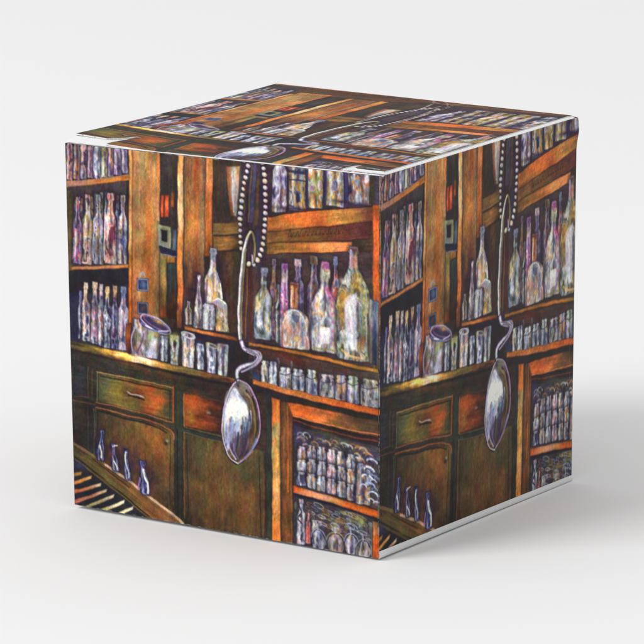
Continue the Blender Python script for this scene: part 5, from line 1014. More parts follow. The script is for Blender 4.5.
["L",[885.0,777.1,887.4,781.7,885.7,787.0],7.36648481988099,"2c3060",{"a":0.6,"w1":1.2000000000000002}],
["L",[694.0,776.7,695.6,781.1,698.9,785.3],7.56967820275198,"3a4888",{"a":0.6,"w1":1.2000000000000002}],
["L",[850.4,689.1,851.7,699.9,848.9,711.3],3.151018031570897,"5a5044",{"a":0.6,"w1":1.2000000000000002}],
["L",[774.7,766.6,777.1,772.0,777.7,777.7],6.522132791826568,"4a3860",{"a":0.6,"w1":1.2000000000000002}],
["L",[909.9,740.8,908.8,746.6,905.8,752.6],3.2619723368478377,"6c7ca8",{"a":0.6,"w1":1.2000000000000002}],
["L",[869.1,689.1,867.8,694.0,865.6,699.0],6.964414559045853,"7a5a40",{"a":0.6,"w1":1.2000000000000002}],
["L",[847.4,715.9,847.4,724.6,847.9,733.3],3.8736963685933916,"2c3060",{"a":0.6,"w1":1.2000000000000002}],
["L",[891.4,692.2,888.8,700.8,892.8,708.6],7.249117523700281,"3a4888",{"a":0.6,"w1":1.2000000000000002}],
["L",[866.3,702.7,866.5,708.4,864.4,714.4],3.8988816486351006,"5a5044",{"a":0.6,"w1":1.2000000000000002}],
["L",[828.8,791.0,828.2,803.5,826.6,816.2],5.003403443563242,"4a3860",{"a":0.6,"w1":1.2000000000000002}],
["L",[789.4,733.0,788.0,742.1,792.5,750.3],4.648436774048647,"6c7ca8",{"a":0.6,"w1":1.2000000000000002}],
["L",[791.1,696.9,792.4,707.4,790.5,718.3],6.942796201333461,"7a5a40",{"a":0.6,"w1":1.2000000000000002}],
["L",[751.5,706.7,751.1,719.0,751.6,731.2],6.023438652735611,"2c3060",{"a":0.6,"w1":1.2000000000000002}],
["L",[792.2,782.9,792.6,794.7,793.6,806.5],7.382297216846907,"3a4888",{"a":0.6,"w1":1.2000000000000002}],
["L",[765.0,720.5,765.9,725.1,773.7,728.7],6.9068883789377296,"5a5044",{"a":0.6,"w1":1.2000000000000002}],
["L",[790.5,695.7,790.4,703.8,789.9,712.0],6.024013018647576,"4a3860",{"a":0.6,"w1":1.2000000000000002}],
["L",[708.2,802.0,709.7,802.5,706.7,803.6],3.6598328700948373,"6c7ca8",{"a":0.6,"w1":1.2000000000000002}],
["L",[774.2,801.7,773.5,806.1,774.7,810.1],5.555878252479617,"7a5a40",{"a":0.6,"w1":1.2000000000000002}],
["L",[856.9,708.8,860.7,715.7,860.5,723.3],3.740244269401575,"2c3060",{"a":0.6,"w1":1.2000000000000002}],
["L",[796.2,812.5,795.0,812.7,797.9,812.2],5.2137310245772115,"3a4888",{"a":0.6,"w1":1.2000000000000002}],
["L",[822.6,759.7,823.8,771.1,825.5,782.4],6.874562498447572,"5a5044",{"a":0.6,"w1":1.2000000000000002}],
["R",[805.8,690.0],10.2,6.13325535756716,3.2697839193176863,"8a7c5c",{"a":0.65,"ang":0.2,"t0":3.1,"t1":6.3}],
["R",[881.1,689.5],10.2,4.706503025423652,4.579787647159039,"c89868",{"a":0.65,"ang":0.2,"t0":3.1,"t1":6.3}],
["R",[710.2,677.1],10.2,7.009360159199355,4.341134762571913,"98a0c8",{"a":0.65,"ang":0.2,"t0":3.1,"t1":6.3}],
["R",[859.3,713.2],10.2,4.627449505881848,3.688047179448475,"d8d4e0",{"a":0.65,"ang":0.2,"t0":3.1,"t1":6.3}],
["R",[752.6,697.8],10.2,6.9365221112470685,4.675756814286444,"5c5040",{"a":0.65,"ang":0.2,"t0":3.1,"t1":6.3}],
["R",[727.8,695.7],10.2,7.298100729213141,3.520787927247145,"403868",{"a":0.65,"ang":0.2,"t0":3.1,"t1":6.3}],
["R",[845.5,711.0],10.2,6.815549318886045,4.237598072918189,"a86c40",{"a":0.65,"ang":0.2,"t0":3.1,"t1":6.3}],
["R",[733.1,679.8],10.2,6.403611236685784,3.618581707179487,"2c2840",{"a":0.65,"ang":0.2,"t0":3.1,"t1":6.3}],
["R",[771.2,703.8],10.2,6.578722933290637,3.809059314845549,"8a7c5c",{"a":0.65,"ang":0.2,"t0":3.1,"t1":6.3}],
["R",[811.7,681.4],10.2,5.19385684974679,3.639954118068517,"c89868",{"a":0.65,"ang":0.2,"t0":3.1,"t1":6.3}],
["R",[736.0,705.6],10.2,5.3709674912377725,4.462864127060933,"98a0c8",{"a":0.65,"ang":0.2,"t0":3.1,"t1":6.3}],
["R",[726.9,674.8],10.2,6.955046849031305,3.692602985898038,"d8d4e0",{"a":0.65,"ang":0.2,"t0":3.1,"t1":6.3}],
["R",[866.8,701.4],10.2,6.469032814230957,3.1610208665162407,"5c5040",{"a":0.65,"ang":0.2,"t0":3.1,"t1":6.3}],
["R",[900.3,714.9],10.2,7.40234680574428,3.0892329006918144,"403868",{"a":0.65,"ang":0.2,"t0":3.1,"t1":6.3}],
["R",[778.0,700.9],10.2,4.873935128468111,3.62527355809993,"a86c40",{"a":0.65,"ang":0.2,"t0":3.1,"t1":6.3}],
["R",[913.6,720.0],10.2,5.2099945524273545,4.115876527498233,"2c2840",{"a":0.65,"ang":0.2,"t0":3.1,"t1":6.3}],
["R",[886.0,716.6],10.2,6.686147694068401,4.675860515558487,"8a7c5c",{"a":0.65,"ang":0.2,"t0":3.1,"t1":6.3}],
["R",[750.7,692.9],10.2,6.121823144158309,3.1672391103049184,"c89868",{"a":0.65,"ang":0.2,"t0":3.1,"t1":6.3}],
["R",[878.0,718.8],10.2,7.044793095709881,4.303561526459506,"98a0c8",{"a":0.65,"ang":0.2,"t0":3.1,"t1":6.3}],
["R",[785.0,686.8],10.2,6.113673153592199,4.40259398723135,"d8d4e0",{"a":0.65,"ang":0.2,"t0":3.1,"t1":6.3}],
["R",[862.4,717.8],10.2,6.198372967888341,3.7409454860668214,"5c5040",{"a":0.65,"ang":0.2,"t0":3.1,"t1":6.3}],
["R",[926.4,699.2],10.2,4.608604426787351,4.079172320619501,"403868",{"a":0.65,"ang":0.2,"t0":3.1,"t1":6.3}],
["R",[788.9,688.2],10.2,7.1981083541722235,3.9371475305630215,"a86c40",{"a":0.65,"ang":0.2,"t0":3.1,"t1":6.3}],
["R",[854.3,695.9],10.2,4.868744470591853,3.213294259692402,"2c2840",{"a":0.65,"ang":0.2,"t0":3.1,"t1":6.3}],
["R",[804.9,702.4],10.2,6.935290195106526,3.829134447244365,"8a7c5c",{"a":0.65,"ang":0.2,"t0":3.1,"t1":6.3}],
["R",[876.4,708.1],10.2,7.286116075674881,4.44301348355061,"c89868",{"a":0.65,"ang":0.2,"t0":3.1,"t1":6.3}],
["R",[821.9,717.0],10.2,6.759705012113934,3.373323284220987,"98a0c8",{"a":0.65,"ang":0.2,"t0":3.1,"t1":6.3}],
["R",[852.1,687.4],10.2,6.214101832949462,4.542614365683112,"d8d4e0",{"a":0.65,"ang":0.2,"t0":3.1,"t1":6.3}],
["R",[840.8,708.1],10.2,4.605529121606938,3.6426139576802425,"5c5040",{"a":0.65,"ang":0.2,"t0":3.1,"t1":6.3}],
["R",[833.3,684.8],10.2,7.4512013152334315,4.12499655229651,"403868",{"a":0.65,"ang":0.2,"t0":3.1,"t1":6.3}],
["R",[864.1,719.9],10.2,6.938132999073392,3.125410473362523,"a86c40",{"a":0.65,"ang":0.2,"t0":3.1,"t1":6.3}],
["R",[903.3,706.6],10.2,4.601823540510991,4.103274592795319,"2c2840",{"a":0.65,"ang":0.2,"t0":3.1,"t1":6.3}],
["R",[816.5,696.4],10.2,7.315075268774654,3.6675618545423037,"8a7c5c",{"a":0.65,"ang":0.2,"t0":3.1,"t1":6.3}],
["R",[905.9,699.5],10.2,6.410023364921627,4.057566330138078,"c89868",{"a":0.65,"ang":0.2,"t0":3.1,"t1":6.3}],
["R",[758.9,703.4],10.2,7.370510301851272,3.100245938322497,"98a0c8",{"a":0.65,"ang":0.2,"t0":3.1,"t1":6.3}],
["R",[871.9,717.4],10.2,6.454546874190161,4.358232002319387,"d8d4e0",{"a":0.65,"ang":0.2,"t0":3.1,"t1":6.3}],
["R",[872.5,700.7],10.2,6.526475669224724,4.0772293241069795,"5c5040",{"a":0.65,"ang":0.2,"t0":3.1,"t1":6.3}],
["R",[768.2,678.4],10.2,7.389540534003466,3.021201633308884,"403868",{"a":0.65,"ang":0.2,"t0":3.1,"t1":6.3}],
["R",[881.7,686.3],10.2,5.266353428320984,3.840987212870889,"a86c40",{"a":0.65,"ang":0.2,"t0":3.1,"t1":6.3}],
["R",[917.1,706.3],10.2,5.518564073460327,4.223117595343705,"2c2840",{"a":0.65,"ang":0.2,"t0":3.1,"t1":6.3}],
["R",[806.0,679.5],10.2,5.03366795311311,3.4977841526304085,"8a7c5c",{"a":0.65,"ang":0.2,"t0":3.1,"t1":6.3}],
["R",[895.3,690.0],10.2,7.093538054437376,4.406424006399799,"c89868",{"a":0.65,"ang":0.2,"t0":3.1,"t1":6.3}],
["R",[889.4,716.7],10.2,5.002875358426201,3.051723073589846,"98a0c8",{"a":0.65,"ang":0.2,"t0":3.1,"t1":6.3}],
["R",[874.5,709.1],10.2,6.734075117146936,3.721416897000573,"d8d4e0",{"a":0.65,"ang":0.2,"t0":3.1,"t1":6.3}],
["R",[905.3,723.2],10.2,5.406409266245884,4.578231027501147,"5c5040",{"a":0.65,"ang":0.2,"t0":3.1,"t1":6.3}],
["R",[816.0,698.7],10.2,5.519810465605939,4.635688612123833,"403868",{"a":0.65,"ang":0.2,"t0":3.1,"t1":6.3}],
["R",[891.7,694.6],10.2,4.823016951520064,4.352753381859202,"a86c40",{"a":0.65,"ang":0.2,"t0":3.1,"t1":6.3}],
["R",[910.8,716.7],10.2,5.072919005235413,4.015221166432186,"2c2840",{"a":0.65,"ang":0.2,"t0":3.1,"t1":6.3}],
["R",[766.7,681.8],10.2,5.286485950460568,3.490134992929201,"8a7c5c",{"a":0.65,"ang":0.2,"t0":3.1,"t1":6.3}],
["R",[718.4,680.9],10.2,5.173419628904226,3.044548833020005,"c89868",{"a":0.65,"ang":0.2,"t0":3.1,"t1":6.3}],
["R",[894.3,690.2],10.2,4.698129054363823,4.204165347405888,"98a0c8",{"a":0.65,"ang":0.2,"t0":3.1,"t1":6.3}],
["R",[839.2,682.8],10.2,4.572205583596555,4.3598147528759466,"d8d4e0",{"a":0.65,"ang":0.2,"t0":3.1,"t1":6.3}],
["R",[775.3,705.0],10.2,5.46768731508743,4.373227826209192,"5c5040",{"a":0.65,"ang":0.2,"t0":3.1,"t1":6.3}],
["R",[918.1,707.8],10.2,6.73580542724876,4.683858394865384,"403868",{"a":0.65,"ang":0.2,"t0":3.1,"t1":6.3}],
["R",[707.6,689.3],10.2,6.233422538874894,3.6474982492232724,"a86c40",{"a":0.65,"ang":0.2,"t0":3.1,"t1":6.3}],
["R",[784.0,712.1],10.2,5.1866685962185235,4.050410276253199,"2c2840",{"a":0.65,"ang":0.2,"t0":3.1,"t1":6.3}],
["R",[745.6,700.8],10.2,6.2679025970350075,3.9525310590435114,"8a7c5c",{"a":0.65,"ang":0.2,"t0":3.1,"t1":6.3}],
["R",[912.8,703.6],10.2,7.48874158275439,3.114769713289089,"c89868",{"a":0.65,"ang":0.2,"t0":3.1,"t1":6.3}],
["R",[710.7,685.3],10.2,4.744568950765922,4.515281444557313,"98a0c8",{"a":0.65,"ang":0.2,"t0":3.1,"t1":6.3}],
["R",[812.2,700.7],10.2,5.541622626711418,3.6570227978195557,"d8d4e0",{"a":0.65,"ang":0.2,"t0":3.1,"t1":6.3}],
["R",[895.6,697.0],10.2,7.124456018457746,4.339368955220852,"5c5040",{"a":0.65,"ang":0.2,"t0":3.1,"t1":6.3}],
["R",[811.5,679.1],10.2,7.373553053663947,3.6562579519930942,"403868",{"a":0.65,"ang":0.2,"t0":3.1,"t1":6.3}],
["R",[863.9,683.1],10.2,5.477950467319653,3.3294737746180685,"a86c40",{"a":0.65,"ang":0.2,"t0":3.1,"t1":6.3}],
["R",[732.7,676.1],10.2,6.502657267401348,4.456059495372384,"2c2840",{"a":0.65,"ang":0.2,"t0":3.1,"t1":6.3}],
["R",[825.3,686.8],10.2,7.0092655257603305,3.477389474814459,"8a7c5c",{"a":0.65,"ang":0.2,"t0":3.1,"t1":6.3}],
["R",[888.0,720.7],10.2,6.862385034707822,4.009341679230065,"c89868",{"a":0.65,"ang":0.2,"t0":3.1,"t1":6.3}],
["R",[723.1,704.2],10.2,6.0708444884370945,3.278912512559444,"98a0c8",{"a":0.65,"ang":0.2,"t0":3.1,"t1":6.3}],
["R",[724.9,702.0],10.2,6.234905886170013,4.164131154445558,"d8d4e0",{"a":0.65,"ang":0.2,"t0":3.1,"t1":6.3}],
["R",[729.6,706.3],10.2,6.099555324548241,3.5866550739600345,"5c5040",{"a":0.65,"ang":0.2,"t0":3.1,"t1":6.3}],
["R",[770.5,689.0],10.2,5.038475308613698,4.236798765729304,"403868",{"a":0.65,"ang":0.2,"t0":3.1,"t1":6.3}],
["B",[712.1,703.0,712.0,740.2],28.8,"jar","4c4880 c8c8f0 e8e4f4 8c88b8 c08850",{"seed":250,"hl":1.1}],
["B",[712.0,736.3,711.9,773.6],28.8,"jar","4c4880 c8c8f0 e8e4f4 8c88b8 c08850",{"seed":251,"hl":1.1}],
["B",[711.9,769.7,711.8,807.1],28.8,"jar","4c4880 c8c8f0 e8e4f4 8c88b8 c08850",{"seed":252,"hl":1.1}],
["B",[741.7,696.2,741.6,736.4],28.8,"jar","505888 c07038 e0dcf0 90a8d8 d89860",{"seed":253,"hl":1.1}],
["B",[741.6,732.5,741.5,772.8],28.8,"jar","505888 c07038 e0dcf0 90a8d8 d89860",{"seed":254,"hl":1.1}],
["B",[741.6,768.9,741.5,809.2],28.8,"jar","505888 c07038 e0dcf0 90a8d8 d89860",{"seed":255,"hl":1.1}],
["B",[771.2,696.0,771.1,737.4],28.8,"jar","3c4880 b8c8f0 e8e8f4 7888c0 b89868",{"seed":256,"hl":1.1}],
["B",[771.1,733.5,771.1,775.0],28.8,"jar","3c4880 b8c8f0 e8e8f4 7888c0 b89868",{"seed":257,"hl":1.1}],
["B",[771.1,771.1,771.1,812.7],28.8,"jar","3c4880 b8c8f0 e8e8f4 7888c0 b89868",{"seed":258,"hl":1.1}],
["B",[800.5,698.3,800.5,740.0],28.8,"jar","504880 e0b0c0 e8e0f0 c88060 8088c8",{"seed":259,"hl":1.1}],
["B",[800.5,736.2,800.6,778.0],28.8,"jar","504880 e0b0c0 e8e0f0 c88060 8088c8",{"seed":260,"hl":1.1}],
["B",[800.6,774.1,800.6,816.1],28.8,"jar","504880 e0b0c0 e8e0f0 c88060 8088c8",{"seed":261,"hl":1.1}],
["B",[829.8,699.4,829.8,741.9],28.8,"jar","2c3048 7890c0 c8a878 e0e0f0 506890",{"seed":262,"hl":1.1}],
["B",[829.8,738.0,829.9,780.6],28.8,"jar","2c3048 7890c0 c8a878 e0e0f0 506890",{"seed":263,"hl":1.1}],
["B",[829.9,776.8,830.0,819.5],28.8,"jar","2c3048 7890c0 c8a878 e0e0f0 506890",{"seed":264,"hl":1.1}],
["B",[857.5,703.2,857.6,745.6],27.6,"jar","3c4060 90a8d8 e8e8f4 c88850 586898",{"seed":265,"hl":1.1}],
["B",[857.6,741.7,857.7,784.3],27.6,"jar","3c4060 90a8d8 e8e8f4 c88850 586898",{"seed":266,"hl":1.1}],
["B",[857.7,780.5,857.8,823.2],27.6,"jar","3c4060 90a8d8 e8e8f4 c88850 586898",{"seed":267,"hl":1.1}],
["B",[896.7,723.3,894.3,829.3],45.0,"box","586898 c88a58 e8c8a0 8898c8 d0d8f0 484c70",{"seed":270}],
["R",[919.8,717.4],15.0,10.5,4.5,"b0c8f0",{"a":0.9,"ang":0.15,"t0":3.3,"t1":5.9}],
["R",[911.3,739.1],15.0,10.5,4.5,"e8ecfc",{"a":0.9,"ang":0.15,"t0":3.3,"t1":5.9}],
["R",[922.9,758.0],15.0,10.5,4.5,"6880c0",{"a":0.9,"ang":0.15,"t0":3.3,"t1":5.9}],
["R",[914.4,779.9],15.0,10.5,4.5,"98b0e8",{"a":0.9,"ang":0.15,"t0":3.3,"t1":5.9}],
["R",[923.2,801.7],15.0,10.5,4.5,"b0c8f0",{"a":0.9,"ang":0.15,"t0":3.3,"t1":5.9}],
["R",[905.6,760.5],15.0,10.5,4.5,"e8ecfc",{"a":0.9,"ang":0.15,"t0":3.3,"t1":5.9}],
["R",[897.9,753.1],9.0,6.6000000000000005,3.3000000000000003,"3a4c90",{"a":0.8,"ang":0.2,"t0":3.2,"t1":6}],
["R",[896.4,781.8],9.0,6.6000000000000005,3.3000000000000003,"c8d4f0",{"a":0.8,"ang":0.2,"t0":3.2,"t1":6}],
["R",[897.7,737.5],9.0,6.6000000000000005,3.3000000000000003,"7c90c8",{"a":0.8,"ang":0.2,"t0":3.2,"t1":6}],
["R",[931.4,695.9],9.0,6.6000000000000005,3.3000000000000003,"283060",{"a":0.8,"ang":0.2,"t0":3.2,"t1":6}],
["R",[903.5,821.8],9.0,6.6000000000000005,3.3000000000000003,"3a4c90",{"a":0.8,"ang":0.2,"t0":3.2,"t1":6}],
["R",[918.5,816.2],9.0,6.6000000000000005,3.3000000000000003,"c8d4f0",{"a":0.8,"ang":0.2,"t0":3.2,"t1":6}],
["R",[911.4,748.0],9.0,6.6000000000000005,3.3000000000000003,"7c90c8",{"a":0.8,"ang":0.2,"t0":3.2,"t1":6}],
["R",[900.3,750.9],9.0,6.6000000000000005,3.3000000000000003,"283060",{"a":0.8,"ang":0.2,"t0":3.2,"t1":6}],
["R",[891.9,808.2],9.0,6.6000000000000005,3.3000000000000003,"3a4c90",{"a":0.8,"ang":0.2,"t0":3.2,"t1":6}],
["R",[923.7,766.0],9.0,6.6000000000000005,3.3000000000000003,"c8d4f0",{"a":0.8,"ang":0.2,"t0":3.2,"t1":6}],
["R",[928.3,786.7],9.0,6.6000000000000005,3.3000000000000003,"7c90c8",{"a":0.8,"ang":0.2,"t0":3.2,"t1":6}],
["R",[915.4,783.2],9.0,6.6000000000000005,3.3000000000000003,"283060",{"a":0.8,"ang":0.2,"t0":3.2,"t1":6}],
["R",[919.9,708.5],9.0,6.6000000000000005,3.3000000000000003,"3a4c90",{"a":0.8,"ang":0.2,"t0":3.2,"t1":6}],
["R",[934.0,821.1],9.0,6.6000000000000005,3.3000000000000003,"c8d4f0",{"a":0.8,"ang":0.2,"t0":3.2,"t1":6}],
["R",[913.5,740.4],9.0,6.6000000000000005,3.3000000000000003,"7c90c8",{"a":0.8,"ang":0.2,"t0":3.2,"t1":6}],
["R",[908.1,740.3],9.0,6.6000000000000005,3.3000000000000003,"283060",{"a":0.8,"ang":0.2,"t0":3.2,"t1":6}],
["W",[686.4,808.2,797.6,820.5,946.5,838.2,946.6,857.6,797.6,837.4,686.3,826.6],"d86028 d88860 e0a080 d88850 d86c30 d06828 c86028",{"seed":275,"dens":0.7,"out":0.4}],
["L",[687.8,830.3,797.6,841.3,946.7,861.5],6.0,"1e1c30",{"a":0.8}],
["W",[684.8,832.0,929.3,857.7,929.8,964.2,684.2,966.6],"38343a 403c40 3e3a3a 423c3c",{"seed":276}],
["L",[889.7,953.4,886.9,955.4,890.2,956.5],3.0547142605316635,"4a5070",{"a":0.6,"w1":1.2000000000000002}],
["L",[789.2,893.9,794.0,902.8,786.1,913.7],5.608252884204194,"5a5440",{"a":0.6,"w1":1.2000000000000002}],
["L",[864.2,927.5,861.2,938.7,862.5,949.2],7.674505157762143,"6a4c40",{"a":0.6,"w1":1.2000000000000002}],
["L",[767.2,872.9,766.3,878.0,766.5,882.8],4.078895707046618,"3a3450",{"a":0.6,"w1":1.2000000000000002}],
["L",[780.8,948.5,778.6,954.6,776.2,960.8],6.667968630556609,"7c7c60",{"a":0.6,"w1":1.2000000000000002}],
["L",[904.1,888.0,905.6,896.4,902.3,905.6],6.063546269390983,"506078",{"a":0.6,"w1":1.2000000000000002}],
["L",[706.3,915.8,706.2,928.5,704.7,941.3],6.792828198423772,"4a5070",{"a":0.6,"w1":1.2000000000000002}],
["L",[915.4,914.5,913.1,919.4,914.8,923.7],6.009867104905193,"5a5440",{"a":0.6,"w1":1.2000000000000002}],
["L",[740.1,864.2,740.6,874.0,738.6,884.1],7.51032498931764,"6a4c40",{"a":0.6,"w1":1.2000000000000002}],
["L",[905.1,893.5,905.4,903.8,911.4,913.3],5.260284391890478,"3a3450",{"a":0.6,"w1":1.2000000000000002}],
["L",[692.7,852.4,690.4,861.5,691.8,870.1],5.542585520169142,"7c7c60",{"a":0.6,"w1":1.2000000000000002}],
["L",[827.6,928.7,829.7,935.8,826.5,943.7],5.818225685929427,"506078",{"a":0.6,"w1":1.2000000000000002}],
["L",[851.8,906.5,853.1,919.2,853.1,932.0],3.976366906329554,"4a5070",{"a":0.6,"w1":1.2000000000000002}],
["L",[759.1,901.6,761.2,910.6,760.3,920.2],5.533074424415577,"5a5440",{"a":0.6,"w1":1.2000000000000002}],
["L",[904.4,928.4,906.2,934.1,910.3,939.5],6.664342150258303,"6a4c40",{"a":0.6,"w1":1.2000000000000002}],
["L",[874.4,885.0,874.4,890.6,878.7,895.6],7.786169575375305,"3a3450",{"a":0.6,"w1":1.2000000000000002}],
["L",[914.2,879.1,913.2,892.3,916.3,904.8],6.152895812186757,"7c7c60",{"a":0.6,"w1":1.2000000000000002}],
["L",[912.9,929.1,907.3,935.2,913.1,939.4],3.0035706693283495,"506078",{"a":0.6,"w1":1.2000000000000002}],
["L",[915.6,943.6,914.5,949.8,922.6,954.6],4.723722791007745,"4a5070",{"a":0.6,"w1":1.2000000000000002}],
["L",[811.7,911.9,812.0,924.8,809.8,938.1],5.417341175715306,"5a5440",{"a":0.6,"w1":1.2000000000000002}],
["L",[727.5,863.0,729.3,873.7,726.9,884.9],5.287233981529598,"6a4c40",{"a":0.6,"w1":1.2000000000000002}],
["L",[774.9,875.6,775.3,880.3,771.1,885.6],5.544410318269922,"3a3450",{"a":0.6,"w1":1.2000000000000002}],
["L",[815.1,883.3,814.9,896.6,818.6,909.2],6.606519344571851,"7c7c60",{"a":0.6,"w1":1.2000000000000002}],
["L",[869.2,892.0,867.8,898.3,866.9,904.4],4.88109869687786,"506078",{"a":0.6,"w1":1.2000000000000002}],
["L",[692.3,877.6,694.1,887.1,684.8,898.4],6.55237132686678,"4a5070",{"a":0.6,"w1":1.2000000000000002}],
["L",[902.4,888.6,906.6,894.9,900.9,902.8],3.898802084242798,"5a5440",{"a":0.6,"w1":1.2000000000000002}],
["L",[697.1,868.6,700.6,874.9,694.1,882.7],4.446833359134297,"6a4c40",{"a":0.6,"w1":1.2000000000000002}],
["L",[912.6,943.0,910.9,949.7,911.2,956.1],6.166704726004271,"3a3450",{"a":0.6,"w1":1.2000000000000002}],
["L",[853.8,860.2,854.3,872.4,856.3,884.3],6.376092095693326,"7c7c60",{"a":0.6,"w1":1.2000000000000002}],
["L",[887.4,951.4,887.1,954.1,886.3,956.8],3.8200846818802403,"506078",{"a":0.6,"w1":1.2000000000000002}],
["L",[776.3,904.9,776.3,917.5,776.6,929.9],7.569667653156664,"4a5070",{"a":0.6,"w1":1.2000000000000002}],
["L",[732.9,897.1,731.7,903.4,728.7,910.0],5.386406647448437,"5a5440",{"a":0.6,"w1":1.2000000000000002}],
["L",[760.3,849.6,759.0,863.2,758.2,876.7],3.0199929541653674,"6a4c40",{"a":0.6,"w1":1.2000000000000002}],
["L",[750.3,878.7,752.8,888.5,750.6,899.1],6.736053651690742,"3a3450",{"a":0.6,"w1":1.2000000000000002}],
["L",[902.2,908.6,901.4,922.6,903.8,936.2],6.347976652840876,"7c7c60",{"a":0.6,"w1":1.2000000000000002}],
["L",[899.0,946.5,899.6,951.3,899.4,956.2],4.2000804892592445,"506078",{"a":0.6,"w1":1.2000000000000002}],
["L",[849.7,866.0,851.5,876.8,853.3,887.6],5.391121852566853,"4a5070",{"a":0.6,"w1":1.2000000000000002}],
["L",[784.8,945.2,784.3,952.6,784.5,960.0],6.163791208083964,"5a5440",{"a":0.6,"w1":1.2000000000000002}],
["L",[862.9,905.9,863.0,917.7,869.6,928.5],3.9038036185218745,"6a4c40",{"a":0.6,"w1":1.2000000000000002}],
["L",[772.5,930.1,772.3,942.2,770.6,954.6],5.923537964789472,"3a3450",{"a":0.6,"w1":1.2000000000000002}],
["L",[857.6,895.0,855.0,905.2,854.3,915.2],4.56587277063749,"7c7c60",{"a":0.6,"w1":1.2000000000000002}],
["L",[877.4,862.5,875.6,867.3,881.6,871.0],7.51377763049011,"506078",{"a":0.6,"w1":1.2000000000000002}],
["L",[729.8,893.8,727.6,902.5,729.8,910.6],7.716797816543163,"4a5070",{"a":0.6,"w1":1.2000000000000002}],
["L",[835.2,950.8,837.4,954.2,840.2,957.5],4.181835441953215,"5a5440",{"a":0.6,"w1":1.2000000000000002}],
["L",[756.4,866.7,755.7,878.4,757.9,889.7],3.297999825695139,"6a4c40",{"a":0.6,"w1":1.2000000000000002}],
["L",[783.0,956.2,785.7,957.7,783.9,959.9],3.9355652212929826,"3a3450",{"a":0.6,"w1":1.2000000000000002}],
["L",[770.6,873.5,770.9,882.5,772.3,891.4],3.5305656636483262,"7c7c60",{"a":0.6,"w1":1.2000000000000002}],
["L",[769.2,927.2,769.7,941.8,762.5,957.6],4.074385248340871,"506078",{"a":0.6,"w1":1.2000000000000002}],
["L",[770.3,863.5,769.9,869.7,770.0,875.8],4.333434194475377,"4a5070",{"a":0.6,"w1":1.2000000000000002}],
["L",[709.8,848.7,711.9,862.7,706.4,877.9],4.342633735964652,"5a5440",{"a":0.6,"w1":1.2000000000000002}],
["L",[791.4,939.8,787.6,950.4,792.6,959.6],4.560981662262755,"6a4c40",{"a":0.6,"w1":1.2000000000000002}],
["L",[891.5,866.7,891.7,874.8,890.4,883.2],7.522466948249019,"3a3450",{"a":0.6,"w1":1.2000000000000002}],
["L",[820.7,890.4,819.3,898.0,822.0,905.1],6.461294042221873,"7c7c60",{"a":0.6,"w1":1.2000000000000002}],
["L",[728.1,878.5,728.5,892.8,727.7,907.4],7.316172420523749,"506078",{"a":0.6,"w1":1.2000000000000002}],
["L",[734.1,850.7,734.5,858.7,734.4,866.9],4.717689076723639,"4a5070",{"a":0.6,"w1":1.2000000000000002}],
["L",[775.1,864.3,772.2,876.9,766.8,889.8],3.90170146510559,"5a5440",{"a":0.6,"w1":1.2000000000000002}],
["L",[703.0,925.6,703.5,934.8,703.8,944.1],4.331092585687623,"6a4c40",{"a":0.6,"w1":1.2000000000000002}],
["L",[766.3,929.7,768.4,941.4,765.9,953.8],7.748170059200841,"3a3450",{"a":0.6,"w1":1.2000000000000002}],
["L",[855.8,937.6,856.7,942.8,852.9,948.8],3.0316571674263586,"7c7c60",{"a":0.6,"w1":1.2000000000000002}],
["L",[787.2,926.3,785.7,930.8,786.0,935.0],3.5739057002888557,"506078",{"a":0.6,"w1":1.2000000000000002}],
["L",[904.1,863.5,905.0,872.5,903.6,881.8],5.796661067542775,"4a5070",{"a":0.6,"w1":1.2000000000000002}],
["L",[845.8,901.4,845.9,912.5,843.7,924.0],7.170723058300927,"5a5440",{"a":0.6,"w1":1.2000000000000002}],
["L",[811.6,894.3,813.9,899.0,814.8,904.0],6.352268146750946,"6a4c40",{"a":0.6,"w1":1.2000000000000002}],
["L",[747.2,893.7,745.8,903.1,742.6,912.8],3.2755951116113797,"3a3450",{"a":0.6,"w1":1.2000000000000002}],
["L",[804.9,895.9,804.9,904.3,800.8,913.3],6.110472129560781,"7c7c60",{"a":0.6,"w1":1.2000000000000002}],
["L",[835.3,942.8,836.0,947.1,831.4,952.2],7.459810137835361,"506078",{"a":0.6,"w1":1.2000000000000002}],
["L",[888.0,900.8,887.3,915.4,885.7,930.2],3.004453414432366,"4a5070",{"a":0.6,"w1":1.2000000000000002}],
["L",[775.3,874.8,775.1,881.7,776.1,888.5],3.0231587550329864,"5a5440",{"a":0.6,"w1":1.2000000000000002}],
["L",[839.1,952.0,841.7,954.7,837.9,958.4],3.3380422784053705,"6a4c40",{"a":0.6,"w1":1.2000000000000002}],
["L",[831.2,893.0,829.3,906.8,828.5,920.5],4.7426025546829,"3a3450",{"a":0.6,"w1":1.2000000000000002}],
["L",[697.7,885.6,697.7,891.9,696.2,898.5],5.908615434957984,"7c7c60",{"a":0.6,"w1":1.2000000000000002}],
["L",[800.8,865.6,801.5,875.3,801.9,885.0],7.274962327810456,"506078",{"a":0.6,"w1":1.2000000000000002}],
["L",[870.3,951.4,871.3,954.2,868.0,957.6],5.952161000568962,"4a5070",{"a":0.6,"w1":1.2000000000000002}],
["L",[694.5,948.7,697.2,955.3,690.7,963.4],5.143725644881621,"5a5440",{"a":0.6,"w1":1.2000000000000002}],
["L",[730.7,896.5,732.1,904.9,732.9,913.3],6.3111115304295415,"6a4c40",{"a":0.6,"w1":1.2000000000000002}],
["L",[733.3,924.6,732.5,929.3,733.6,933.7],5.966968873277784,"3a3450",{"a":0.6,"w1":1.2000000000000002}],
["L",[695.7,923.5,692.3,934.4,694.9,944.3],5.204807222815509,"7c7c60",{"a":0.6,"w1":1.2000000000000002}],
["L",[877.8,892.6,879.4,898.1,882.6,903.4],5.624057865220644,"506078",{"a":0.6,"w1":1.2000000000000002}],
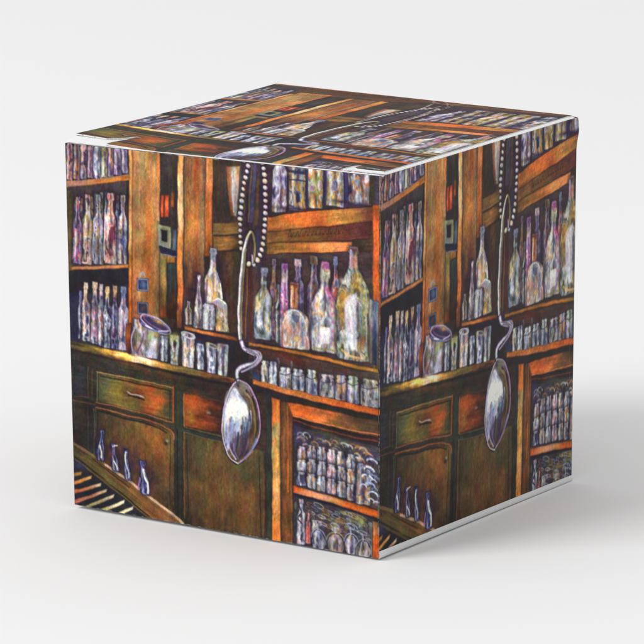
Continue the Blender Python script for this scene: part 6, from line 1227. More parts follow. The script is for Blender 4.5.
["L",[804.6,872.5,806.2,884.4,805.7,896.6],5.966774387915782,"4a5070",{"a":0.6,"w1":1.2000000000000002}],
["L",[843.2,892.1,845.6,899.6,836.0,909.0],7.786095661342938,"5a5440",{"a":0.6,"w1":1.2000000000000002}],
["L",[765.0,868.6,764.3,874.3,765.8,879.7],3.4458461874515267,"6a4c40",{"a":0.6,"w1":1.2000000000000002}],
["L",[917.3,945.8,916.1,950.9,915.7,956.0],6.253968044422809,"3a3450",{"a":0.6,"w1":1.2000000000000002}],
["L",[703.8,900.3,701.1,914.6,707.4,927.5],7.0720591842202705,"7c7c60",{"a":0.6,"w1":1.2000000000000002}],
["L",[714.2,919.9,713.4,931.0,709.9,942.5],4.672254475930605,"506078",{"a":0.6,"w1":1.2000000000000002}],
["L",[880.7,905.7,880.2,917.4,878.6,929.3],6.698916660021497,"4a5070",{"a":0.6,"w1":1.2000000000000002}],
["L",[691.6,880.9,691.6,886.5,688.1,892.7],6.195183908652415,"5a5440",{"a":0.6,"w1":1.2000000000000002}],
["L",[750.4,937.1,748.7,949.3,754.2,960.4],6.175393118998715,"6a4c40",{"a":0.6,"w1":1.2000000000000002}],
["L",[809.2,925.9,810.5,932.0,811.3,938.1],7.303926081399291,"3a3450",{"a":0.6,"w1":1.2000000000000002}],
["L",[913.6,905.2,910.5,914.7,913.3,923.2],5.915688512618709,"7c7c60",{"a":0.6,"w1":1.2000000000000002}],
["L",[877.7,855.5,880.6,861.8,881.8,868.3],5.267006288060051,"506078",{"a":0.6,"w1":1.2000000000000002}],
["R",[860.5,861.3],12.999421771438517,4.499739797147332,1.7999999999999998,"7a7040",{"a":0.75,"ang":0.25}],
["R",[768.9,879.3],6.617255808129499,1.6277651136582745,1.7999999999999998,"a89858",{"a":0.75,"ang":0.25}],
["R",[746.4,876.9],16.068565701376766,5.880854565619544,1.7999999999999998,"5c6080",{"a":0.75,"ang":0.25}],
["R",[733.4,873.4],12.336519994437243,4.201433997496759,1.7999999999999998,"90a0c8",{"a":0.75,"ang":0.25}],
["R",[882.6,879.0],8.150778264548752,2.317850219046938,1.7999999999999998,"3c3040",{"a":0.75,"ang":0.25}],
["R",[889.9,877.1],8.342429529748856,2.4040932883869846,1.7999999999999998,"a87048",{"a":0.75,"ang":0.25}],
["R",[889.3,860.7],7.212469494607468,1.8956112725733605,1.7999999999999998,"606048",{"a":0.75,"ang":0.25}],
["R",[732.3,903.7],13.08129772008741,4.536583974039334,1.7999999999999998,"c8c8d8",{"a":0.75,"ang":0.25}],
["R",[791.2,902.9],10.316123451006458,3.292255552952907,1.7999999999999998,"241c28",{"a":0.75,"ang":0.25}],
["R",[872.2,873.1],13.411296744899968,4.685083535204986,1.7999999999999998,"7a7040",{"a":0.75,"ang":0.25}],
["R",[835.4,859.3],6.279215813579815,1.475647116110917,1.7999999999999998,"a89858",{"a":0.75,"ang":0.25}],
["R",[780.6,897.4],8.502253278423787,2.476013975290704,1.7999999999999998,"5c6080",{"a":0.75,"ang":0.25}],
["R",[749.9,860.3],10.072442958881878,3.182599331496845,1.7999999999999998,"90a0c8",{"a":0.75,"ang":0.25}],
["R",[748.3,850.3],12.973018782502317,4.4878584521260425,1.7999999999999998,"3c3040",{"a":0.75,"ang":0.25}],
["R",[820.0,909.4],7.180114386616145,1.8810514739772657,1.7999999999999998,"a87048",{"a":0.75,"ang":0.25}],
["R",[823.2,885.4],13.240935745824437,4.608421085620996,1.7999999999999998,"606048",{"a":0.75,"ang":0.25}],
["R",[882.7,900.2],7.1710484653996565,1.876971809429845,1.7999999999999998,"c8c8d8",{"a":0.75,"ang":0.25}],
["R",[806.2,854.0],11.2680086031315,3.720603871409175,1.7999999999999998,"241c28",{"a":0.75,"ang":0.25}],
["R",[732.4,861.8],11.85707241262756,3.985682585682402,1.7999999999999998,"7a7040",{"a":0.75,"ang":0.25}],
["R",[846.5,894.7],7.4833839058257965,2.0175227576216086,1.7999999999999998,"a89858",{"a":0.75,"ang":0.25}],
["R",[813.2,865.6],6.153080685427495,1.418886308442373,1.7999999999999998,"5c6080",{"a":0.75,"ang":0.25}],
["R",[862.9,890.6],15.607590771478954,5.673415847165529,1.7999999999999998,"90a0c8",{"a":0.75,"ang":0.25}],
["R",[778.1,902.8],9.992946016438307,3.1468257073972374,1.7999999999999998,"3c3040",{"a":0.75,"ang":0.25}],
["R",[735.9,850.6],10.234737919814767,3.2556320639166456,1.7999999999999998,"a87048",{"a":0.75,"ang":0.25}],
["R",[846.5,879.0],7.923856026946671,2.215735212126002,1.7999999999999998,"606048",{"a":0.75,"ang":0.25}],
["R",[871.2,880.4],14.047901150133878,4.971555517560246,1.7999999999999998,"c8c8d8",{"a":0.75,"ang":0.25}],
["R",[744.1,875.9],6.196163957516292,1.4382737808823318,1.7999999999999998,"241c28",{"a":0.75,"ang":0.25}],
["R",[916.4,874.2],14.678159682838189,5.255171857277185,1.7999999999999998,"7a7040",{"a":0.75,"ang":0.25}],
["R",[783.3,864.4],11.98675854123864,4.044041343557388,1.7999999999999998,"a89858",{"a":0.75,"ang":0.25}],
["R",[772.3,897.3],15.964058881653282,5.833826496743977,1.7999999999999998,"5c6080",{"a":0.75,"ang":0.25}],
["R",[882.3,884.9],9.813222805775407,3.0659502625989328,1.7999999999999998,"90a0c8",{"a":0.75,"ang":0.25}],
["R",[859.8,878.0],15.974391846875339,5.8384763310939025,1.7999999999999998,"3c3040",{"a":0.75,"ang":0.25}],
["R",[807.0,895.0],13.056974676893324,4.525638604601995,1.7999999999999998,"a87048",{"a":0.75,"ang":0.25}],
["R",[896.7,895.8],10.569346524243139,3.4062059359094126,1.7999999999999998,"606048",{"a":0.75,"ang":0.25}],
["R",[762.4,849.7],15.779102912237455,5.750596310506856,1.7999999999999998,"c8c8d8",{"a":0.75,"ang":0.25}],
["R",[798.2,895.3],7.716337851337375,2.1223520331018184,1.7999999999999998,"241c28",{"a":0.75,"ang":0.25}],
["R",[730.9,880.0],10.035918843521635,3.1661634795847364,1.7999999999999998,"7a7040",{"a":0.75,"ang":0.25}],
["R",[804.8,881.5],13.248010314060322,4.611604641327146,1.7999999999999998,"a89858",{"a":0.75,"ang":0.25}],
["R",[877.3,906.7],12.470329570384997,4.26164830667325,1.7999999999999998,"5c6080",{"a":0.75,"ang":0.25}],
["R",[750.6,897.5],7.233093003152581,1.9048918514186617,1.7999999999999998,"90a0c8",{"a":0.75,"ang":0.25}],
["R",[864.9,887.1],7.904921431932305,2.2072146443695373,1.7999999999999998,"3c3040",{"a":0.75,"ang":0.25}],
["R",[828.1,908.0],16.102058690203172,5.895926410591427,1.7999999999999998,"a87048",{"a":0.75,"ang":0.25}],
["R",[745.0,889.5],11.352142274610712,3.758464023574821,1.7999999999999998,"606048",{"a":0.75,"ang":0.25}],
["R",[917.2,874.0],8.101074801501223,2.295483660675551,1.7999999999999998,"c8c8d8",{"a":0.75,"ang":0.25}],
["R",[807.8,862.1],10.403568637712304,3.331605886970537,1.7999999999999998,"241c28",{"a":0.75,"ang":0.25}],
["R",[745.8,905.5],6.691360239131053,1.6611121076089739,1.7999999999999998,"7a7040",{"a":0.75,"ang":0.25}],
["R",[746.7,903.2],16.21907358175451,5.94858311178953,1.7999999999999998,"a89858",{"a":0.75,"ang":0.25}],
["R",[892.4,875.2],15.557243137079972,5.650759411685987,1.7999999999999998,"5c6080",{"a":0.75,"ang":0.25}],
["R",[814.5,870.0],12.569482094700499,4.306266942615224,1.7999999999999998,"90a0c8",{"a":0.75,"ang":0.25}],
["R",[738.7,866.3],15.677391132425681,5.704826009591557,1.7999999999999998,"3c3040",{"a":0.75,"ang":0.25}],
["R",[799.2,896.2],7.9995679978535605,2.249805599034102,1.7999999999999998,"a87048",{"a":0.75,"ang":0.25}],
["R",[850.5,859.3],11.73373716274045,3.930181723233203,1.7999999999999998,"606048",{"a":0.75,"ang":0.25}],
["R",[740.7,869.5],10.521520755949005,3.384684340177052,1.7999999999999998,"c8c8d8",{"a":0.75,"ang":0.25}],
["R",[897.8,875.5],14.76548289102408,5.294467300960836,1.7999999999999998,"241c28",{"a":0.75,"ang":0.25}],
["R",[812.4,893.2],6.536773025119928,1.5915478613039673,1.7999999999999998,"7a7040",{"a":0.75,"ang":0.25}],
["R",[865.0,860.9],15.91695576473466,5.812630094130597,1.7999999999999998,"a89858",{"a":0.75,"ang":0.25}],
["R",[886.1,875.5],14.179449291350048,5.0307521811075215,1.7999999999999998,"5c6080",{"a":0.75,"ang":0.25}],
["R",[901.0,901.0],10.419456750956556,3.3387555379304503,1.7999999999999998,"90a0c8",{"a":0.75,"ang":0.25}],
["R",[752.6,871.4],16.48365617358267,6.0676452781122014,1.7999999999999998,"3c3040",{"a":0.75,"ang":0.25}],
["R",[835.0,878.7],14.802683239542013,5.3112074577939055,1.7999999999999998,"a87048",{"a":0.75,"ang":0.25}],
["R",[886.0,871.9],8.221555756993723,2.3497000906471754,1.7999999999999998,"606048",{"a":0.75,"ang":0.25}],
["R",[909.6,915.5],6.992118139733751,1.7964531628801885,1.7999999999999998,"c8c8d8",{"a":0.75,"ang":0.25}],
["R",[736.2,887.3],10.766290569275412,3.4948307561739353,1.7999999999999998,"241c28",{"a":0.75,"ang":0.25}],
["R",[881.7,867.4],13.400431819575207,4.680194318808844,1.7999999999999998,"7a7040",{"a":0.75,"ang":0.25}],
["R",[786.8,874.7],15.506434946721951,5.627895726024878,1.7999999999999998,"a89858",{"a":0.75,"ang":0.25}],
["R",[862.4,875.6],14.417624455571765,5.137931005007294,1.7999999999999998,"5c6080",{"a":0.75,"ang":0.25}],
["R",[850.9,858.6],12.210279233024323,4.1446256548609455,1.7999999999999998,"90a0c8",{"a":0.75,"ang":0.25}],
["R",[787.3,906.2],16.129441290031373,5.908248580514119,1.7999999999999998,"3c3040",{"a":0.75,"ang":0.25}],
["R",[787.8,897.7],10.71038735047758,3.4696743077149117,1.7999999999999998,"a87048",{"a":0.75,"ang":0.25}],
["R",[894.7,876.6],11.316778414539693,3.742550286542861,1.7999999999999998,"606048",{"a":0.75,"ang":0.25}],
["R",[815.2,904.8],13.439278698616974,4.697675414377638,1.7999999999999998,"c8c8d8",{"a":0.75,"ang":0.25}],
["R",[761.6,865.2],15.430174079913161,5.593578335960924,1.7999999999999998,"241c28",{"a":0.75,"ang":0.25}],
["R",[826.4,881.0],8.603314405220512,2.5214914823492305,1.7999999999999998,"7a7040",{"a":0.75,"ang":0.25}],
["R",[818.5,901.6],10.078110595597149,3.185149768018717,1.7999999999999998,"a89858",{"a":0.75,"ang":0.25}],
["R",[835.0,904.6],11.503580407818296,3.8266111835182337,1.7999999999999998,"5c6080",{"a":0.75,"ang":0.25}],
["R",[851.7,873.2],6.6734749637413495,1.6530637336836072,1.7999999999999998,"90a0c8",{"a":0.75,"ang":0.25}],
["R",[849.4,909.2],15.594877119081149,5.667694703586517,1.7999999999999998,"3c3040",{"a":0.75,"ang":0.25}],
["R",[863.7,911.0],6.787295900678208,1.7042831553051934,1.7999999999999998,"a87048",{"a":0.75,"ang":0.25}],
["R",[895.2,876.4],14.033445503249029,4.965050476462062,1.7999999999999998,"606048",{"a":0.75,"ang":0.25}],
["R",[808.3,905.7],9.53081696098455,2.938867632443048,1.7999999999999998,"c8c8d8",{"a":0.75,"ang":0.25}],
["R",[873.7,884.7],6.97564991536694,1.7890424619151228,1.7999999999999998,"241c28",{"a":0.75,"ang":0.25}],
["R",[751.7,904.7],13.880009200344716,4.896004140155122,1.7999999999999998,"7a7040",{"a":0.75,"ang":0.25}],
["R",[889.8,863.0],13.180689543693411,4.581310294662035,1.7999999999999998,"a89858",{"a":0.75,"ang":0.25}],
["R",[754.0,855.0],15.359693070252865,5.5618618816137895,1.7999999999999998,"5c6080",{"a":0.75,"ang":0.25}],
["R",[796.4,859.0],6.553256670823428,1.5989655018705426,1.7999999999999998,"90a0c8",{"a":0.75,"ang":0.25}],
["R",[784.1,888.8],15.52715347739847,5.637219064829312,1.7999999999999998,"3c3040",{"a":0.75,"ang":0.25}],
["R",[764.5,889.5],8.126259510837594,2.3068167798769172,1.7999999999999998,"a87048",{"a":0.75,"ang":0.25}],
["R",[815.7,902.5],11.575201329847221,3.8588405984312493,1.7999999999999998,"606048",{"a":0.75,"ang":0.25}],
["R",[771.8,876.5],11.07686633764675,3.6345898519410382,1.7999999999999998,"c8c8d8",{"a":0.75,"ang":0.25}],
["R",[747.4,856.1],12.91572327916691,4.4620754756251095,1.7999999999999998,"241c28",{"a":0.75,"ang":0.25}],
["R",[883.9,867.6],9.774001814936428,3.0483008167213925,1.7999999999999998,"7a7040",{"a":0.75,"ang":0.25}],
["R",[836.1,858.3],9.956432131929033,3.1303944593680644,1.7999999999999998,"a89858",{"a":0.75,"ang":0.25}],
["R",[753.8,855.2],9.268805915889878,2.8209626621504453,1.7999999999999998,"5c6080",{"a":0.75,"ang":0.25}],
["R",[751.8,892.1],12.437620404167225,4.2469291818752515,1.7999999999999998,"90a0c8",{"a":0.75,"ang":0.25}],
["R",[772.0,885.9],8.547704672920725,2.496467102814327,1.7999999999999998,"3c3040",{"a":0.75,"ang":0.25}],
["R",[828.0,881.3],13.298436764795497,4.634296544157974,1.7999999999999998,"a87048",{"a":0.75,"ang":0.25}],
["R",[758.1,898.5],11.738959260992893,3.9325316674468014,1.7999999999999998,"606048",{"a":0.75,"ang":0.25}],
["R",[863.4,888.3],14.866451964363446,5.33990338396355,1.7999999999999998,"c8c8d8",{"a":0.75,"ang":0.25}],
["R",[880.2,899.0],13.44548815915767,4.700469671620951,1.7999999999999998,"241c28",{"a":0.75,"ang":0.25}],
["R",[862.1,878.2],11.117419398746314,3.652838729435841,1.7999999999999998,"7a7040",{"a":0.75,"ang":0.25}],
["R",[735.6,878.1],14.43065590012859,5.143795155057865,1.7999999999999998,"a89858",{"a":0.75,"ang":0.25}],
["R",[755.8,905.6],10.874799841257914,3.5436599285660613,1.7999999999999998,"5c6080",{"a":0.75,"ang":0.25}],
["R",[818.7,860.7],8.327684190728933,2.39745788582802,1.7999999999999998,"90a0c8",{"a":0.75,"ang":0.25}],
["R",[741.8,855.1],7.147820270264711,1.86651912161912,1.7999999999999998,"3c3040",{"a":0.75,"ang":0.25}],
["R",[784.9,860.4],12.671566698908016,4.352205014508607,1.7999999999999998,"a87048",{"a":0.75,"ang":0.25}],
["R",[798.8,881.1],10.837224333411667,3.5267509500352503,1.7999999999999998,"606048",{"a":0.75,"ang":0.25}],
["R",[774.7,894.5],11.900004630582021,4.0050020837619105,1.7999999999999998,"c8c8d8",{"a":0.75,"ang":0.25}],
["R",[903.6,869.2],7.090478101928514,1.8407151458678315,1.7999999999999998,"241c28",{"a":0.75,"ang":0.25}],
["R",[863.7,874.4],8.797670218815416,2.6089515984669376,1.7999999999999998,"7a7040",{"a":0.75,"ang":0.25}],
["R",[869.4,864.4],9.981123160321424,3.141505422144641,1.7999999999999998,"a89858",{"a":0.75,"ang":0.25}],
["B",[708.7,839.0,708.3,957.5],28.5,"slim","403c70 f0ecf8 d8d8f4 8c90c8 e0a0a8",{"seed":280,"hl":1.4}],
["B",[730.9,869.7,730.7,953.9],18.0,"slim","6a3048 e88080 d86058 c898d0",{"seed":281}],
["L",[702.6,858.2,708.6,873.1,699.5,890.2,711.4,904.2],3.5999999999999996,"302850",{}],
["D",[729.3,927.8],7.5,18.0,"e06858",0.8,{}],
["B",[750.2,887.7,750.1,961.4],18.0,"stem","2c3038 6a7860 b0c0b0 dce4e8 6c88a8 b8a058 eceee0",{"seed":282}],
["B",[762.1,914.8,762.0,964.8],45.0,"bulb","4a4870 9ca0d0 c8c0e0 8c8454 d0d0e8",{"seed":284}],
["R",[762.1,938.5],22.5,27.0,2.7,"98a0c8",{"a":0.9,"t0":3.3,"t1":6.6}],
["L",[759.1,896.9,760.6,915.0],3.3000000000000003,"a8b0c8",{"a":0.9}],
["R",[759.1,894.2],13.5,5.4,2.4000000000000004,"90a0c8",{"a":0.8,"ang":0.2}],
["B",[813.9,914.6,813.9,964.5],57.0,"bulb","4c4850 a0946c c8b8d8 c88850 8c94c0",{"seed":285}],
["R",[813.9,938.2],28.5,27.0,2.7,"a8a078",{"a":0.9,"t0":3.3,"t1":6.6}],
["L",[810.9,896.7,812.4,914.8],3.3000000000000003,"a8b0c8",{"a":0.9}],
["R",[810.9,894.1],13.5,5.4,2.4000000000000004,"90a0c8",{"a":0.8,"ang":0.2}],
["B",[859.5,910.1,859.6,959.8],42.0,"bulb","4a4870 9ca0d0 c8c0e0 8c8454 d0d0e8",{"seed":286}],
["R",[859.5,933.6],21.0,27.0,2.7,"98a0c0",{"a":0.9,"t0":3.3,"t1":6.6}],
["L",[856.5,892.3,858.0,910.3],3.3000000000000003,"a8b0c8",{"a":0.9}],
["R",[856.5,889.7],13.5,5.4,2.4000000000000004,"90a0c8",{"a":0.8,"ang":0.2}],
["B",[894.6,920.2,894.8,969.9],48.0,"bulb","4c4850 a0946c c8b8d8 c88850 8c94c0",{"seed":287}],
["R",[894.7,943.7],24.0,27.0,2.7,"8c90a8",{"a":0.9,"t0":3.3,"t1":6.6}],
["L",[891.6,902.5,893.2,920.5],3.3000000000000003,"a8b0c8",{"a":0.9}],
["R",[891.6,899.9],13.5,5.4,2.4000000000000004,"90a0c8",{"a":0.8,"ang":0.2}],
["D",[888.6,871.7],10.5,12.0,"98a058",0.8,{}],
["W",[922.0,864.0,922.5,960.2,947.3,961.4,946.7,865.4],"8a6850 c87850 e06c30 d86028 b05028",{"seed":290,"out":0.4,"dens":0.7}],
["L",[917.7,869.8,919.6,955.4],2.7,"7c8c98",{"a":0.7}],
["D",[89.3,798.2],27.0,42.0,"28203c",0.7,{}],
["D",[146.7,811.7],30.0,42.0,"2c1c34",0.7,{}],
["D",[191.3,816.2],27.0,42.0,"30203c",0.6,{}],
["D",[234.9,853.0],30.0,48.0,"2c2038",0.6,{}],
["D",[309.7,901.3],42.0,36.0,"241a20",0.6,{}],
["D",[57.7,775.5],18.0,30.0,"26222c",0.5,{}],
["W",[2.0,791.4,352.7,959.5,245.2,965.2,0.5,840.6],"4a3c28 5c4c2c 5c4c2c 7a5430 7a5030 7c5838",{"seed":291,"out":0.4}],
["P",[0.6,835.2,245.2,965.2,-3.8,975.7],"24242c",{}],
["D",[23.0,851.1],21.0,15.0,"30305c",0.7,{}],
["W",[-0.6,875.0,29.0,866.6,25.4,876.9,-1.0,886.5],"8a6438 a07840",{"seed":473,"out":0.35}],
["W",[-1.3,898.4,61.3,871.4,57.8,881.8,-1.7,909.9],"b06838 c08848 d0a868",{"seed":482,"out":0.35}],
["W",[-2.1,921.8,90.0,887.7,86.5,898.1,-2.4,933.4],"a85030 b87048 e0c8a8",{"seed":490,"out":0.35}],
["W",[-2.9,949.4,109.0,901.3,105.5,911.6,-3.3,961.0],"a8564c b87858 d8b898",{"seed":500,"out":0.35}],
["W",[32.7,959.2,131.3,913.0,127.8,923.3,32.4,970.8],"8a8058 b8a878 e0d4b8",{"seed":506,"out":0.35}],
["W",[78.2,961.9,163.1,924.6,159.6,934.9,77.9,973.5],"b8a850 e0d8a8 ece0c8",{"seed":509,"out":0.35}],
["W",[136.5,961.3,191.7,935.2,188.2,945.6,136.2,972.9],"d0c888 f0e8d0",{"seed":512,"out":0.35}],
["L",[1.9,794.1,62.9,818.2,136.1,851.1,215.0,891.0,277.8,922.3,346.4,957.8],7.800000000000001,"8a7048",{"a":0.8}],
["L",[104.3,836.7,167.8,865.5,246.5,905.3,315.3,938.2,346.4,957.8],7.199999999999999,"e0b8a0",{"a":0.85}],
["L",[62.6,827.7,126.2,860.7,176.8,888.6],3.3000000000000003,"38241c",{"a":0.9}],
["L",[100.7,850.8,183.0,898.5,245.9,932.5],4.5,"a0583c",{"a":0.5}],
["L",[0.9,826.9,87.2,871.8,176.0,921.3,239.0,955.2],4.800000000000001,"1c1c1a",{"a":0.8}],
["D",[112.8,881.7],30.0,9.0,"74743c",0.6,{"ang":0.6}],
["B",[97.2,745.7,88.4,828.1],24.0,"vial","181040 2c2c88 4058b8 2c1c60 6078c8 20184c",{"seed":295,"hl":0.8,"out":"1c1438"}],
["B",[131.6,778.7,139.3,850.6],22.5,"vial","181040 2c2c88 4058b8 2c1c60 6078c8 20184c",{"seed":296,"hl":0.8,"out":"1c1438"}],
["B",[169.8,784.2,175.7,869.8],21.0,"vial","181040 2c2c88 4058b8 2c1c60 6078c8 20184c",{"seed":297,"hl":0.8,"out":"1c1438"}],
["B",[223.2,808.9,229.1,899.8],33.0,"vial","181040 2c2c88 4058b8 2c1c60 6078c8 20184c",{"seed":298,"hl":0.8,"out":"1c1438"}],
["L",[89.5,790.0,93.9,805.6,91.9,819.5],4.800000000000001,"f0f8f0",{"a":0.95}],
["L",[131.4,786.9,144.3,781.0],3.5999999999999996,"c8b0b0",{}],
["L",[133.6,824.4,142.9,836.6,142.7,844.7],3.9000000000000004,"e8f0f4",{}],
["L",[169.6,792.3,167.6,808.7,171.9,827.0,177.8,847.8,177.5,861.4],4.199999999999999,"e0e8f0",{"a":0.9}],
["L",[225.9,832.8,228.6,853.9,237.8,868.8,237.2,893.2],6.0,"f0f0ec",{"a":0.95}],
["L",[212.6,856.2,205.6,884.3],3.5999999999999996,"8858c8",{}],
["D",[124.4,806.7],6.0,12.0,"8a3c58",0.7,{}],
["C",[572.3,-56.4,560.1,-6.1,544.7,57.3,536.8,107.9,531.8,158.5,531.4,196.2,537.0,225.8],15.299999999999999,6.449999999999999,{"seed":5}],
["C",[589.8,-57.9,599.7,-9.6,606.5,51.6,606.0,126.1,602.5,188.9,593.4,225.0,575.4,253.3,560.5,258.7,548.7,247.3],15.899999999999999,6.75,{"seed":6}],
["L",[578.4,-86.4,572.0,-31.8],4.199999999999999,"d8d4e0",{"a":0.5}],
["L",[537.6,465.1,530.3,437.7,529.8,348.3,536.6,271.4,544.5,220.0,555.3,186.2,565.7,173.9,573.0,186.9,575.7,216.8,569.5,250.1],11.7,"241c34",{"a":0.75}],
["L",[537.6,465.1,530.3,437.7,529.8,348.3,536.6,271.4,544.5,220.0,555.3,186.2],8.100000000000001,"8c8a84",{}],
["L",[555.3,186.2,565.7,173.9,573.0,186.9,575.7,216.8,569.5,250.1],6.6000000000000005,"847c58",{}],
["L",[534.5,465.5,527.6,438.0,527.4,348.6,534.2,271.6,543.0,220.2,553.8,186.4,564.3,174.8],4.5,"f0ecf8",{}],
["L",[536.3,437.0,536.7,347.5,543.1,270.7,550.5,219.4],2.4000000000000004,"a89c60",{"a":0.9}],
["L",[561.3,174.3,552.2,194.1],3.9000000000000004,"e8c878",{"a":0.7}],
["L",[566.7,232.8,568.0,252.8],3.0,"c8b8d8",{}],
["L",[534.6,460.3,543.5,474.7,561.4,478.9,579.4,483.1,585.2,495.2,573.1,510.9,549.1,517.7,529.4,525.4,520.2,539.5,524.5,562.2],16.200000000000003,"241a34",{"a":0.8}],
["L",[534.6,460.3,543.5,474.7,561.4,478.9,579.4,483.1,585.2,495.2,573.1,510.9,549.1,517.7,529.4,525.4,520.2,539.5,524.5,562.2],12.0,"8c88a8",{}],
["L",[534.6,460.3,543.5,474.7,561.4,478.9,579.4,483.1,585.2,495.2,573.1,510.9,549.1,517.7,529.4,525.4,520.2,539.5,524.5,562.2],6.0,"ece8f8",{}],
["L",[567.4,476.9,588.4,479.4,592.7,494.3,579.1,514.0,552.0,527.7,533.8,535.1],4.800000000000001,"b8acd4",{"a":0.9}],
["L",[540.5,472.4,567.4,479.4,585.3,490.1,576.1,509.2,549.0,522.9],3.0,"241c34",{"a":0.6}],
["L",[549.4,479.1,573.3,486.4,573.2,499.3],3.5999999999999996,"58507c",{"a":0.8}],
["L",[552.4,482.6,573.3,489.0],3.0,"f4f0fc",{"a":0.8}],
["P",[524.2,552.5,546.5,559.0,568.7,577.5,582.8,605.0,591.4,638.6,591.8,676.1,580.3,715.3,554.3,752.7,518.6,778.1,494.4,767.9,478.6,737.6,470.3,698.1,471.5,652.0,485.1,604.4,504.8,572.4],"1c1628",{"a":0.85,"sm":1,"soft":2}],
["W",[524.5,555.7,545.6,562.1,566.5,580.1,579.8,606.9,587.9,639.5,588.3,675.9,577.4,713.9,552.8,750.1,519.1,774.7,496.4,764.7,481.4,735.2,473.7,696.8,474.8,652.1,487.6,606.0,506.2,574.9],"5a4a34 6a5838 4c4030 5a5044",{"cross":"8a8ab0 5c4c38 7a6440 50442c","seed":330,"sm":1,"out":0.2}],
["P",[503.0,585.8,515.2,579.0,527.2,593.0,539.1,607.0,551.0,626.3,553.8,654.5,544.5,676.7,532.4,673.1,523.1,695.3,511.0,689.1,501.5,716.6,492.0,746.9,486.0,734.6,478.9,696.1,478.8,648.9,490.6,610.8],"d4daf4",{"sm":1,"soft":5}],
["P",[496.6,615.2,518.0,602.0,535.9,623.1,541.8,643.1,523.4,663.9,498.9,680.3,486.8,668.8,484.1,645.6],"fafafe",{"sm":1,"soft":8}],
["L",[513.7,657.0,512.1,686.8,508.5,717.0],5.4,"8cace8",{"a":0.55,"w1":1.5}],
["L",[502.3,658.2,499.2,685.9,497.0,713.5],5.4,"5c80cc",{"a":0.55,"w1":1.5}],
["L",[510.9,694.9,511.1,723.4,505.6,752.7],5.4,"c8dcf8",{"a":0.55,"w1":1.5}],
["L",[492.0,683.1,490.3,699.3,487.1,715.7],5.4,"a090d8",{"a":0.55,"w1":1.5}],
["L",[544.8,654.9,543.7,683.7,539.7,712.9],5.4,"3c3c60",{"a":0.55,"w1":1.5}],
["L",[555.8,672.0,553.1,691.3,550.9,710.6],5.4,"5c4038",{"a":0.55,"w1":1.5}],
["L",[540.9,677.6,542.2,695.7,535.9,714.8],5.4,"7c9ce0",{"a":0.55,"w1":1.5}],
["L",[491.7,698.5,490.5,727.2,486.4,756.3],5.4,"8cace8",{"a":0.55,"w1":1.5}],
["L",[484.7,696.0,483.3,715.3,479.7,735.0],5.4,"5c80cc",{"a":0.55,"w1":1.5}],
["L",[505.8,666.1,507.8,698.3,500.5,732.0],5.4,"c8dcf8",{"a":0.55,"w1":1.5}],
["L",[520.0,663.4,519.1,681.9,515.0,701.0],5.4,"a090d8",{"a":0.55,"w1":1.5}],
["L",[533.2,653.9,533.9,674.1,528.3,695.1],5.4,"3c3c60",{"a":0.55,"w1":1.5}],
["L",[544.0,651.7,544.5,669.1,539.1,687.3],5.4,"5c4038",{"a":0.55,"w1":1.5}],
["L",[545.5,673.9,544.3,696.6,540.5,719.8],5.4,"7c9ce0",{"a":0.55,"w1":1.5}],
["L",[514.5,669.8,514.4,686.8,509.5,704.4],5.4,"8cace8",{"a":0.55,"w1":1.5}],
["L",[490.2,698.6,488.4,722.2,485.1,746.0],5.4,"5c80cc",{"a":0.55,"w1":1.5}],
["L",[555.6,663.0,553.5,690.4,550.5,718.0],5.4,"c8dcf8",{"a":0.55,"w1":1.5}],
["L",[490.2,667.5,488.8,689.4,485.1,711.7],5.4,"a090d8",{"a":0.55,"w1":1.5}],
["L",[510.4,674.0,507.6,697.9,505.3,721.8],5.4,"3c3c60",{"a":0.55,"w1":1.5}],
["L",[551.3,656.2,548.4,687.8,546.1,719.3],5.4,"5c4038",{"a":0.55,"w1":1.5}],
["L",[505.8,663.6,506.6,683.3,500.8,704.0],5.4,"7c9ce0",{"a":0.55,"w1":1.5}],
["L",[544.0,658.2,543.7,689.6,538.8,721.8],5.4,"8cace8",{"a":0.55,"w1":1.5}],
["L",[486.1,678.9,485.2,709.9,480.8,741.5],5.4,"5c80cc",{"a":0.55,"w1":1.5}],
["L",[524.2,669.9,524.2,683.9,519.4,698.7],5.4,"c8dcf8",{"a":0.55,"w1":1.5}],
["L",[511.4,678.8,510.8,704.4,506.2,730.7],5.4,"a090d8",{"a":0.55,"w1":1.5}],
["L",[499.9,657.9,497.7,677.3,494.9,696.8],5.4,"3c3c60",{"a":0.55,"w1":1.5}],
["L",[495.1,662.8,496.0,683.4,490.1,704.9],5.4,"5c4038",{"a":0.55,"w1":1.5}],
["L",[523.4,689.3,522.1,717.0,518.3,745.1],5.4,"7c9ce0",{"a":0.55,"w1":1.5}],
["L",[502.9,658.0,500.2,683.6,497.7,709.3],5.4,"8cace8",{"a":0.55,"w1":1.5}],
["L",[505.2,689.7,506.7,710.0,500.1,731.4],5.4,"5c80cc",{"a":0.55,"w1":1.5}],
["L",[551.2,686.1,553.4,711.1,546.2,737.5],5.4,"c8dcf8",{"a":0.55,"w1":1.5}],
["L",[497.3,673.1,495.1,704.0,492.0,735.0],5.4,"a090d8",{"a":0.55,"w1":1.5}],
["L",[491.4,686.4,490.3,710.9,486.2,735.9],5.4,"3c3c60",{"a":0.55,"w1":1.5}],
["L",[530.6,674.9,531.0,698.7,525.6,723.3],5.4,"5c4038",{"a":0.55,"w1":1.5}],
["P",[566.3,600.9,581.1,630.1,583.7,676.5,565.2,720.9,537.6,753.6,516.2,764.6,528.7,731.2,550.3,696.8,562.8,653.3],"3a3030",{"a":0.8,"sm":1,"soft":6}],
["L",[523.1,695.3,518.2,724.8,507.2,755.3],6.0,"1e2448",{"a":0.8,"w1":1.7999999999999998}],
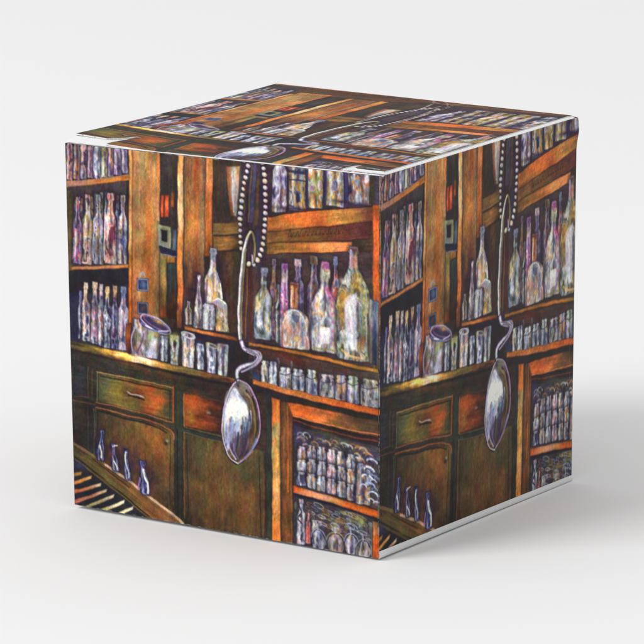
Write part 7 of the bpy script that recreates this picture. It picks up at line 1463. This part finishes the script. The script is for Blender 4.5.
["L",[538.4,682.7,531.9,716.3,519.4,750.9],6.0,"2a3468",{"a":0.8,"w1":1.7999999999999998}],
["L",[550.6,665.4,547.3,694.6,537.9,724.7],6.0,"3a4c90",{"a":0.8,"w1":1.7999999999999998}],
["L",[556.9,641.1,561.2,667.9,559.4,695.5],6.0,"241c28",{"a":0.8,"w1":1.7999999999999998}],
["L",[566.4,595.7,575.2,620.5,578.0,646.1],6.0,"1e1820",{"a":0.8,"w1":1.7999999999999998}],
["L",[548.4,582.5,560.3,599.1,566.2,616.5],6.0,"2c2430",{"a":0.8,"w1":1.7999999999999998}],
["L",[531.8,725.5,528.6,744.4,519.3,764.1],6.0,"5c6ab0",{"a":0.8,"w1":1.7999999999999998}],
["L",[571.9,652.1,573.2,675.4,568.4,699.5],6.0,"a08858",{"a":0.8,"w1":1.7999999999999998}],
["L",[553.3,706.8,548.5,727.1,537.7,748.4],6.0,"8890c0",{"a":0.8,"w1":1.7999999999999998}],
["D",[559.3,706.0],12.0,24.0,"7a5c38",0.5,{}],
["D",[540.8,740.0],15.0,12.0,"281c28",0.6,{}],
["D",[568.9,647.3],7.5,30.0,"8a7440",0.5,{}],
["L",[502.0,674.6,500.4,705.0,495.2,735.9],6.6000000000000005,"7c90d8",{"a":0.75,"w1":2.6400000000000006}],
["L",[520.3,669.5,517.2,706.6,510.3,744.3],7.199999999999999,"98b0ec",{"a":0.75,"w1":2.88}],
["L",[538.5,667.0,535.5,693.6,528.9,720.7],6.6000000000000005,"6c94dc",{"a":0.75,"w1":2.6400000000000006}],
["L",[553.8,649.3,550.8,675.8,544.2,702.9],6.0,"5c84d0",{"a":0.75,"w1":2.4000000000000004}],
["L",[560.0,632.9,561.6,656.1,559.6,679.8],4.800000000000001,"a8b8e8",{"a":0.75,"w1":1.9200000000000004}],
["L",[511.0,686.5,507.9,721.0,501.0,756.2],4.800000000000001,"a088d0",{"a":0.75,"w1":1.9200000000000004}],
["L",[489.8,676.3,491.3,701.0,489.2,726.2],4.199999999999999,"e8ecfc",{"a":0.75,"w1":1.6799999999999997}],
["L",[529.2,684.0,527.8,707.7,522.7,732.1],3.5999999999999996,"dce8fc",{"a":0.75,"w1":1.44}],
["L",[547.5,676.3,543.0,700.4,534.9,725.1],3.9000000000000004,"2c3c78",{"a":0.75,"w1":1.56}],
["L",[524.1,596.0,537.9,607.2,548.1,618.9],6.6000000000000005,"8c90cc",{"a":0.75,"w1":2.6400000000000006}],
["L",[506.0,588.0,515.3,599.8,520.9,612.0],5.4,"b0acdc",{"a":0.75,"w1":2.16}],
["L",[498.4,725.0,506.1,743.6,510.1,762.8],6.0,"6c48a8",{"a":0.75,"w1":2.4000000000000004}],
["L",[547.2,707.7,539.7,729.7,528.5,752.3],4.800000000000001,"3c2c3c",{"a":0.75,"w1":1.9200000000000004}],
["L",[566.2,613.9,572.3,639.0,574.8,664.7],6.0,"8a7440",{"a":0.75,"w1":2.4000000000000004}],
["L",[551.3,592.5,560.6,601.6,566.2,611.3],7.800000000000001,"a08c54",{"a":0.75,"w1":3.12}],
["L",[530.4,574.4,541.2,584.7,548.3,595.4],7.800000000000001,"7c7454",{"a":0.75,"w1":3.12}],
["P",[504.6,713.6,529.1,699.7,550.4,686.3,559.4,700.8,543.8,739.6,519.3,764.1,501.1,753.5],"3a2c34",{"a":0.6,"sm":1,"soft":7}],
["L",[507.5,723.7,510.3,744.3,519.3,761.5],4.800000000000001,"8a6cc0",{"a":0.7}],
["L",[529.0,710.2,525.7,731.6,522.4,753.1],3.0,"6c5038",{"a":0.7}],
["L",[492.2,731.1,501.1,748.2,513.2,765.0],4.800000000000001,"d8d8f4",{"a":0.7}],
["L",[524.5,557.0,503.1,577.9,487.6,608.6,475.8,652.0,473.7,696.8,481.4,735.2,496.4,764.7,519.1,774.7],3.3000000000000003,"e0dcf8",{}],
["L",[490.8,589.9,481.4,617.2,478.4,659.5],3.0,"a8b0d8",{"a":0.6}],
["L",[530.6,557.6,548.6,564.3,566.5,582.7,581.3,611.9,587.0,644.8,586.7,681.3,575.9,714.2,552.9,748.8,522.2,772.9],3.5999999999999996,"b894c0",{}],
["L",[577.5,703.5,565.1,731.4,540.6,758.5],4.800000000000001,"5c70b8",{"a":0.9}],
["L",[568.1,736.2,543.6,760.7],3.0,"c07040",{"a":0.7}],
["L",[518.5,557.8,524.3,575.2,527.5,561.8],3.5999999999999996,"3c3450",{}],
["C",[540.5,-124.8,554.6,-57.6,564.0,9.6],16.799999999999997,4.5,{"seed":9}],
["C",[596.9,-115.2,601.6,-57.6,596.9,0.0],16.799999999999997,4.5,{"seed":9}],
["L",[521.7,-148.8,564.0,-115.2,620.4,-144.0],3.5999999999999996,"b8b0b8",{"a":0.6}],
["L",[545.2,-158.4,573.4,-124.8,592.2,-96.0],3.5999999999999996,"a8a8b8",{"a":0.6}]
]
cv=Canvas("2c2428");cv.run(DATA);ART=cv.finish()
PR_R=.45
FLA=.86
WORLD=.86
LIGHTS=[("softbox",(-1.0,-1.7,1.5),(1.1,1.1),35.)]
# ------------------------------------------------------------------ scene
import bpy, math
from mathutils import Vector, Matrix
S=0.0508                                     # box edge, metres (a two inch favour box)
sc=bpy.context.scene; col=sc.collection
def mat(name,base=(.8,.8,.8),rough=.5,attr=False,spec=.5,bump=.0,scale=900,tint=0.):
    m=bpy.data.materials.new(name);m.use_nodes=True;nt=m.node_tree;b=nt.nodes['Principled BSDF']
    b.inputs['Base Color'].default_value=(*base,1);b.inputs['Roughness'].default_value=rough;b.inputs['Specular IOR Level'].default_value=spec
    tc=nt.nodes.new('ShaderNodeTexCoord');n=nt.nodes.new('ShaderNodeTexNoise');n.inputs['Scale'].default_value=scale;n.inputs['Detail'].default_value=4
    nt.links.new(tc.outputs['Object'],n.inputs['Vector'])
    if attr:
        a=nt.nodes.new('ShaderNodeAttribute');a.attribute_name='print';nt.links.new(a.outputs['Color'],b.inputs['Base Color'])
    if bump:
        u=nt.nodes.new('ShaderNodeBump');u.inputs['Strength'].default_value=bump;u.inputs['Distance'].default_value=.0001
        nt.links.new(n.outputs['Fac'],u.inputs['Height']);nt.links.new(u.outputs['Normal'],b.inputs['Normal'])
    r=nt.nodes.new('ShaderNodeMapRange');r.inputs['To Min'].default_value=rough-.06;r.inputs['To Max'].default_value=rough+.06
    nt.links.new(n.outputs['Fac'],r.inputs['Value']);nt.links.new(r.outputs['Result'],b.inputs['Roughness'])
    return m
M_print=mat('printed_card',rough=PR_R,attr=True,spec=.13,bump=.12)
M_card=mat('white_card',(.80,.80,.80),.6,bump=.2,spec=.3)
M_floor=mat('white_paper_sweep',(FLA,FLA,FLA),.85,spec=.1,scale=40)
def grid_mesh(name,Pos,cols,keep=None,m=M_print):
    h,w,_=Pos.shape;V=Pos.reshape(-1,3).astype(np.float32)
    i=np.arange(h*w).reshape(h,w);F=np.stack([i[:-1,:-1],i[1:,:-1],i[1:,1:],i[:-1,1:]],-1)
    if keep is not None:F=F[keep]
    F=F.reshape(-1,4).astype(np.int32);me=bpy.data.meshes.new(name)
    me.vertices.add(len(V));me.vertices.foreach_set('co',V.ravel())
    me.loops.add(F.size);me.loops.foreach_set('vertex_index',F.ravel())
    me.polygons.add(len(F));me.polygons.foreach_set('loop_start',np.arange(0,F.size,4,dtype=np.int32))
    me.update(calc_edges=True);me.polygons.foreach_set('use_smooth',np.ones(len(F),bool))
    if cols is not None:
        a=me.attributes.new('print','FLOAT_COLOR','POINT');c=np.ones((len(V),4),np.float32);c[:,:3]=cols.reshape(-1,3);a.data.foreach_set('color',c.ravel())
    me.materials.append(m);return me
def link(name,me,parent=None):
    o=bpy.data.objects.new(name,me);col.objects.link(o);o.parent=parent;return o
def tolin(c):return np.where(c<.04045,c/12.92,((c+.055)/1.055)**2.4)
def sample(u,v):                              # print colour at sheet position (u right, v down)
    return tolin(bil(ART,u*AW,v*AH+AH0))
def blerp(c,u,v):                             # c = TL,TR,BL,BR
    u=u[...,None];v=v[...,None];return (c[0]*(1-u)+c[1]*u)*(1-v)+(c[2]*(1-u)+c[3]*u)*v
def A(*p):return np.array(p,float)*S
TL=A(-.0036,-.0048,.9912);BL=A(.0025,.003,.005);BR=A(.9787,-.0016,.0006);TR=A(.9842,.0025,1.0021)
RT=A(.9826,.9806,1.0052);RB=A(.9775,.9734,-.0044);BT=A(.0022,.9807,1.0033);BB=A(.002,.978,-.003)
box=bpy.data.objects.new('favor_box',None);col.objects.link(box);box.empty_display_size=.01
box['label']='small square favour box printed with a painted bar of bottles and a hanging spoon';box['category']='gift box'
def shell(me,th,n):                           # card thickness: rim and inner face behind a printed grid
    pass
def panel(name,c,nu,nv,art,bulge,n,vmax=1.,extra=None):
    u,v=np.meshgrid(np.linspace(0,1,nu),np.linspace(0,vmax,nv))
    P=blerp(c,u,v);n=np.array(n,float);b=np.sin(math.pi*u)*np.sin(math.pi*v)*bulge*S
    e=np.minimum(np.minimum(u,1-u)*1.,1)      # edges roll over by a fraction of a millimetre
    r=.0045;k=np.clip(1-e/r,0,1);b=b-S*r*.6*k*k
    if extra is not None:b=b+extra(u,v)*S
    P=P+n*b[...,None];C=sample(*art(u,v))
    ed=np.minimum(np.minimum(u,1-u),np.minimum(v,1-v)*1.5)   # ink worn off the folds here and there
    wr=np.clip((.0042-ed)/.003,0,1)*np.clip((fbm(u*90,v*90,7)-.52)*6,0,1)*.3
    C=C*(1-wr[...,None])+np.array([.62,.60,.58])*wr[...,None]
    o=link(name,grid_mesh(name,P,C),box);return o
def slab(name,c,th,n,m=M_card,parent=box,inset=0.0):
    n=np.array(n,float);q=[c[0],c[1],c[3],c[2]];ctr=sum(q)/4;q=[x+(ctr-x)*inset for x in q]
    V=[tuple(x-n*S*.0008) for x in q]+[tuple(x-n*S*th) for x in q]
    F=[(0,1,2,3),(7,6,5,4)]+[(i,i+4,(i+1)%4+4,(i+1)%4) for i in range(4)]
    me=bpy.data.meshes.new(name);me.from_pydata(V,[],F);me.materials.append(m);me.update();return link(name,me,parent)
front=panel('front_panel',[TL,TR,BL,BR],640,740,lambda u,v:(u,v),.004,(0,-1,0))
slab('card_layer',[TL,TR,BL,BR],.010,(0,-1,0),parent=front,inset=.004)
def rb(u,v):                                  # the far top corner bellies outwards
    return .008*np.exp(-((v-.03)/.035)**2)*np.clip((u-.93)/.07,0,1)**1.5
side=panel('side_panel',[TR,RT,BR,RB],460,700,lambda u,v:(.9338*u+.0013*v+.0105,.0121*u+.9254*v+.0333),.003,(1,0,0),vmax=.985,extra=rb)
side['label']='right side panel, the same print in shade with a white lower fold'
slab('card_layer',[TR,RT,BR,RB],.010,(1,0,0),parent=side,inset=.006)
# white lower fold of the side: a rounded strip
u,t=np.meshgrid(np.linspace(0,1,120),np.linspace(0,1,10))
Pa=blerp([TR,RT,BR,RB],u,.9835-.003*(1-u)+t*(.0165+.003*(1-u)));Pa[...,0]+=S*(.0012+.002*np.sin(t*2.6)-.010*np.clip(t-.7,0,1)**1.2);link('bottom_flap',grid_mesh('bottom_flap',Pa,None,m=M_card),box)
# hidden sides
for nm,c,n in (('side_panel',[BT,TL,BB,BL],(-1,0,0)),('back_panel',[RT,BT,RB,BB],(0,1,0))):
    o=panel(nm,c,160,200,lambda u,v:(u,v),.002,n);slab('card_layer',c,.010,n,parent=o,inset=.006)
slab('bottom_panel',[BL,BR,BB,RB],.012,(0,0,-1),inset=.004)
# the lid springs up a little at its free left corner
def lift_at(u,v):return .0165*np.clip(1-u/.34,0,1)**1.4*np.clip(v,0,1)**2.2*np.clip((1.06-v)/.11,0,1)**.5
# dust flaps under the lid
def flap(u0,u1,nm='dust_flap'):
    u,v=np.meshgrid(np.linspace(u0,u1,60),np.linspace(.004,.996,120));P=blerp([BT,RT,TL,TR],u,v)
    w=np.clip(1-(1-u)/.02,0,1) if u1>.9 else np.clip(1-u/.02,0,1)
    P[...,2]+=S*(.0008-(.006 if u1>.9 else .001)*w*w+.8*lift_at(u,v)*np.clip((1.0-v)/.045,0,1)**.7);o=link(nm,grid_mesh(nm,P,None,m=M_card),box);return o
u,v=np.meshgrid(np.linspace(.004,.996,60),np.linspace(.965,1.0,8));P=blerp([BT,RT,TL,TR],u,v);P[...,2]+=S*.0012
link('tuck_flap',grid_mesh('tuck_flap',P,None,m=M_card),box)
flap(.0,.40);flap(.60,.999)
# lid
nu,nv=640,560
u,v=np.meshgrid(np.linspace(.0,1,nu),np.linspace(0,.992,nv))
P=blerp([BT,RT,TL,TR],u,v)
lift=lift_at(u,v)
P[...,2]+=S*(.0028+lift+.004*np.sin(math.pi*u)*np.sin(math.pi*v)-.002*np.clip((v-.975)/.012,0,1)**2)
uc=(u[:-1,:-1]+u[1:,1:])/2;vc=(v[:-1,:-1]+v[1:,1:])/2
def inpoly(poly,X,Y):
    r=np.zeros(X.shape,bool)
    for i in range(len(poly)):
        ax,ay=poly[i];bx,by=poly[(i+1)%len(poly)]
        if ay!=by:r^=((ay>Y)!=(by>Y))&(X<(bx-ax)*(Y-ay)/(by-ay)+ax)
    return r
cut=inpoly([(-.01,.950),(.10,.945),(.122,.925),(.150,.870),(.148,.93),(.125,1.01),(-.01,1.01)],uc,vc)
cut|=inpoly([(.862,.965),(.868,.925),(.882,.905),(.884,.940),(.90,.952),(1.01,.950),(1.01,.982),(.90,.980),(.872,.985)],uc,vc)
cut|=(uc>.979+.004*(vc<.02))&(vc<.965)
lid=link('lid',grid_mesh('lid',P,sample(.851*u+.104,.934*v-.158),keep=~cut),box);lid['label']='tuck-in lid carrying the same print, slit at both front corners'
so=lid.modifiers.new('card','SOLIDIFY');so.thickness=.0002;so.offset=-1;lid.data.materials.append(M_card);so.material_offset=0;so.material_offset_rim=1
# sweep
ys=[-6,-2,0,2,8];zs=[0]*5
V=[];Fc=[]
for y,z in zip(ys,zs):V+=[(-6,y,z-.0052*S),(6,y,z-.0052*S)]
for i in range(len(ys)-1):Fc.append((2*i,2*i+1,2*i+3,2*i+2))
me=bpy.data.meshes.new('backdrop');me.from_pydata(V,[],Fc);me.materials.append(M_floor);me.update();me.polygons.foreach_set('use_smooth',[True]*len(Fc))
bd=link('backdrop',me);bd['kind']='structure';bd.rotation_euler=(0,0,.5874)
# camera
cam=bpy.data.cameras.new('camera');co=bpy.data.objects.new('camera',cam);col.objects.link(co);sc.camera=co
r=Vector((.83292265,.55337201,-.00439054)).normalized();f=Vector((-.54071988,.81213976,-.21920541)).normalized();up=r.cross(f)
co.matrix_world=Matrix(((r.x,up.x,-f.x,7.4976*S),(r.y,up.y,-f.y,-10.05*S),(r.z,up.z,-f.z,3.3169*S),(0,0,0,1)))
cam.sensor_width=36;cam.lens=36*4825.6/644;cam.clip_start=.01;cam.clip_end=50
# light: soft white studio, big softbox on the left
w=bpy.data.worlds.new('World');sc.world=w;w.use_nodes=True;w.node_tree.nodes['Background'].inputs[0].default_value=(1,1,1,1);
nt=w.node_tree;tc=nt.nodes.new('ShaderNodeTexCoord');sp=nt.nodes.new('ShaderNodeSeparateXYZ');mr=nt.nodes.new('ShaderNodeMapRange')
nt.links.new(tc.outputs['Generated'],sp.inputs[0]);nt.links.new(sp.outputs['Z'],mr.inputs['Value']);mr.inputs['From Min'].default_value=.15;mr.inputs['From Max'].default_value=.65
mr.inputs['To Min'].default_value=WORLD*.22;mr.inputs['To Max'].default_value=WORLD;nt.links.new(mr.outputs['Result'],nt.nodes['Background'].inputs[1])
def softbox(name,loc,size,power,tgt=(.025,.025,.02)):
    l=bpy.data.lights.new(name,'AREA');l.shape='RECTANGLE';l.size,l.size_y=size;l.energy=power
    o=bpy.data.objects.new(name,l);col.objects.link(o);o.location=loc;o.rotation_euler=(Vector(tgt)-Vector(loc)).to_track_quat('-Z','Y').to_euler();return o
for a in LIGHTS:softbox(*a)
sc.view_settings.view_transform='Standard';sc.view_settings.look='None';sc.view_settings.exposure=0
sc.render.resolution_x=sc.render.resolution_y=1024;sc.render.engine='CYCLES'
